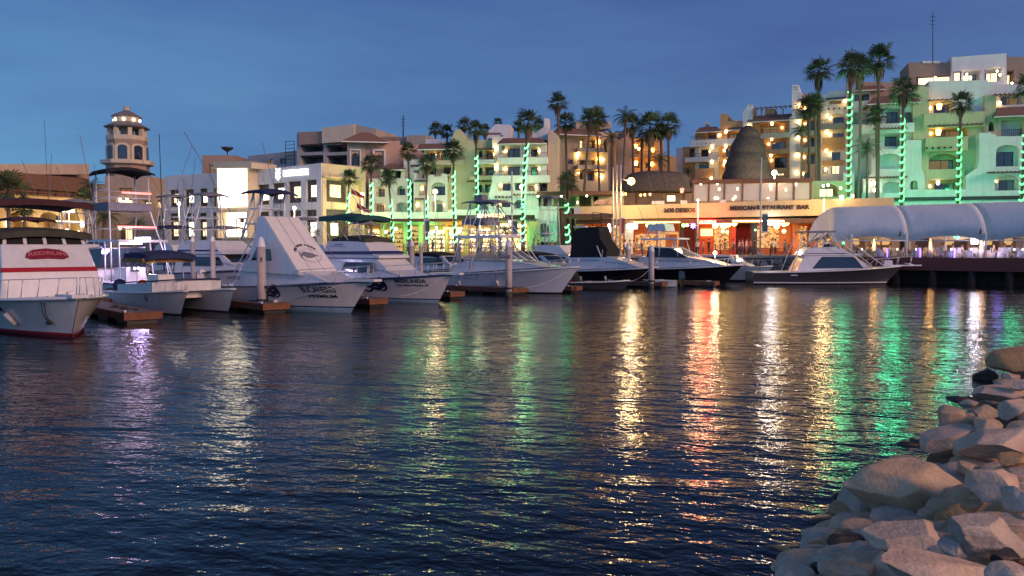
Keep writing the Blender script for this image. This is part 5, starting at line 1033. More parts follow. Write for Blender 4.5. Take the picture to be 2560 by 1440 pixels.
for px, Y, kd, si, ti, wh in ((1562, 88.5, 'stand', 0, 0, 'right of the amber lamp post'), (1592, 89, 'walk', 0, 2, 'before the lit white screen'), (1513, 90, 'stand', 6, 2, 'before the bar left of the amber lamp'), (1521, 89.5, 'walk', 0, 1, 'beside the cream pier of the bar'), (1505, 91, 'stand', 1, 0, 'deeper in the bar doorway'), (1574, 91, 'lean', 1, 2, 'under the lit white screen'), (1584, 91.5, 'stand', 6, 0, 'under the lit white screen, right one'), (1603, 92, 'walk', 2, 1, 'at the orange wall'), (1742, 92, 'stand', 0, 0, 'in the white light below the blue star'), (1772, 92, 'stand', 4, 0, 'in the doorway below the red neon letters'), (1758, 92.5, 'stand', 1, 1, 'left inside the neon doorway'), (1800, 91.5, 'lean', 1, 0, 'under the yellow lanterns'), (1812, 91, 'stand', 5, 2, 'under the yellow lanterns, right one'), (1832, 90.5, 'walk', 1, 1, 'before the red wall'), (1848, 90, 'lean', 0, 1, 'among diners before the red wall'), (1856, 91, 'stand', 6, 1, 'among diners at the orange panel'), (1866, 89.5, 'lean', 0, 2, 'at the orange panel'), (1876, 90.5, 'stand', 2, 0, 'left of the dark window'), (1886, 89.5, 'walk', 4, 1, 'before the dark window'), (1930, 90.5, 'stand', 1, 0, 'in the yellow doorway behind the pole'), (1938, 89.5, 'lean', 0, 0, 'before the yellow doorway'), (1962, 90, 'stand', 5, 1, 'at the orange wall on the right'), (2010, 89, 'walk', 1, 1, 'on the steps before the small green sign'), (2060, 88.5, 'stand', 2, 0, 'below the small green sign'), (1018, 93, 'walk', 0, 1, 'before the dim orange shop'), (1034, 94, 'stand', 4, 0, 'at the shop pier'), (1066, 93, 'walk', 6, 2, 'before the glowing shop, left end'), (1082, 94, 'stand', 4, 1, 'before the glowing shop, middle'), (1104, 93.5, 'lean', 1, 0, 'under the yellow shop awning'), (1132, 93, 'stand', 0, 2, 'before the bright shelf wall'), (1176, 93, 'walk', 1, 0, 'before the market, left end'), (1196, 94, 'stand', 5, 1, 'before the market shelves'), (1226, 93, 'lean', 4, 2, 'before the market doors'), (1252, 93.5, 'walk', 2, 0, 'beside the small bright palm'), (1335, 92, 'stand', 1, 1, 'at the foot of the tallest lit palm'), (1346, 92.5, 'walk', 4, 0, 'before the arched niche'), (1380, 92, 'stand', 6, 1, 'between the thatch and the tallest lit palm'), (1446, 92, 'walk', 0, 0, 'under the flat dark canopy'), (1462, 91, 'stand', 1, 2, 'under the flat dark canopy, right end')):
    crowd(px, Y, kd, si, ti, wh)
for i, (x, y, z, rz) in enumerate(PEOPLE_SEATS):
    if i % 3 != 1: continue
    si, ti = rnd.randrange(7), rnd.randrange(3); person('sit', (x, y - .02, z), rz, si, ti, 'person in a %s seated at a clothed table under the tent' % SN[si], 1.0, GS)
# tables of the terrace cafe on the promenade
def make_cafe():
    t = thing('cafe_table', 'small dark cafe table on the promenade behind the ropes', 'table', (0, 0, 0), 'cafe tables on the promenade')
    mb = MB(); mb.lathe((0, 0, .7), [(.4, 0), (.4, .04)], 12); mb.build('tabletop', 'brown_wood', t, local=True); mb = MB(); mb.lathe((0, 0, 0), [(.25, 0), (.04, .06), (.04, .7)], 8); mb.build('pedestal', 'iron', t, local=True); return t
cf = make_cafe()
for i, (px, Y) in enumerate(((1480, 89), (1500, 88), (1620, 88.5), (1640, 90), (1790, 89), (1825, 88.2), (1850, 88.4), (1872, 88.2), (1895, 88.5), (1925, 88.6))):
    p = P(px, 640, Y); o = cf if i == 0 else copy_tree(cf); o.location = (p.x, Y, ZP)
# ------------------------------------------------------------------ boats
class Boat:
    def __init__(s, label, px, py, hd, L, B, zb, zs, rake, name='motor_boat', cat='boat', group='boats moored in the marina', at=None, yoff=0.0):
        s.h = Vector((math.cos(R(hd)), -math.sin(R(hd)), 0)); bow = PZ(px, py, 0) if at is None else Vector(at)
        o = bow - s.h * (L - rake); o.z = 0; s.t = thing(name, label, cat, o, group, -R(hd)); WL[s.t.name] = Vector((0, 0, 0)); s.L, s.B, s.zb, s.zs, s.rk = L, B, zb, zs, rake; s.o = o
    def sec(s, t, z):                       # starboard half breadth and x of the skin at station t and height z
        L, B = s.L, s.B; zt = s.zs + (s.zb - s.zs) * t ** 1.8
        bs = B / 2 * (.93 + .07 * min(1, t * 3)) * (1 - max(0, (t - .40) / .60) ** 2.5); bw = B / 2 * .84 * (1 - max(0, (t - .25) / .75) ** 1.9)
        q = max(0, min(1, z / zt)); y = bw + (bs - bw) * q ** 1.5; x = t * (L - s.rk) + (t * s.rk) * q ** 1.05
        if z < 0: y = bw * max(0, 1 + z * 1.6); x = t * (L - s.rk) + t * t * z * .9
        return x, max(y, .012), zt
    def skin(s, x, z, out=.014):            # the point of the starboard side at x, z
        t = x / s.L
        for _ in range(8): xx, y, zt = s.sec(max(0, min(1, t)), z); t += (x - xx) / s.L
        return Vector((x, -y - out, z))
    def hull(s, top='gel_white', bot='bottom_teal', stripe=None, sz=(.22, .30), off=0.0, rub='navy_stripe', deck='gel_white', name='hull', rubr=.04):
        ts = [i / 24 for i in range(25)]; mb = MB(); mb.smooth = True; levels = [-.5, -.25, -.02, sz[0], sz[1]]
        for sg in (-1, 1):
            rows = []
            for t in ts:
                zt = s.sec(t, 0)[2]; r_ = [(s.sec(t, -.55)[0], 0, -.55)] if sg else []
                zl = levels + [sz[1] + (zt - sz[1]) * k for k in (.2, .4, .6, .8, 1.0)]
                for z in zl: x, y, _ = s.sec(t, z); r_.append((x, sg * y + off, z))
                r_[0] = (r_[0][0], off, -.55); rows.append([Vector(p) for p in r_])
            q = len(rows[0]); o = len(mb.v); mb.v += [p for r_ in rows for p in r_]
            for i in range(len(ts) - 1):
                for k in range(q - 1): mb.f.append([o + i * q + k, o + i * q + k + 1, o + (i + 1) * q + k + 1, o + (i + 1) * q + k]); mb.m.append(0 if k < 4 else (1 if k == 4 else 2)); mb.sm.append(True)
        def row0(sg): return [Vector((s.sec(0, z)[0], sg * s.sec(0, z)[1] + off, z)) for z in [-.5, -.02, sz[1], s.zs]]
        mb.smooth = False; mb.cur = 2; a, c = row0(-1), row0(1); mb.add(a + c[::-1], [list(range(8))])
        hl = mb.build(name, [bot, stripe or top, top], s.t, local=True)
        dk = MB(); dk.smooth = True; rows = []
        for t in ts: x, y, zt = s.sec(t, 99); y = s.sec(t, s.sec(t, 0)[2])[1]; rows.append([Vector((x, y * k + off, zt - .01 + .07 * (1 - k * k))) for k in (-1, -.6, 0, .6, 1)])
        dk.grid(rows); dk.build('deck', deck, s.t, local=True)
        for sg in (-1, 1):
            rb = MB(); rb.tube([Vector((s.sec(t, 99)[0], sg * (s.sec(t, s.sec(t, 0)[2])[1] + .01) + off, s.sec(t, 0)[2] - .02)) for t in ts], rubr, 6); rb.build('rub_rail', rub, s.t, local=True)
        return hl
    def house(s, prof, wb, wt, m='gel_white', name='cabin', taper=0.0, z0=None, z1=None):
        z0 = min(z for x, z in prof) if z0 is None else z0; z1 = max(z for x, z in prof) if z1 is None else z1; xm = max(x for x, z in prof); xn = min(x for x, z in prof)
        def w(x, z): return (wb + (wt - wb) * (z - z0) / max(.01, z1 - z0)) * (1 - taper * max(0, (x - xn) / (xm - xn)) ** 2)
        mb = MB(); n = len(prof); mb.add([(x, -w(x, z), z) for x, z in prof] + [(x, w(x, z), z) for x, z in prof], [list(range(n)), list(range(n, 2 * n))[::-1]] + [(i, (i + 1) % n, (i + 1) % n + n, i + n) for i in range(n)])
        o = mb.build(name, m, s.t, local=True)
        bv = o.modifiers.new('round', 'BEVEL'); bv.width = .05; bv.segments = 2; bv.limit_method = 'ANGLE'; bv.angle_limit = R(25)
        o.data.polygons.foreach_set('use_smooth', [False] * len(o.data.polygons))
        return o, w
    def side_win(s, h, pts, m='boat_glass', name='window', out=.008, both=True):
        o, w = h
        cx, cz = sum(p[0] for p in pts) / len(pts), sum(p[1] for p in pts) / len(pts)
        for sg in ((-1, 1) if both else (-1,)):
            mb = MB(); mb.prism([(x, sg * (w(x, z) + out), z) for x, z in pts], (0, -sg * .02, 0))
            if name == 'window': mb.cur = 1; mb.prism([(x, sg * (w(x, z) + out - .004), z) for x, z in [(p[0] + (.05 if p[0] > cx else -.05), p[1] + (.04 if p[1] > cz else -.04)) for p in pts]], (0, -sg * .02, 0))
            mb.build(name, [m, 'rubber'], o, local=True)
    def front_win(s, h, a, b, f0, f1, l0, l1, m='boat_glass', name='windscreen', out=.012):
        o, w = h; pa, pb = Vector((a[0], 0, a[1])), Vector((b[0], 0, b[1])); nn = Vector((pb.z - pa.z, 0, -(pb.x - pa.x))).normalized()
        if nn.x < 0: nn = -nn
        pts = []
        for f, l in ((f0, l0), (f0, l1), (f1, l1), (f1, l0)): p = pa.lerp(pb, f); pts.append(p + Vector((0, l * w(p.x, p.z), 0)) + nn * out)
        mb = MB(); mb.prism(pts, -nn * .02); return mb.build(name, m, o, local=True)
    def front_pt(s, h, a, b, f, l, out=.02):
        w = h[1]; pa, pb = Vector((a[0], 0, a[1])), Vector((b[0], 0, b[1])); nn = Vector((pb.z - pa.z, 0, -(pb.x - pa.x))).normalized()
        if nn.x < 0: nn = -nn
        p = pa.lerp(pb, f); return p + Vector((0, l * w(p.x, p.z), 0)) + nn * out
    def tubes(s, name, paths, r=.022, m='steel', par=None, n=6):
        one = name in ('bow_rail', 'tower_brace', 'ladder_rung', 'bridge_rail', 'windscreen_frame', 'bimini_hoop', 'gunwale_rail')
        mb = MB()
        for p in paths:
            mb.tube(p, r, n)
            if not one: o = mb.build(name, m, par or s.t, local=True); mb = MB()
        return mb.build(name, m, par or s.t, local=True) if one else o
    def rail(s, t0, t1, h, n=6, inset=.12, m='steel', r=.018, lift0=True, mid=False):
        ts = [t0 + (t1 - t0) * i / 16 for i in range(17)]
        for sg in (-1, 1):
            def pt(t, hh): x, y, zt = s.sec(t, 99)[0], s.sec(t, s.sec(t, 0)[2])[1], s.sec(t, 0)[2]; return Vector((x - inset * .5, sg * max(.05, y - inset), zt + hh))
            paths = [[pt(t, h * min(1, (t - t0) / (t1 - t0) * 5 if lift0 else 1)) for t in ts]]
            if mid: paths.append([pt(t, h * .5) for t in ts[3:]])
            for i in range(1, n + 1): t = t0 + (t1 - t0) * i / n; paths.append([pt(t - .012, 0), pt(t, h * min(1, (t - t0) / (t1 - t0) * 5 if lift0 else 1))])
            s.tubes('bow_rail', paths, r, m)
    def text(s, txt, size, x, z, m='black_ink', width=None, name='lettering', slope=0.0, par=None):
        me = text_mesh(txt, size, 0, .006); xs = [v.co.x for v in me.vertices]; k = width / (max(xs) - min(xs)) if width else 1
        for v in me.vertices: c = v.co; v.co = s.skin(x + c.x * k + slope * c.y, z + c.y + .0)
        me.materials.clear(); me.materials.append(M[m]); o = bpy.data.objects.new(name, me); col.objects.link(o); o.parent = par or s.t; return o
    def poly_decal(s, polys, x, z, k, m='navy_ink', name='flame_decal', par=None):
        mb = MB()
        for pl in polys:
            pts = [Vector((a * k, b * k, 0)) for a, b in pl]; tr = tessellate_polygon([pts])
            mb.add([s.skin(x + p.x, z + p.y) for p in pts], [list(q) for q in tr])
        return mb.build(name, m, par or s.t, local=True, recalc=False)
    def canopy(s, x0, x1, w, z, m='navy_canvas', th=.12, sag=.12, name='bimini', legs=None, par=None, crown=.15):
        mb = MB(); mb.smooth = True; rows = []; rows2 = []
        for i in range(9):
            f = i / 8; x = x0 + (x1 - x0) * f; zz = z - sag * math.sin(math.pi * f * 2) ** 2 * .5 - (.18 * max(0, (f - .8) / .2) + .1 * max(0, (.15 - f) / .15))
            rows.append([Vector((x, w * k, zz + crown * (1 - k * k))) for k in (-1, -.7, -.35, 0, .35, .7, 1)]); rows2.append([p - Vector((0, 0, th)) for p in rows[-1]])
        mb.grid(rows); mb.grid(rows2); ring_ = lambda r_: [r_[i][0] for i in range(9)] + r_[8][1:] + [r_[i][6] for i in range(7, -1, -1)] + r_[0][5:0:-1]
        a, b_ = ring_(rows), ring_(rows2); mb.grid([a + [a[0]], b_ + [b_[0]]]); c = mb.build(name, m, par or s.t, local=True)
        if legs:
            for sg in (-1, 1): s.tubes('bimini_frame', [[(a_, sg * w * .98, z - th), (b2, sg * w * .95, zl)] for a_, b2, zl in legs], .02, 'steel', c)
        return c
    def tower(s, xb, zb, xt, zt, wb, wt, m='alu', r=.035, hoops=3, top=True, topm='grey_canvas', tx=(0, 0), leg_dx=.9):
        t_ = None; legs = []
        for sg in (-1, 1):
            for xo, xo2 in ((0, 0), (leg_dx * 1.5, leg_dx)):
                s.tubes('tower_leg', [[(xb + xo, sg * wb, zb), (xt + xo2, sg * wt, zt)]], r, m)
        P_ = []
        for k in range(1, hoops + 1):
            f = k / (hoops + 1); z = zb + (zt - zb) * f; w = wb + (wt - wb) * f; x0 = xb + (xt - xb) * f; x1 = x0 + leg_dx * (1.5 - .5 * f)
            P_ += [[(x0, -w, z), (x0, w, z)], [(x1, -w, z), (x1, w, z)], [(x0, -w, z), (x1, -w, z)], [(x0, w, z), (x1, w, z)]]
        for sg in (-1, 1): P_ += [[(xb, sg * wb, zb), (xt + leg_dx, sg * wt, zt)], [(xb + leg_dx * 1.5, sg * wb, zb), (xt, sg * wt, zt)]]
        if P_: s.tubes('tower_brace', P_, r * .6, m)
        if top: s.canopy(xt - .35 + tx[0], xt + leg_dx + .5 + tx[1], wt + .35, zt + .12, topm, .1, .02, 'tower_top')
    def outriggers(s, x, z, w, dx, dz, dw, m='grey_canvas', r=.019):
        for sg in (-1, 1): s.tubes('outrigger', [[(x, sg * w, z), (x + dx * .5, sg * (w + dw * .45), z + dz * .5), (x + dx, sg * (w + dw), z + dz)]], r, m)
    def pulpit(s, l=.9, w=.42, m='gel_white', th=.08):
        x = s.L; mb = MB(); mb.hexa([(x - 1.3, -w, s.zb - .04), (x + l, -w * .55, s.zb - .02), (x + l, w * .55, s.zb - .02), (x - 1.3, w, s.zb - .04), (x - 1.3, -w, s.zb + th), (x + l, -w * .55, s.zb + th + .02), (x + l, w * .55, s.zb + th + .02), (x - 1.3, w, s.zb + th)]); mb.build('bow_pulpit', m, s.t, local=True)
def fit(b, fs=(.35, .6), line=None, cl=(.2, .55, .9)):               # fenders, cleats and a bow line, as every berthed boat has
    for t in fs:
        x = t * b.L; zt = b.sec(t, 0)[2]; mb = MB(); mb.tube([b.skin(x, zt * .62, .12), b.skin(x, zt * .3, .13)], .1, 10); mb.build('fender', 'gel_cream', b.t, local=True)
        b.tubes('fender_line', [[b.skin(x, zt - .05, .03), b.skin(x, zt * .62, .12)]], .012, 'rubber')
    for t in cl:
        for sg in (-1, 1):
            x, y, zt = b.sec(t, 99)[0], b.sec(t, b.sec(t, 0)[2])[1], b.sec(t, 0)[2]; mb = MB(); mb.box((x, sg * max(.06, y - .12), zt + .06), (.26, .05, .05)); mb.build('cleat', 'steel', b.t, local=True)
    if line:
        p0 = Vector((b.L - .5, -.15, b.zb)); p1 = Vector(line); b.tubes('mooring_line', [[p0.lerp(p1, f) - Vector((0, 0, .35 * math.sin(math.pi * f))) for f in [i / 8 for i in range(9)]]], .016, 'pole_white')
def flame_polys():
    def tongue(pts, w):                                             # a lick of flame: thick root, thin curled tip
        up, dn = [], []
        for i, (x, y) in enumerate(pts):
            a = Vector(pts[max(0, i - 1)]); b_ = Vector(pts[min(len(pts) - 1, i + 1)]); d = (b_ - a).normalized(); n = Vector((-d.y, d.x)); ww = w * (1 - i / (len(pts) - 1)) ** .8 + .004
            up.append((x + n.x * ww, y + n.y * ww)); dn.append((x - n.x * ww, y - n.y * ww))
        return up + dn[::-1]
    def smooth(p):
        p = [Vector(q) for q in p]; out = []
        for i in range(len(p) - 1):
            a, b_, c, d = p[max(0, i - 1)], p[i], p[i + 1], p[min(len(p) - 1, i + 2)]
            for k in range(5): t = k / 5; out.append(tuple(.5 * (2 * b_ + (c - a) * t + (2 * a - 5 * b_ + 4 * c - d) * t * t + (3 * b_ - a - 3 * c + d) * t ** 3)))
        return out + [tuple(p[-1])]
    T = [([(1.5, .95), (1.45, .72), (1.58, .5), (1.5, .22), (1.2, .12), (.98, .2)], .12), ([(1.55, .58), (1.2, .74), (.92, .60), (.62, .78), (.35, .66), (.1, .76)], .13),
         ([(1.52, .5), (1.1, .42), (.78, .5), (.4, .34), (.0, .44), (-.3, .36)], .13), ([(1.3, .42), (1.0, .22), (.65, .26), (.3, .06), (-.1, .12), (-.45, .0)], .12), ([(1.28, .62), (1.24, .82), (1.34, 1.04)], .08)]
    return [tongue(smooth(p), w) for p, w in T]
# -- 1 the nearest boat with the red plaque
b = Boat('white fishing boat with a red plaque and red stripe, nearest of the row', 178, 846, 47, 11.6, 4.7, 1.60, 1.3, 1.25)
hl = b.hull('gel_cream', 'bottom_red', 'stripe_red', (.12, .2), rub='gel_white', rubr=.07); b.pulpit(.1, .5)
h = b.house([(1.5, 1.3), (8.1, 1.42), (7.75, 2.45), (6.9, 3.55), (1.5, 3.55)], 1.98, 1.62, 'gel_white', 'cabin', .06)
A_, B_ = (7.75, 2.45), (6.9, 3.55)
mb = MB(); q = [b.front_pt(h, A_, B_, f, l, .03) for f, l in ((-.0, -1.005), (-.0, 1.005), (.15, 1.005), (.15, -1.005))]; mb.prism(q, Vector((-.03, 0, 0))); mb.build('cabin_stripe', 'stripe_red', h[0], local=True)
b.side_win(h, [(1.6, 2.45), (7.7, 2.45), (7.6, 2.63), (1.6, 2.63)], 'stripe_red', 'cabin_stripe', .012)
pl = [(-.56, .0), (-.52, .25), (-.35, .42), (0, .5), (.35, .42), (.52, .25), (.56, 0), (.42, -.1), (.0, -.06), (-.42, -.1)]
fx = lambda a, c: b.front_pt(h, A_, B_, .5 + c * .62, -.02 + a * .84, .02)
mb = MB(); nn = (b.front_pt(h, A_, B_, .5, 0, .06) - b.front_pt(h, A_, B_, .5, 0, .0)); mb.prism([fx(a, c) for a, c in pl], nn); lg = mb.build('name_plaque', 'red_logo', h[0], local=True)
me = text_mesh('REDRUM', .3, 0, .01); xs = [v.co.x for v in me.vertices]; k = 1.0 / (max(xs) - min(xs))
for v in me.vertices: c = v.co.copy(); v.co = fx(c.x * k, c.y * 1.0 + .17 + .12 * math.cos(c.x * k * 2.6) - .08) + nn * 1.15
me.materials.clear(); me.materials.append(M['pink_ink']); o = bpy.data.objects.new('lettering', me); col.objects.link(o); o.parent = lg
h2 = b.house([(1.8, 3.55), (6.85, 3.55), (6.6, 3.9), (1.8, 3.9)], 1.55, 1.5, 'black_canvas', 'bridge_screen')
for k in range(5): b.front_win(h2, (6.85, 3.55), (6.6, 3.9), .0, 1.0, -.95 + k * .46, -.87 + k * .46, 'gel_white', 'screen_post', .02)
fit(b, (.5, .68), None)
b.canopy(1.6, 6.9, 1.75, 4.15, 'olive_canvas', .25, .1, 'canvas_cover'); b.canopy(1.2, 6.6, 1.95, 5.4, 'maroon_canvas', .22, .16, 'bimini', [(1.6, 2.2, 4.0), (4.0, 5.0, 4.0), (6.2, 5.2, 4.0), (6.4, 6.5, 4.0)])
b.rail(.55, 1.0, .72, 7, .15, 'steel'); b.poly_decal([[(.0, .0), (.25, .1), (.6, .12), (.85, .02), (.6, -.12), (.25, -.12)]], 7.0, 1.05, .9, 'red_logo', 'hull_emblem', hl)
for dx in (0, .22): p0 = b.skin(10.15 + dx * .6, 1.38, .03); p1 = b.skin(9.75 + dx * .3, .62, .05); b.tubes('mooring_line', [[p0, (p0 + p1) / 2 + Vector((0, -.05, -.08)), p1]], .018, 'rubber')
mb = MB(); p1 = b.skin(9.85, .6, .1); mb.ball(p1, .12, 8, .7); mb.build('anchor_roller', 'rubber', b.t, local=True)
mb = MB(); mb.box((10.4, 0, 1.68), (.3, .2, .16)); mb.build('windlass', 'steel', b.t, local=True)
# -- 2 catamaran
b = Boat('small open white catamaran with two bows and a navy canvas top', 452, 789, 42, 9.2, 1.35, 1.28, .95, .75, 'catamaran', 'boat')
hl = b.hull('gel_cream', 'bottom_black', None, (.08, .13), 0.0, 'gel_white', rubr=.05); b2h = b.hull('gel_cream', 'bottom_black', None, (.08, .13), 2.55, 'gel_white', rubr=.05)
mb = MB(); mb.hexa([(.2, .3, .55), (6.5, .3, .75), (6.5, 2.25, .75), (.2, 2.25, .55), (.2, .3, .9), (6.5, .3, 1.2), (6.5, 2.25, 1.2), (.2, 2.25, .9)]); mb.build('bridge_deck', 'gel_cream', b.t, local=True)
mb = MB()
for sg, y in ((-1, -.6), (1, 3.15)): mb.hexa([(2.3, y, .9), (6.6, y * .98 + .0, 1.1), (6.6, y * .98 + .06, 1.1), (2.3, y + .06, .9), (2.3, y, 1.42), (6.6, y * .98, 1.62), (6.6, y * .98 + .06, 1.62), (2.3, y + .06, 1.42)])
mb.hexa([(6.6, -.55, 1.1), (7.1, .3, 1.15), (7.1, 2.3, 1.15), (6.6, 3.1, 1.1), (6.58, -.55, 1.62), (7.15, .3, 1.68), (7.15, 2.3, 1.68), (6.58, 3.1, 1.62)]); mb.build('bulwark', 'gel_white', b.t, local=True)
b.tubes('gunwale_rail', [[(2.3, -.6, 1.5), (6.6, -.6, 1.7), (7.2, .3, 1.76), (7.2, 2.3, 1.76), (6.6, 3.1, 1.7), (2.3, 3.1, 1.5)]], .045, 'navy'); b.rail(.55, 1.0, .5, 5, .1)
h = b.house([(2.6, .9), (4.4, 1.0), (4.1, 1.95), (2.9, 1.95)], .55, .45, 'gel_white', 'console'); h[0].location = (0, 1.28, 0); h[0].scale = (1, 1, 1)
bm = b.canopy(1.9, 4.9, 1.35, 3.15, 'navy_canvas', .28, .06, 'bimini', [(2.1, 1.9, 1.1), (3.2, 3.6, 1.1), (4.7, 4.9, 1.3)]); bm.location = (0, 1.28, 0)
mb = MB(); mb.hexa([(2.0, -.2, 2.62), (4.6, -.2, 2.62), (4.6, 2.6, 2.62), (2.0, 2.6, 2.62), (2.0, -.2, 2.84), (4.6, -.2, 2.84), (4.6, 2.6, 2.84), (2.0, 2.6, 2.84)]); mb.build('stowed_gear', 'tan_cloth', b.t, local=True)
mb = MB(); mb.box((4.3, .2, 2.7), (.7, .5, .24)); mb.build('life_jackets', 'yellow_float', b.t, local=True)
mb = MB(); mb.ball((4.9, -.35, 1.5), .24, 10, 1.0); mb.build('fender_ball', 'orange_float', b.t, local=True); mb = MB(); mb.tube([(5.1, -.3, 1.5), (5.7, -.3, 1.35)], .12, 8); mb.build('fender', 'yellow_float', b.t, local=True)
b.poly_decal([[(0, 0), (.22, .1), (.4, .4), (.5, .1), (.55, -.15), (.3, -.3), (.12, -.2)]], 5.5, .78, .7, 'grey_ink', 'hull_emblem', hl); b.text('STAMAS', .16, .9, .78, 'grey_ink', .55, par=hl)
mb = MB(); mb.hexa([(-.5, -.35, -.2), (.0, -.35, -.2), (.0, .35, -.2), (-.5, .35, -.2), (-.45, -.25, 1.0), (.05, -.3, 1.1), (.05, .3, 1.1), (-.45, .25, 1.0)]); mb.build('outboard_motor', 'outboard', b.t, local=True)
mb = MB(); mb.lathe((.6, .2, .95), [(.32, 0), (.36, .35), (.25, .62), (.05, .7)], 12); mb.build('covered_motor', 'navy_canvas', b.t, local=True)
# -- 3 sport fisher with the tall dodger
b = Boat('white sportfishing boat with a very tall canvas dodger carrying a fish emblem', 878, 782, 33, 11.0, 3.7, 1.70, 1.25, 1.35)
hl = b.hull('gel_cream', 'bottom_teal', 'navy_stripe', (.26, .33), rub='navy_stripe', rubr=.035); b.pulpit(.55, .55)
h = b.house([(2.0, 1.2), (9.2, 1.62), (8.2, 1.95), (7.3, 2.15), (2.4, 2.2)], 1.55, 1.3, 'gel_white', 'trunk_cabin', .25)
A_, B_ = (7.25, 2.1), (4.35, 5.15)
h2 = b.house([(2.2, 2.1), (7.45, 1.95), A_, B_, (3.85, 5.15), (3.55, 3.7), (3.3, 2.95), (2.5, 2.2)], 1.42, 1.22, 'gel_white', 'dodger')
mb = MB(); mb.prism([b.front_pt(h2, A_, B_, f, l, .03) for f, l in ((.0, -.99), (.0, .99), (.985, .99), (.985, -.99))], Vector((-.012, 0, -.012))); pn = mb.build('dodger_front', 'white_canvas', h2[0], local=True)
b.side_win(h2, [(3.5, 2.75), (5.1, 2.75), (4.95, 3.3), (3.9, 3.3)])
for l in (-.34, .34): b.tubes('seam', [[b.front_pt(h2, A_, B_, f, l, .035) for f in (.02, .5, .97)]], .012, 'grey_ink', pn)
def arc_text(txt, f0, l0, rl, rf, a0, a1, size, m):
    n = len(txt)
    for i, ch in enumerate(txt):
        if ch == ' ': continue
        a = R(a0 + (a1 - a0) * i / (n - 1)); me = text_mesh(ch, size, 0, .008); ca, sa = math.cos(a - R(90)), math.sin(a - R(90))
        for v in me.vertices: c = v.co.copy(); x, y = c.x * ca - c.y * sa, c.x * sa + c.y * ca; v.co = b.front_pt(h2, A_, B_, f0 + rf * math.sin(a) + y / 4.2, l0 + rl * math.cos(a) + x / 1.35, .05)
        me.materials.clear(); me.materials.append(M[m]); o = bpy.data.objects.new('lettering', me); col.objects.link(o); o.parent = pn
arc_text('CABO SPORT FISHING', .31, .08, .62, .16, 160, 35, .2, 'black_ink')
mb = MB()
def fp(a, rl, rf): return b.front_pt(h2, A_, B_, .28 + rf * math.sin(a), .12 + rl * math.cos(a), .05)
for rl, rf, a0, a1 in ((.56, .12, 0, 360), (.5, .10, 120, 330)):
    k = [R(a0 + (a1 - a0) * i / 40) for i in range(41)]; mb.grid([[fp(a, rl, rf) for a in k], [fp(a, rl * .975, rf * .97) for a in k]])
fish = [(-.42, .03), (-.2, .08), (.1, .05), (.3, .02), (.5, -.02), (.3, -.02), (.05, -.05), (-.2, -.05), (-.36, -.0), (-.5, -.07), (-.46, .02), (-.5, .1)]
tr = tessellate_polygon([[Vector((x, y, 0)) for x, y in fish]]); mb.add([b.front_pt(h2, A_, B_, .285 + y * .9, .1 + x, .05) for x, y in fish], [list(t) for t in tr]); mb.build('fish_emblem', 'grey_ink', pn, local=True, recalc=False)
b.poly_decal(flame_polys(), 4.6, .66, .84, 'navy_ink', 'flame_decal', hl)
b.text('BUCANERO', .46, 8.35, 1.22, 'black_ink', 1.8, slope=-.35, par=hl); b.text('PREMIUM', .24, 8.45, .86, 'black_ink', 1.5, slope=-.3, par=hl)
o = b.text('0305073', .24, 2.2, 1.55, 'black_ink', 1.15, par=hl)
for v in o.data.vertices: v.co.y += .22; v.co.z += .18
b.rail(.58, 1.0, .78, 3, .15); b.tubes('mooring_line', [[b.skin(9.9, 1.55, .05), b.skin(8.3, 1.05, .12), b.skin(6.9, .72, .10)]], .014, 'pole_white')
for y in (-.5, -.15): b.tubes('ladder', [[(1.0, y - .6, 1.2), (3.4, y - .4, 4.5)]] + [], .028, 'alu')
b.tubes('ladder_rung', [[(1.0 + 2.4 * f, -1.1 + .2 * f, 1.2 + 3.3 * f), (1.0 + 2.4 * f, -.75 + .2 * f, 1.2 + 3.3 * f)] for f in (.1, .22, .34, .46, .58, .7, .82)], .018, 'alu')
b.tower(2.2, 3.9, 3.0, 6.45, 1.0, .75, 'alu', .06, 2, True, 'navy_canvas', (-.3, .2), .8)
b.outriggers(3.6, 3.4, 1.5, -4.0, 6.5, 1.2); mb = MB(); mb.tube([b.skin(5.6, .62, .16), b.skin(5.6, .1, .16)], .13, 10); mb.build('fender', 'gel_cream', b.t, local=True)
# -- 4 convertible with the green top
b = Boat('white flybridge boat with a blue band, dark flame decal and dark green bimini', 1096, 758, 34, 11.6, 3.9, 1.80, 1.3, 1.1)
hl = b.hull('gel_cream', 'bottom_teal', 'navy_stripe', (.20, .27), rub='navy_stripe', rubr=.06)
h = b.house([(2.2, 1.3), (8.9, 1.62), (7.6, 2.0), (6.6, 2.75), (2.2, 2.75)], 1.62, 1.42, 'gel_white', 'cabin', .18)
b.side_win(h, [(3.6, 1.85), (4.7, 1.87), (4.7, 2.45), (4.0, 2.45)]); b.side_win(h, [(4.85, 1.87), (6.3, 1.9), (6.1, 2.45), (4.85, 2.45)])
h2 = b.house([(2.0, 2.75), (6.95, 2.75), (6.9, 2.95), (6.35, 3.02), (5.5, 3.85), (2.2, 3.85)], 1.6, 1.35, 'gel_white', 'flybridge', .1)
b.side_win(h2, [(2.2, 2.98), (6.35, 3.0), (6.3, 3.2), (2.1, 3.18)], 'navy_stripe', 'band', .012); b.front_win(h2, (6.35, 3.02), (5.5, 3.85), .0, .22, -.98, .98, 'navy_stripe', 'band', .014)
b.side_win(h2, [(2.5, 3.5), (3.9, 3.5), (3.9, 3.53), (2.5, 3.53)], 'grey_ink', 'bridge_script', .012); b.side_win(h2, [(2.9, 3.62), (3.7, 3.62), (3.7, 3.68), (2.9, 3.68)], 'grey_ink', 'bridge_script', .012)
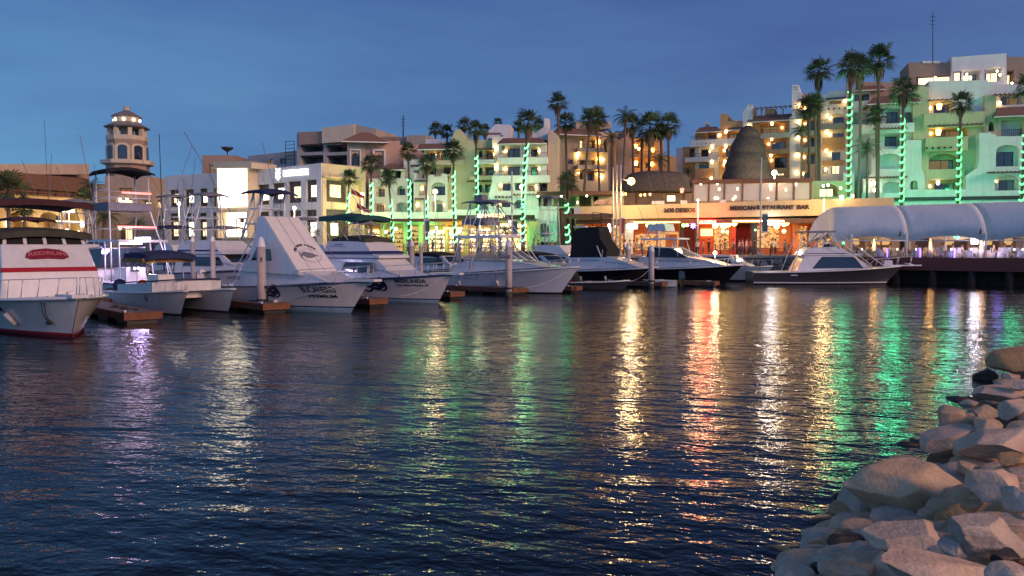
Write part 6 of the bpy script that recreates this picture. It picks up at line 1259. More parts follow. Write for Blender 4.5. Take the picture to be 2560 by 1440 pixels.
b.canopy(2.6, 5.6, 1.3, 4.1, 'tan_plaster' if False else 'olive_canvas', .26, .04, 'canvas_cover'); b.canopy(1.6, 5.2, 1.5, 5.55, 'green_canvas', .3, .3, 'bimini', [(1.8, 2.6, 3.9), (3.0, 4.2, 3.9), (4.9, 3.4, 3.9), (5.0, 5.3, 3.9)])
fit(b, (.3, .48), (9.2, -2.4, .5))
b.tubes('bimini_hoop', [[(2.4, -1.45, 5.55), (2.4, -1.3, 5.75), (2.4, 1.3, 5.75), (2.4, 1.45, 5.55)], [(4.3, -1.45, 5.6), (5.4, -1.3, 5.85), (5.4, 1.3, 5.85)]], .022)
b.rail(.5, 1.0, .75, 6, .15, mid=False); b.pulpit(.7, .4)
b.poly_decal(flame_polys(), 5.9, .62, 1.0, 'navy_ink', 'flame_decal', hl)
b.text('MIERUNDA', .32, 9.15, 1.36, 'black_ink', 1.9, par=hl); b.text('The Wick Winder 24', .17, 9.2, 1.1, 'black_ink', 1.95, par=hl)
b.outriggers(3.2, 2.7, 1.6, -3.6, 5.0, 1.0); b.tubes('mooring_line', [[(8.6, -1.2, 1.75), (8.0, -1.6, 1.6), (7.0, -1.75, 1.5)]], .018, 'pole_white')
mb = MB(); mb.hexa([(6.2, -1.58, 1.95), (6.55, -1.55, 1.95), (6.55, -1.5, 1.95), (6.2, -1.52, 1.95), (6.25, -1.52, 2.5), (6.45, -1.5, 2.5), (6.45, -1.45, 2.5), (6.25, -1.47, 2.5)]); mb.build('hung_jacket', 'grey_canvas', b.t, local=True)
# -- 5 white express with tower
b = Boat('white express fishing boat with a raked windscreen, hard top and tuna tower behind a piling', 1402, 735, 35, 13.6, 4.4, 2.05, 1.35, 1.6)
hl = b.hull('gel_white', 'bottom_black', None, (.12, .18), rub='gel_white', rubr=.05)
h = b.house([(3.0, 1.4), (11.6, 2.0), (9.5, 2.35), (8.2, 2.5), (4.8, 2.55), (3.0, 2.0)], 1.85, 1.55, 'gel_white', 'cabin_top', .3)
A_, B_ = (8.6, 2.4), (6.7, 3.45)
h2 = b.house([(5.2, 2.4), (8.7, 2.38), (6.75, 3.5), (5.2, 3.42)], 1.62, 1.35, 'smoke_glass', 'windscreen')
b.tubes('windscreen_frame', [[(4.4, -1.63, 2.45), (6.7, -1.4, 3.52), (6.7, 1.4, 3.52), (4.4, 1.63, 2.45)], [(8.75, -1.6, 2.4), (6.75, -1.38, 3.55)], [(8.75, 1.6, 2.4), (6.75, 1.38, 3.55)], [(8.72, -.5, 2.4), (6.75, -.45, 3.55)], [(8.72, .5, 2.4), (6.75, .45, 3.55)]], .05, 'gel_white')
mb = MB(); mb.hexa([(3.2, -1.55, 4.15), (7.4, -1.45, 4.2), (7.4, 1.45, 4.2), (3.2, 1.55, 4.15), (3.2, -1.5, 4.35), (7.3, -1.4, 4.42), (7.3, 1.4, 4.42), (3.2, 1.5, 4.35)]); mb.build('hard_top', 'gel_white', b.t, local=True)
b.tubes('top_post', [[(x0, sg * 1.55, 2.4), (x1, sg * 1.45, 4.2)] for sg in (-1, 1) for x0, x1 in ((3.4, 3.5), (5.2, 5.4), (7.4, 6.6))], .045, 'alu')
b.tower(3.0, 1.5, 4.3, 6.9, 1.95, .95, 'alu', .05, 4, True, 'grey_canvas', (-.3, .9), 1.3)
b.canopy(3.4, 5.8, .9, 5.6, 'grey_canvas', .35, .05, 'tower_screen'); mb = MB(); mb.box((4.6, 0, 7.3), (.75, .75, .55)); mb.build('radar_box', 'grey_canvas', b.t, local=True)
for sg in (-1, 1): b.tubes('tower_brace_leg', [[(9.0, sg * 1.7, 2.25), (5.6, sg * .9, 6.9)], [(8.6, sg * 1.7, 2.28), (5.3, sg * .9, 6.9)]], .04, 'alu')
fit(b, (.3, .55), (10.5, -3.0, .5)); b.rail(.58, 1.0, .6, 6, .15); b.poly_decal([[(0, 0), (1.15, .02), (1.3, .4), (.4, .33), (.1, .2)], ], 4.6, 1.0, 1.0, 'grey_ink', 'hatch_outline', hl); b.poly_decal([[(.06, .04), (1.1, .05), (1.24, .36), (.42, .29), (.14, .18)]], 4.6, 1.003, 1.0, 'gel_white', 'hatch', hl)
for v in bpy.data.objects[b.t.children[-1].name].data.vertices: pass
mb = MB(); mb.hexa([(8.9, -.5, 2.42), (9.6, -.5, 2.36), (9.6, .5, 2.36), (8.9, .5, 2.42), (8.9, -.5, 2.46), (9.6, -.5, 2.4), (9.6, .5, 2.4), (8.9, .5, 2.46)]); mb.build('deck_hatch', 'boat_glass', b.t, local=True)
# -- 6 boat with the black covered tower
b = Boat('white cabin boat with a black hull and a tall black canvas cover over its helm', 1606, 717, 38, 9.8, 3.5, 1.75, 1.3, 1.5)
b.hull('boat_black', 'bottom_black', None, (.1, .16), rub='gel_white', rubr=.07)
h = b.house([(1.2, 1.35), (8.6, 1.72), (7.4, 2.1), (6.0, 2.55), (5.0, 2.7), (1.4, 2.6)], 1.5, 1.15, 'gel_white', 'cabin_top', .3)
b.house([(1.5, 2.55), (5.3, 2.6), (5.35, 3.3), (4.6, 4.2), (4.3, 5.35), (2.0, 5.2), (1.6, 4.8)], 1.3, .95, 'black_canvas', 'canvas_cover', .1)
b.tubes('radar_arch', [[(3.6, -.8, 5.3), (3.6, -.8, 6.6), (3.6, .8, 6.6), (3.6, .8, 5.3)], [(4.6, -.8, 5.3), (4.4, -.8, 6.5), (4.4, .8, 6.5), (4.6, .8, 5.3)]], .04, 'iron'); mb = MB(); mb.box((2.0, -.3, 5.35), (1.3, .5, .12)); mb.build('rod_rack', 'alu', b.t, local=True)
fit(b, (.3, .55), (8.0, -2.6, .5)); b.rail(.45, 1.0, .62, 5, .12, 'steel', .02); mb = MB(); mb.box((4.9, -1.15, 2.95), (.06, .06, .6)); mb.build('horn', 'steel', b.t, local=True)
b.tubes('fishing_rod', [[(4.9, -1.2, 2.4), (4.4, -1.3, 3.6)]], .05, 'gel_white'); b.side_win(h, [(1.6, 2.25), (4.5, 2.3), (4.5, 2.33), (1.6, 2.28)], 'grey_ink', 'moulding')
# -- 7 dark hulled express with the bright bow lamp
b = Boat('white topped express boat with a dark brown hull and a blazing lamp on its foredeck', 1812, 713, 38, 11.6, 3.9, 1.9, 1.35, 1.7)
b.hull('boat_black', 'bottom_black', None, (.1, .16), rub='gel_white', rubr=.07)
h = b.house([(1.6, 1.35), (10.2, 1.85), (8.6, 2.3), (6.6, 2.6), (1.8, 2.6)], 1.7, 1.4, 'gel_white', 'cabin_top', .3)
b.house([(2.6, 2.55), (6.9, 2.5), (5.0, 3.4), (2.6, 3.4)], 1.45, 1.2, 'boat_glass', 'windscreen'); b.tubes('windscreen_frame', [[(6.95, -1.45, 2.52), (5.0, -1.22, 3.45), (5.0, 1.22, 3.45), (6.95, 1.45, 2.52)], [(5.0, -1.22, 3.45), (2.6, -1.22, 3.45)]], .06, 'gel_white')
mb = MB(); mb.hexa([(2.0, -1.4, 4.15), (5.8, -1.3, 4.2), (5.8, 1.3, 4.2), (2.0, 1.4, 4.15), (2.0, -1.35, 4.3), (5.7, -1.25, 4.36), (5.7, 1.25, 4.36), (2.0, 1.35, 4.3)]); mb.build('hard_top', 'gel_white', b.t, local=True)
b.tubes('top_post', [[(x0, sg * 1.4, 2.6), (x1, sg * 1.3, 4.2)] for sg in (-1, 1) for x0, x1 in ((2.2, 2.3), (3.9, 4.0), (5.9, 5.4))], .04, 'alu')
b.tower(2.2, 4.3, 2.8, 5.4, 1.2, .9, 'alu', .04, 1, False); mb = MB(); mb.hexa([(2.4, -.95, 5.0), (4.4, -.95, 5.0), (4.4, .95, 5.0), (2.4, .95, 5.0), (2.4, -.95, 5.7), (4.2, -.95, 5.7), (4.2, .95, 5.7), (2.4, .95, 5.7)]); mb.build('tower_screen', 'gel_white', b.t, local=True)
b.rail(.45, 1.0, .65, 6, .12); b.outriggers(3.0, 4.3, 1.4, -2.5, 7.0, 1.0); b.tubes('bow_rope', [[(9.9, -.4, 1.95), (9.0, -1.2, 2.0)]], .03, 'rubber')
mb = MB(); lp = Vector((9.0, -.2, 2.95)); mb.ball(lp, .17, 10); fl = mb.build('deck_lamp', 'lamp_white', b.t, local=True); b.tubes('lamp_stem', [[(9.0, -.2, 2.2), (9.0, -.2, 2.85)]], .03, 'alu'); lo_ = lightpt('deck_lamp_light', (0, 0, 0), (1, .72, .42), 220, .15); lo_.parent = b.t; lo_.location = lp + Vector((.15, -.3, .1))
b.side_win(h, [(3.0, 2.2), (7.8, 2.15), (7.8, 2.18), (3.0, 2.24)], 'navy_stripe', 'moulding')
# -- 8 grey convertible lying alongside
b = Boat('grey hulled sport fisher with dark side windows lying broadside in front of the dining deck', 2212, 711, 5, 14.0, 4.4, 1.75, 1.15, 1.6)
b.hull('boat_grey', 'bottom_black', 'gel_white', (.16, .26), rub='gel_white', rubr=.07); b.pulpit(1.6, .35)
h = b.house([(3.9, 1.2), (10.6, 1.55), (9.2, 2.7), (4.7, 2.7)], 1.65, 1.4, 'gel_white', 'cabin', .12)
b.side_win(h, [(5.4, 1.55), (9.9, 1.6), (9.1, 2.55), (6.3, 2.55)]); b.front_win(h, (10.6, 1.55), (9.2, 2.7), .15, .85, -.9, .9)
h2 = b.house([(4.3, 2.7), (9.9, 2.7), (9.85, 2.82), (8.9, 2.86), (7.9, 3.5), (5.2, 3.5), (4.6, 3.0)], 1.5, 1.2, 'gel_white', 'flybridge', .1)
b.side_win(h2, [(4.7, 2.86), (8.7, 2.88), (8.65, 2.94), (4.75, 2.92)], 'navy_stripe', 'band'); b.side_win(h2, [(4.9, 2.6), (5.0, 2.6), (5.0, 2.62), (4.9, 2.62)], 'iron', 'vent')
mb = MB(); mb.lathe((7.3, 0, 3.5), [(.6, 0), (.45, .22), (.1, .3)], 10); mb.build('bridge_seat', 'navy_canvas', b.t, local=True)
mb = MB(); mb.hexa([(4.4, -1.35, 4.85), (7.6, -1.25, 4.85), (7.6, 1.25, 4.85), (4.4, 1.35, 4.85), (4.4, -1.35, 4.97), (7.5, -1.2, 5.0), (7.5, 1.2, 5.0), (4.4, 1.35, 4.97)]); mb.build('hard_top', 'grey_canvas', b.t, local=True)
b.tubes('top_post', [[(x0, sg * w0, z0), (x1, sg * 1.25, 4.85)] for sg in (-1, 1) for x0, w0, z0, x1 in ((3.4, 1.9, 1.2, 4.6), (5.4, 1.25, 3.4, 6.6), (8.0, 1.2, 3.2, 7.0))], .05, 'alu')
for sg in (-1, 1): b.tubes('outrigger', [[(11.8, sg * 1.6, 1.7), (7.4, sg * 1.35, 4.95)], [(10.7, sg * 1.75, 1.6), (6.2, sg * 1.5, 4.2)]], .035, 'alu')
b.tubes('bridge_rail', [[(4.9, -1.3, 3.85), (7.4, -1.2, 3.9), (7.4, 1.2, 3.9)]] + [[(x, -1.28, 3.4), (x, -1.26, 3.87)] for x in (5.2, 5.8, 6.4, 7.0)], .025); b.rail(.72, 1.06, .8, 4, .12, r=.022)
mb = MB(); mb.box((12.6, 0, 1.98), (.75, .6, .55), 0, .9); mb.build('tender_box', 'gel_white', b.t, local=True); b.tubes('bow_roller', [[(14.0, -.3, 2.0), (14.8, -.2, 1.85)]], .05, 'alu')
mb = MB(); mb.box((3.6, -2.06, .9), (.6, .03, .08)); mb.build('hull_vent', 'gel_white', b.t, local=True)
# ------------------------------------------------------------------ boats further back
def fisher(label, px, py, hd, L, B=3.8, zb=1.7, top='gel_white', bot='bottom_black', stripe=None, house='gel_white', fly=True, band=None, cover=None, tow=None, bim=None, zs=1.25, rig=True, win='boat_glass', at=None):
    b = Boat(label, px, py, hd, L, B, zb, zs, 1.2, at=at); b.hull(top, bot, stripe, (.2, .28), rub=stripe or 'gel_white')
    k = L / 11.0
    h = b.house([(2.2 * k, zs), (8.6 * k, zs + .35), (7.3 * k, zs + .75), (6.3 * k, zs + 1.45), (2.2 * k, zs + 1.45)], B * .42, B * .36, house, 'cabin', .18)
    b.side_win(h, [(3.0 * k, zs + .6), (6.6 * k, zs + .65), (6.1 * k, zs + 1.2), (3.2 * k, zs + 1.2)], win); b.front_win(h, (7.3 * k, zs + .75), (6.3 * k, zs + 1.45), .1, .9, -.9, .9, win)
    zt = zs + 1.45
    if fly:
        h2 = b.house([(2.3 * k, zt), (6.7 * k, zt), (6.2 * k, zt + .3), (5.4 * k, zt + 1.0), (2.5 * k, zt + 1.0)], B * .4, B * .33, house, 'flybridge', .1)
        if band: b.side_win(h2, [(2.4 * k, zt + .2), (6.1 * k, zt + .2), (6.05 * k, zt + .32), (2.4 * k, zt + .32)], band, 'band')
        zt += 1.0
    if cover: b.canopy(2.0 * k, 5.9 * k, B * .36, zt + .25, cover, .3, .1, 'canvas_cover')
    if bim: b.canopy(1.6 * k, 5.4 * k, B * .38, zt + 1.75, bim, .14, .1, 'bimini', [(1.9 * k, 2.5 * k, zt), (3.6 * k, 4.2 * k, zt), (5.0 * k, 4.6 * k, zt)])
    if tow: b.tower(2.4 * k, zt, 3.0 * k, tow, B * .36, .8, 'alu', .045, 3, True, 'grey_canvas', (0, .3), 1.0)
    if rig: b.outriggers(3.4 * k, zt - .3, B * .4, -3.0 * k, 7.0, 1.4)
    b.rail(.55, 1.0, .65, 5); return b
fisher('white boat with a thin dark blue band on its flybridge behind the nearest pilings', 700, 737, 30, 13.0, 4.6, 1.9, 'gel_white', 'bottom_black', 'navy_stripe', band='navy_stripe', tow=7.4, zs=1.5)
b = Boat('purple lit open cruiser with a very tall tower and a wide black top', 140, 722, -42, 12.6, 4.2, 1.75, 1.3, 1.4, at=PZ(420, 758, 0) + Vector((-.74, .67, 0)) * 13.5)
b.h; b.hull('gel_white', 'bottom_black', 'navy_stripe', (.15, .22), rub='navy_stripe')
bpy.data.objects[b.t.name].location = PZ(392, 762, 0); bpy.data.objects[b.t.name].rotation_euler = (0, 0, R(140))
h = b.house([(4.6, 1.3), (11.2, 1.65), (9.0, 2.15), (7.4, 2.3), (4.6, 2.2)], 1.7, 1.45, 'gel_white', 'cabin_top', .3)
b.house([(4.2, 2.2), (8.3, 2.22), (6.2, 3.3), (4.2, 3.4)], 1.6, 1.35, 'boat_glass', 'windscreen'); b.tubes('windscreen_frame', [[(8.3, s * 1.6, 2.25), (6.2, s * 1.36, 3.35), (4.2, s * 1.36, 3.45)] for s in (-1, 1)], .05, 'gel_white')
mb = MB(); mb.hexa([(1.5, -1.5, 3.75), (6.0, -1.4, 3.8), (6.0, 1.4, 3.8), (1.5, 1.5, 3.75), (1.5, -1.5, 3.9), (5.9, -1.4, 3.95), (5.9, 1.4, 3.95), (1.5, 1.5, 3.9)]); mb.build('hard_top', 'gel_white', b.t, local=True)
b.tubes('top_post', [[(x0, sg * 1.5, 1.4), (x1, sg * 1.4, 3.8)] for sg in (-1, 1) for x0, x1 in ((1.4, 1.7), (3.4, 3.6))], .045, 'alu')
mb = MB(); mb.box((3.0, .2, 1.75), (1.6, 1.2, .9)); mb.build('helm_console', 'gel_white', b.t, local=True); mb = MB(); mb.box((2.1, .3, 2.1), (.05, .5, .3)); mb.build('helm_screen', 'iron', b.t, local=True)
for y in (.1, .32): mb = MB(); mb.ball((2.05, y, 2.15), .07, 8); mb.build('gauge', 'lamp_cool', b.t, local=True)
mb = MB(); mb.box((2.6, .3, 3.68), (2.6, .25, .06)); mb.build('light_bar', 'lamp_cool', b.t, local=True); lo_ = lightpt('cockpit_light', (0, 0, 0), (.66, .5, 1), 330, .3); lo_.parent = b.t; lo_.location = (1.9, .2, 3.3)
mb = MB(); mb.box((1.2, .2, 3.98), (1.4, .3, .12)); mb.build('light_bar', 'lamp_cool', b.t, local=True)
for sg in (-1, 1):
    b.tubes('tower_leg', [[(1.6, sg * 1.9, 1.4), (3.2, sg * 1.25, 5.7), (3.3, sg * 1.2, 8.1)], [(6.8, sg * 1.7, 2.2), (5.0, sg * 1.25, 5.7), (5.1, sg * 1.2, 8.0)]], .05, 'alu')
b.tubes('tower_rail', [[(3.2, -1.3, 6.5), (5.2, -1.3, 6.5), (5.2, 1.3, 6.5), (3.2, 1.3, 6.5), (3.2, -1.3, 6.5)], [(3.2, -1.3, 7.0), (5.2, -1.3, 7.0), (5.2, 1.3, 7.0), (3.2, 1.3, 7.0)], [(3, -1.4, 4.6), (5.4, -1.4, 4.6), (5.4, 1.4, 4.6), (3, 1.4, 4.6)]], .03, 'alu')
mb = MB(); mb.hexa([(3.1, -1.35, 5.7), (5.2, -1.35, 5.7), (5.2, 1.35, 5.7), (3.1, 1.35, 5.7), (3.1, -1.35, 6.2), (5.2, -1.35, 6.2), (5.2, 1.35, 6.2), (3.1, 1.35, 6.2)]); mb.build('tower_pod', 'grey_canvas', b.t, local=True)
b.canopy(2.9, 5.4, 1.5, 8.15, 'black_canvas', .12, .02, 'tower_top', crown=.28)
for z, y0, y1 in ((6.8, -1.2, .6), (4.7, -1.5, .9)): mb = MB(); mb.tube([(2.9, y0, z), (2.9, y1, z)], .07, 6); mb.build('red_tube', 'red_tube', b.t, local=True)
b.outriggers(3.4, 3.4, 1.8, -1.6, 6.5, 1.6); b.rail(.5, 1.0, .65, 5)
fisher('low boat with a blue hull behind the flybridge boat with the green bimini', 905, 722, 42, 10.0, 3.6, 1.6, 'boat_blue', 'bottom_black', None, tow=None, bim=None, band='boat_blue')
fisher('white boat under a black canvas cover between the green bimini boat and the white express', 1190, 716, 42, 10.0, 3.5, 1.6, cover='black_canvas', fly=False, tow=None)
fisher('white boat under a sagging black cover directly right of the express tower', 1450, 711, 40, 11.0, 3.8, 1.7, cover='black_canvas', fly=False)
fisher('white boat with a tall truss tower behind the sagging black cover', 1510, 705, 38, 11.5, 3.8, 1.7, tow=8.6, fly=True, bim=None)
fisher('white boat with rails moored close to the quay behind the dark hulled express', 1902, 705, 36, 9.5, 3.4, 1.6, fly=False, rig=False)
fisher('far white boat with a bare frame top in front of the mall corner', 850, 709, 40, 10.0, 3.6, 1.5, fly=True, tow=6.2)
fisher('far white boat with a canvas canopy below the lit panel of the mall', 650, 711, 40, 10.5, 3.6, 1.6, fly=True, bim='grey_canvas', tow=None)
fisher('far boat with a thin navy top and tower before the left mall windows', 520, 714, 40, 11.0, 3.6, 1.6, fly=True, bim='navy_canvas', tow=8.2)
fisher('far white boat half hidden behind the tall black topped tower', 360, 724, 40, 11.0, 3.8, 1.6, fly=True, cover='grey_canvas', tow=None)
fisher('grey covered boat behind the nearest boat, before the arcade', 150, 750, 40, 10.0, 3.6, 1.6, fly=True, cover='grey_canvas', bim='maroon_canvas')
fisher('far white boat left of the purple lit cruiser', 270, 733, 40, 10.0, 3.4, 1.5, fly=True, bim=None, tow=7.0)
fisher('far boat with a green canopy frame before the green parapet', 1000, 707, 40, 10.0, 3.4, 1.5, fly=True, tow=5.8)
# skiffs
def skiff(label, px, py, hd, L, m='gel_white', motor=True, cover=None):
    b = Boat(label, px, py, hd, L, 1.7, .75, .55, .5, 'skiff', 'small boat', 'small boats between the big ones'); b.hull(m, 'bottom_black', None, (.06, .1), rub='gel_white', rubr=.03)
    for x in (.3, .6): mb = MB(); mb.box((L * x, 0, .62), (.3, 1.3, .06)); mb.build('thwart', 'gel_cream', b.t, local=True)
    if motor:
        mb = MB(); mb.hexa([(-.75, -.2, .75), (-.2, -.22, .75), (-.2, .22, .75), (-.75, .2, .75), (-.65, -.15, 1.35), (-.22, -.18, 1.4), (-.22, .18, 1.4), (-.65, .15, 1.35)]); mb.lathe((-.45, 0, -.3), [(.1, 0), (.14, .6), (.2, 1.06)], 8); mb.build('outboard_motor', 'outboard', b.t, local=True)
    return b
b = skiff('small white skiff lying stern on with a black outboard before the dark brown hull', 1585, 716, 196, 4.2)
b = skiff('dark skiff with a covered outboard under the white express bow', 1560, 724, 20, 5.0, 'boat_grey'); mb = MB(); mb.lathe((.2, 0, .6), [(.42, 0), (.5, .4), (.36, .85), (.1, 1.05)], 12); mb.build('motor_cover', 'black_canvas', b.t, local=True); b.tubes('red_frame', [[(-.6, -.6, .4), (-.6, -.6, 1.5), (.2, -.6, 1.5), (.2, -.6, .4)]], .04, 'stripe_red')
# ------------------------------------------------------------------ pontoons and pilings
def pontoon(px0, py0, hd, L, Wd_, label, hgt=.5, tyre=False):
    e = PZ(px0, py0, 0); t = thing('floating_dock', label, 'dock', (e.x, e.y, 0), 'floating dock fingers', -R(hd)); WL[t.name] = Vector()
    mb = MB(); mb.box((-L / 2, 0, hgt - .06), (L, Wd_, .12)); mb.build('dock_deck', 'dock_grey', t, local=True)
    for sg in (-1, 1): mb = MB(); mb.box((-L / 2 + .02, sg * (Wd_ / 2 + .04), hgt - .16), (L - .04, .08, .34)); mb.build('side_beam', 'dock_wood', t, local=True)
    mb = MB(); mb.box((.045, 0, hgt - .16), (.09, Wd_ + .16, .34)); mb.build('end_beam', 'dock_wood', t, local=True)
    for k in range(max(1, int(L / 3))): mb = MB(); mb.box((-.9 - 3 * k, 0, .06), (1.6, Wd_ - .2, .5)); mb.build('float', 'rubber', t, local=True)
    for y in ((-Wd_ * .28,) if tyre else ()):
        mb = MB(); mb.tube([(.13, y + .17 * math.cos(a), hgt - .22 + .17 * math.sin(a)) for a in [math.pi * q / 6 for q in range(13)]], .055, 6, False); mb.build('tyre_bumper', 'rubber', t, local=True)
    mb = MB(); mb.tube([(-1.2 - .22 * q, Wd_ * .2 * math.sin(q * .9), hgt + .03) for q in range(18)], .025, 5); mb.build('hose', 'olive_canvas', t, local=True)
    for x in (-.5, -L * .5): mb = MB(); mb.box((x, -Wd_ / 2 + .1, hgt + .05), (.34, .07, .09)); mb.build('cleat', 'white_paint', t, local=True)
    return t
pontoon(358, 808, 48, 12, 1.5, 'brown edged dock finger between the nearest boat and the catamaran')
pontoon(690, 782, 45, 12, 1.4, 'brown edged dock finger at the foot of the thick numbered piling')
pontoon(945, 768, 42, 11, 1.2, 'orange brown dock finger end beside the bow with the tall dodger')
pontoon(1142, 748, 42, 11, 1.2, 'orange brown dock finger end beside the green bimini boat')
pontoon(1300, 737, 42, 12, 1.6, 'dock finger carrying the piling marked J3')
pontoon(1440, 732, 42, 10, 1.2, 'dock finger under the express bow with a tyre on its end', tyre=True); pontoon(1550, 722, 36, 10, 1.3, 'wooden dock finger alongside the black hulled boat')
pontoon(1660, 720, 36, 10, 1.0, 'low wooden dock finger right of the black hull'); pontoon(1790, 718, 36, 10, 1.0, 'dock finger under the dark brown hull')
a = Vector((-27, 40.6, 0)); c = Vector((9.3, 81.0, 0)); d = (c - a); t = thing('main_dock', 'long grey main dock running behind the moored boats', 'dock', (a.x, a.y, 0), None, math.atan2(d.y, d.x)); WL[t.name] = Vector()
mb = MB(); mb.box((d.length / 2, 0, .5), (d.length, 2.2, .14)); mb.build('dock_deck', 'dock_grey', t, local=True)
for sg in (-1, 1): mb = MB(); mb.box((d.length / 2, sg * 1.14, .38), (d.length, .08, .36)); mb.build('side_beam', 'dock_wood', t, local=True)
mb = MB(); mb.box((d.length / 2, 0, .12), (d.length - 1, 1.9, .5)); mb.build('float', 'rubber', t, local=True)
def piling(px, ytop, pyb, w, label, mark=None):
    Y = None; p = PZ(px, pyb, 0); Y = p.y; s_ = 1991.0 / Y; zt = CAM.z + (620 - ytop) / s_; r = w / s_ / 2
    t = thing('piling', label, 'piling', (p.x, p.y, 0), 'white capped pilings of the marina')
    mb = MB(); mb.lathe((0, 0, -1.5), [(r, 0), (r, zt + 1.5 - r * 2.4)], 18); mb.build('post', 'piling', t, local=True)
    mb = MB(); mb.lathe((0, 0, zt - r * 2.4 + .005), [(r * 1.05, 0), (r * 1.02, .06), (r * .62, r * 1.9), (r * .2, r * 2.38), (.01, r * 2.4)], 18); mb.build('cap', 'white_paint', t, local=True)
    mb = MB(); mb.lathe((0, 0, -.6), [(r * 1.03, 0), (r * 1.05, .7), (r * 1.02, .98)], 18); mb.build('tide_band', 'tide_growth', t, local=True)
    mb = MB(); mb.lathe((0, 0, .55), [(r * 1.35, 0), (r * 1.35, .12)], 12); mb.build('guide_ring', 'iron', t, local=True)
    if mark:
        me = text_mesh(mark, r * 1.25, 0, .01)
        for v in me.vertices: c_ = v.co.copy(); a_ = c_.x / r; v.co = Vector((math.sin(a_) * (r + .012), -math.cos(a_) * (r + .012), zt - r * 5.2 + c_.y))
        me.materials.clear(); me.materials.append(M['black_ink']); o = bpy.data.objects.new('number', me); col.objects.link(o); o.parent = t; o.rotation_euler = (0, 0, math.atan2(-p.x, p.y) * -1 if False else -math.atan2(p.x, p.y))
piling(655, 592, 778, 22, 'thick pale piling marked 3 in front of the tall dodger boat', '3'); piling(1272, 598, 742, 17, 'pale piling marked J3 in front of the white express', 'J3'); piling(1628, 612, 720, 14, 'pale piling in front of the bow lamp boat', None)
piling(1570, 608, 712, 13, 'white capped piling between the black covered boat and the bow lamp boat'); piling(534, 590, 744, 12, 'slim piling behind the catamaran, right one of two'); piling(484, 592, 740, 11, 'slim piling behind the catamaran, left one of two'); piling(1030, 600, 735, 13, 'white capped piling behind the green bimini boat'); piling(1053, 606, 728, 9, 'slimmer piling right behind the green bimini boat')
piling(1148, 605, 722, 10, 'piling left of the express tower legs')
p = PZ(505, 735, 0); t = thing('power_pedestal', 'small white dock pedestal with a peaked cap behind the catamaran', 'power pedestal', (p.x, p.y, .57)); mb = MB(); mb.box((0, 0, .5), (.5, .5, 1.0)); mb.build('cabinet', 'white_paint', t, local=True); mb = MB(); mb.lathe((0, 0, 1.0), [(.42, 0), (.03, .3)], 4); mb.build('cap', 'white_paint', t, local=True)
def mast(px, y0, py, label, lean=0.0, r=.06, m='iron'):
    p = PZ(px, py, 0); s_ = 1991.0 / p.y; z = CAM.z + (620 - y0) / s_; mb = MB(); mb.tube([(p.x, p.y, .4), (p.x - lean, p.y, z)], [r, r * .5], 6); tag(mb.build('boat_mast', m), label, 'mast', None, 'thing')
mast(412, 338, 716, 'tall dark mast before the left end of the mall', .2); mast(243, 480, 716, 'white mast left of the fishing tower', -.0, .06, 'pole_white'); mast(452, 395, 712, 'thin leaning rod right of the tall dark mast', -1.6, .025); mast(130, 302, 705, 'very thin whip antenna above the arcade', .3, .03); mast(556, 470, 712, 'thin rod before the lit mall panel', .1, .03)
# ------------------------------------------------------------------ near bank of boulders
SA = Vector((2.55, 8.2, 0)); SD = Vector((.612, .791, 0)); SN_ = Vector((.791, -.612, 0)); SL = .40
def bank_z(x, y): d = (Vector((x, y, 0)) - SA).dot(SN_); return max(-1.2, min(1.75, d * SL - .12))
mb = MB(); mb.smooth = True; rows = []
for i in range(70):
    a = -14 + i * 1.1; row = []
    for k in range(26):
        d = -2.5 + k * .42 if k < 22 else [7.5, 12, 40, 200][k - 22]; p = SA + SD * a + SN_ * d; row.append(Vector((p.x, p.y, bank_z(p.x, p.y) - .1 + .08 * noise.noise(p * .9))))
    rows.append(row)
mb.grid(rows); M['bank_soil'] = mat('bank_soil', (.10, .075, .055), .95, var=.4, scale=2, bump=.6, bscale=12)
tag(mb.build('shore_ground', 'bank_soil'), kind='structure')
def rockmat(name, c1, c2, rough=.9):
    m, nt, b = nodes(name); N = nt.nodes.new; L = nt.links.new; tc = N('ShaderNodeTexCoord')
    n1 = N('ShaderNodeTexNoise'); n1.inputs['Scale'].default_value = 2.2; n1.inputs['Detail'].default_value = 9; n1.inputs['Roughness'].default_value = .7; L(tc.outputs['Object'], n1.inputs['Vector'])
    cr = N('ShaderNodeValToRGB'); e = cr.color_ramp.elements; e[0].position = .32; e[1].position = .68; e[0].color = (*c1, 1); e[1].color = (*c2, 1); L(n1.outputs['Fac'], cr.inputs['Fac'])
    n3 = N('ShaderNodeTexNoise'); n3.inputs['Scale'].default_value = 26; n3.inputs['Detail'].default_value = 5; L(tc.outputs['Object'], n3.inputs['Vector'])
    sp = N('ShaderNodeMapRange'); sp.inputs['From Min'].default_value = .35; sp.inputs['From Max'].default_value = .65; sp.inputs['To Min'].default_value = .88; sp.inputs['To Max'].default_value = 1.06; L(n3.outputs['Fac'], sp.inputs['Value'])
    mu = N('ShaderNodeMix'); mu.data_type = 'RGBA'; mu.blend_type = 'MULTIPLY'; mu.inputs['Factor'].default_value = 1; L(cr.outputs['Color'], mu.inputs[6]); L(sp.outputs['Result'], mu.inputs[7]); L(mu.outputs[2], b.inputs['Base Color'])
    b.inputs['Roughness'].default_value = rough
    ad = N('ShaderNodeMath'); ad.operation = 'MULTIPLY_ADD'; L(n1.outputs['Fac'], ad.inputs[0]); ad.inputs[1].default_value = 2.0; L(n3.outputs['Fac'], ad.inputs[2])
    bp = N('ShaderNodeBump'); bp.inputs['Strength'].default_value = .5; bp.inputs['Distance'].default_value = .025; L(ad.outputs[0], bp.inputs['Height']); L(bp.outputs['Normal'], b.inputs['Normal']); return m
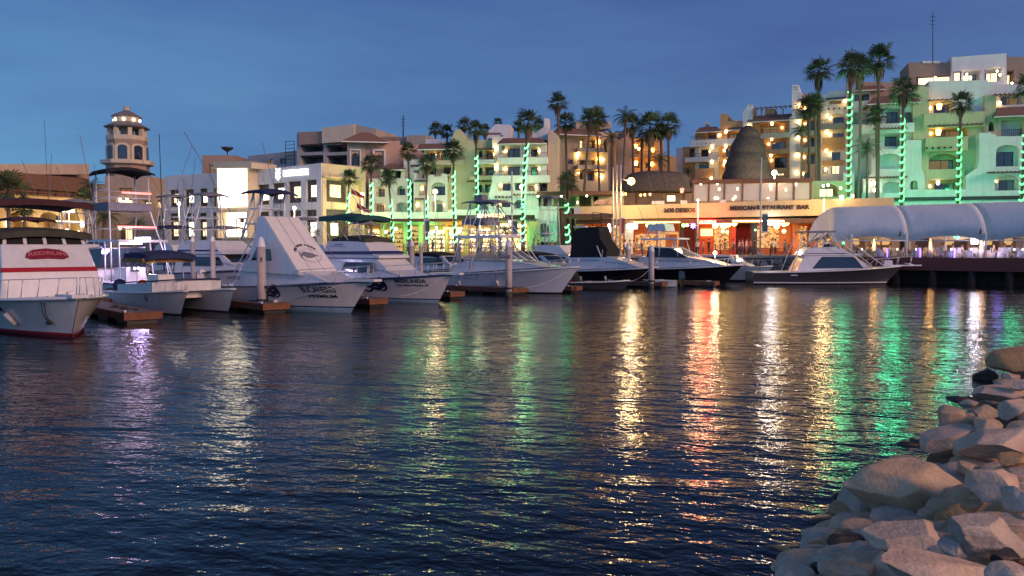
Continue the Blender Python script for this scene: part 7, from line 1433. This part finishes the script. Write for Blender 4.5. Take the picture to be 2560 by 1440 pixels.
RM = {'tan': rockmat('rock_tan', (.58, .37, .20), (.84, .61, .39)), 'pink': rockmat('rock_pink', (.66, .44, .28), (.90, .67, .48)), 'grey': rockmat('rock_grey', (.52, .40, .30), (.75, .60, .46)), 'ochre': rockmat('rock_ochre', (.44, .25, .10), (.60, .39, .20)), 'wet': rockmat('rock_wet_shade', (.05, .036, .028), (.12, .085, .062), .45)}  # the wet tone is damp stone with shade also put into its colour
def rock_mesh(seed, dims, cuts=12, sub=4, rough=.045):
    r = random.Random(seed); bm = bmesh.new(); bmesh.ops.create_icosphere(bm, subdivisions=sub, radius=1.0)
    pl = []
    for _ in range(cuts):
        n = Vector((r.gauss(0, 1), r.gauss(0, 1), r.gauss(0, .8))).normalized(); pl.append((n, r.uniform(.50, .78)))
    pl.append((Vector((r.uniform(-.25, .25), r.uniform(-.35, .1), 1)).normalized(), r.uniform(.6, .8)))
    off = Vector((r.uniform(0, 50), r.uniform(0, 50), r.uniform(0, 50)))
    for v in bm.verts:
        p = v.co.copy()
        for _ in range(2):
            for n, d in pl:
                k = p.dot(n) - d
                if k > 0: p -= n * k * .97
        q = noise.fractal(p * 1.6 + off, 1.0, 2.0, 5); q2 = noise.noise(p * 6 + off); p *= 1 + rough * q * 1.5 + .014 * q2
        v.co = Vector((p.x * dims[0], p.y * dims[1], p.z * dims[2]))
    bmesh.ops.smooth_vert(bm, verts=bm.verts, factor=.3, use_axis_x=True, use_axis_y=True, use_axis_z=True)
    if sub > 4: bmesh.ops.smooth_vert(bm, verts=bm.verts, factor=.5, use_axis_x=True, use_axis_y=True, use_axis_z=True)
    me = bpy.data.meshes.new('boulder'); bm.to_mesh(me); bm.free()
    me.polygons.foreach_set('use_smooth', [True] * len(me.polygons))
    if hasattr(me, 'set_sharp_from_angle'): me.set_sharp_from_angle(angle=R(28))
    return me
def on_bank(px, py, up):
    d = ray(px, py); best = None
    # plane z = SL * dot - .12 + up
    k = (CAM - SA).dot(SN_) * SL - .12 + up; kd = d.x * SN_.x * SL + d.y * SN_.y * SL; t = (k - CAM.z) / (d.z - kd); p = CAM + d * t
    if p.z > 1.75 + up or t < 0: t = (1.75 + up - CAM.z) / d.z; p = CAM + d * t
    return p, t
ri = 0
def rock(px, py, w, h, m, label, up=.22, tilt=0.0, deep=1.0, group=None, sub=4, cuts=13):
    global ri; ri += 1; p, t = on_bank(px, py, up); k = t / 1991.0; rx = w / 2 * k * 1.16; rz = h / 2 * k * .98; ry = max(rx * .62, rz * .9) * deep
    o = bpy.data.objects.new('boulder', rock_mesh(100 + ri, (rx, ry, rz), cuts, sub)); col.objects.link(o); o.location = p; o.rotation_euler = (rnd.uniform(-.12, .12), tilt, rnd.uniform(-.25, .25)); o.data.materials.append(RM[m]); tag(o, label, 'boulder', group, 'thing'); return o
RK = [(2268, 1222, 340, 200, 'tan', 'biggest boulder of the near bank, broad tan block with a cleft', .3, .1), (2140, 1258, 110, 130, 'grey', 'grey rounded boulder joined to the left end of the biggest boulder', .12, 0), (2480, 1205, 190, 120, 'pink', 'wide smooth boulder right behind the biggest boulder', .3, .1), (2262, 1348, 220, 110, 'pink', 'pale rounded boulder just below the biggest boulder', .25, -.05), (2455, 1335, 215, 130, 'grey', 'large tilted grey topped boulder below the two upper blocks', .35, .15), (2325, 1425, 300, 100, 'pink', 'long flat boulder at the bottom edge under the pale rounded one', .45, .05), (2520, 1435, 150, 90, 'pink', 'flat boulder in the bottom right corner', .5, 0), (1985, 1428, 112, 50, 'pink', 'small rough stone alone at the waterline, lowest on the left', .12, 0),
      (2372, 1098, 150, 66, 'pink', 'long pale boulder lying along the waterline above the biggest boulder', .15, -.2), (2378, 1040, 100, 76, 'tan', 'pale pointed boulder above the long waterline boulder', .2, .3), (2480, 1108, 210, 84, 'pink', 'long sloping slab running up to the right edge', .3, -.25), (2462, 1032, 76, 50, 'tan', 'small square stone with a dark underside on the upper slope', .2, 0), (2470, 1064, 84, 54, 'tan', 'small block just below the square stone', .2, 0), (2536, 1020, 100, 72, 'pink', 'flat topped block at the right edge above the slab', .25, 0), (2505, 985, 130, 46, 'pink', 'low pale stone under the dark topmost boulders', .18, 0), (2545, 902, 140, 92, 'ochre', 'smooth rounded brown boulder topmost at the right edge', .35, -.2), (2468, 946, 66, 66, 'wet', 'dark wet boulder below the topmost brown one', .05, 0), (2402, 1003, 100, 42, 'wet', 'dark wet stone at the waterline on the upper slope', .03, 0), (2352, 975, 40, 24, 'wet', 'little dark stone standing out of the green lit water', -.02, 0), (2540, 1250, 70, 104, 'grey', 'pale grey upright stone at the right edge', .35, 0), (2424, 1266, 66, 38, 'ochre', 'small ochre wedge between the biggest and the tilted boulder', .35, 0), (2110, 1372, 100, 100, 'wet', 'dark brown boulder in the shade left of the pale rounded one', .05, 0), (2100, 1222, 70, 50, 'wet', 'dark wet stone at the waterline left of the biggest boulder', .0, 0), (2302, 1112, 60, 44, 'wet', 'dark stone at the waterline beside the long pale boulder', .0, 0), (2528, 1152, 84, 48, 'ochre', 'ochre stone above the grey upright stone', .25, 0), (2385, 1375, 70, 80, 'grey', 'narrow upright grey stone leaning on the tilted boulder', .3, .1), (2160, 1330, 120, 70, 'tan', 'brownish stone under the left end of the biggest boulder', .1, 0), (2080, 1300, 90, 90, 'wet', 'dark shaded stone at the water below the wet one', -.02, 0), (2130, 1425, 150, 60, 'tan', 'brown low stone at the bottom edge left of the long flat boulder', .18, 0), (2060, 1420, 90, 60, 'wet', 'dark stone at the bottom edge right of the lone small stone', .02, 0), (2552, 960, 60, 36, 'pink', 'small pale stone at the right edge below the brown boulder', .3, 0), (2510, 1395, 90, 60, 'wet', 'dark gap stone under the tilted boulder', .2, 0), (2420, 1170, 70, 40, 'tan', 'tan stone tucked behind the biggest boulder', .2, 0)]
for a in RK: rock(*a[:5], a[5], a[6], a[7], sub=5 if a[2] > 180 else 4)
G = 'small rubble stones of the near bank'; n = 0
for _ in range(900):
    px, py = rnd.uniform(1950, 2600), rnd.uniform(900, 1445); p, t = on_bank(px, py, 0)
    d = (Vector((p.x, p.y, 0)) - SA).dot(SN_)
    if d < -.35 or n > 190: continue
    n += 1; s = rnd.uniform(.14, .38) * 1991 / t; wet = d < .2
    rock(px, py, s * 2, s * 1.4, 'wet' if wet else rnd.choice(('tan', 'pink', 'grey', 'tan', 'ochre')), 'small dark wet stone between boulders at the waterline' if wet else 'small pale rubble stone between the boulders', -.02, 0, 1.0, G + (' at the water' if wet else ''), 3, 7)
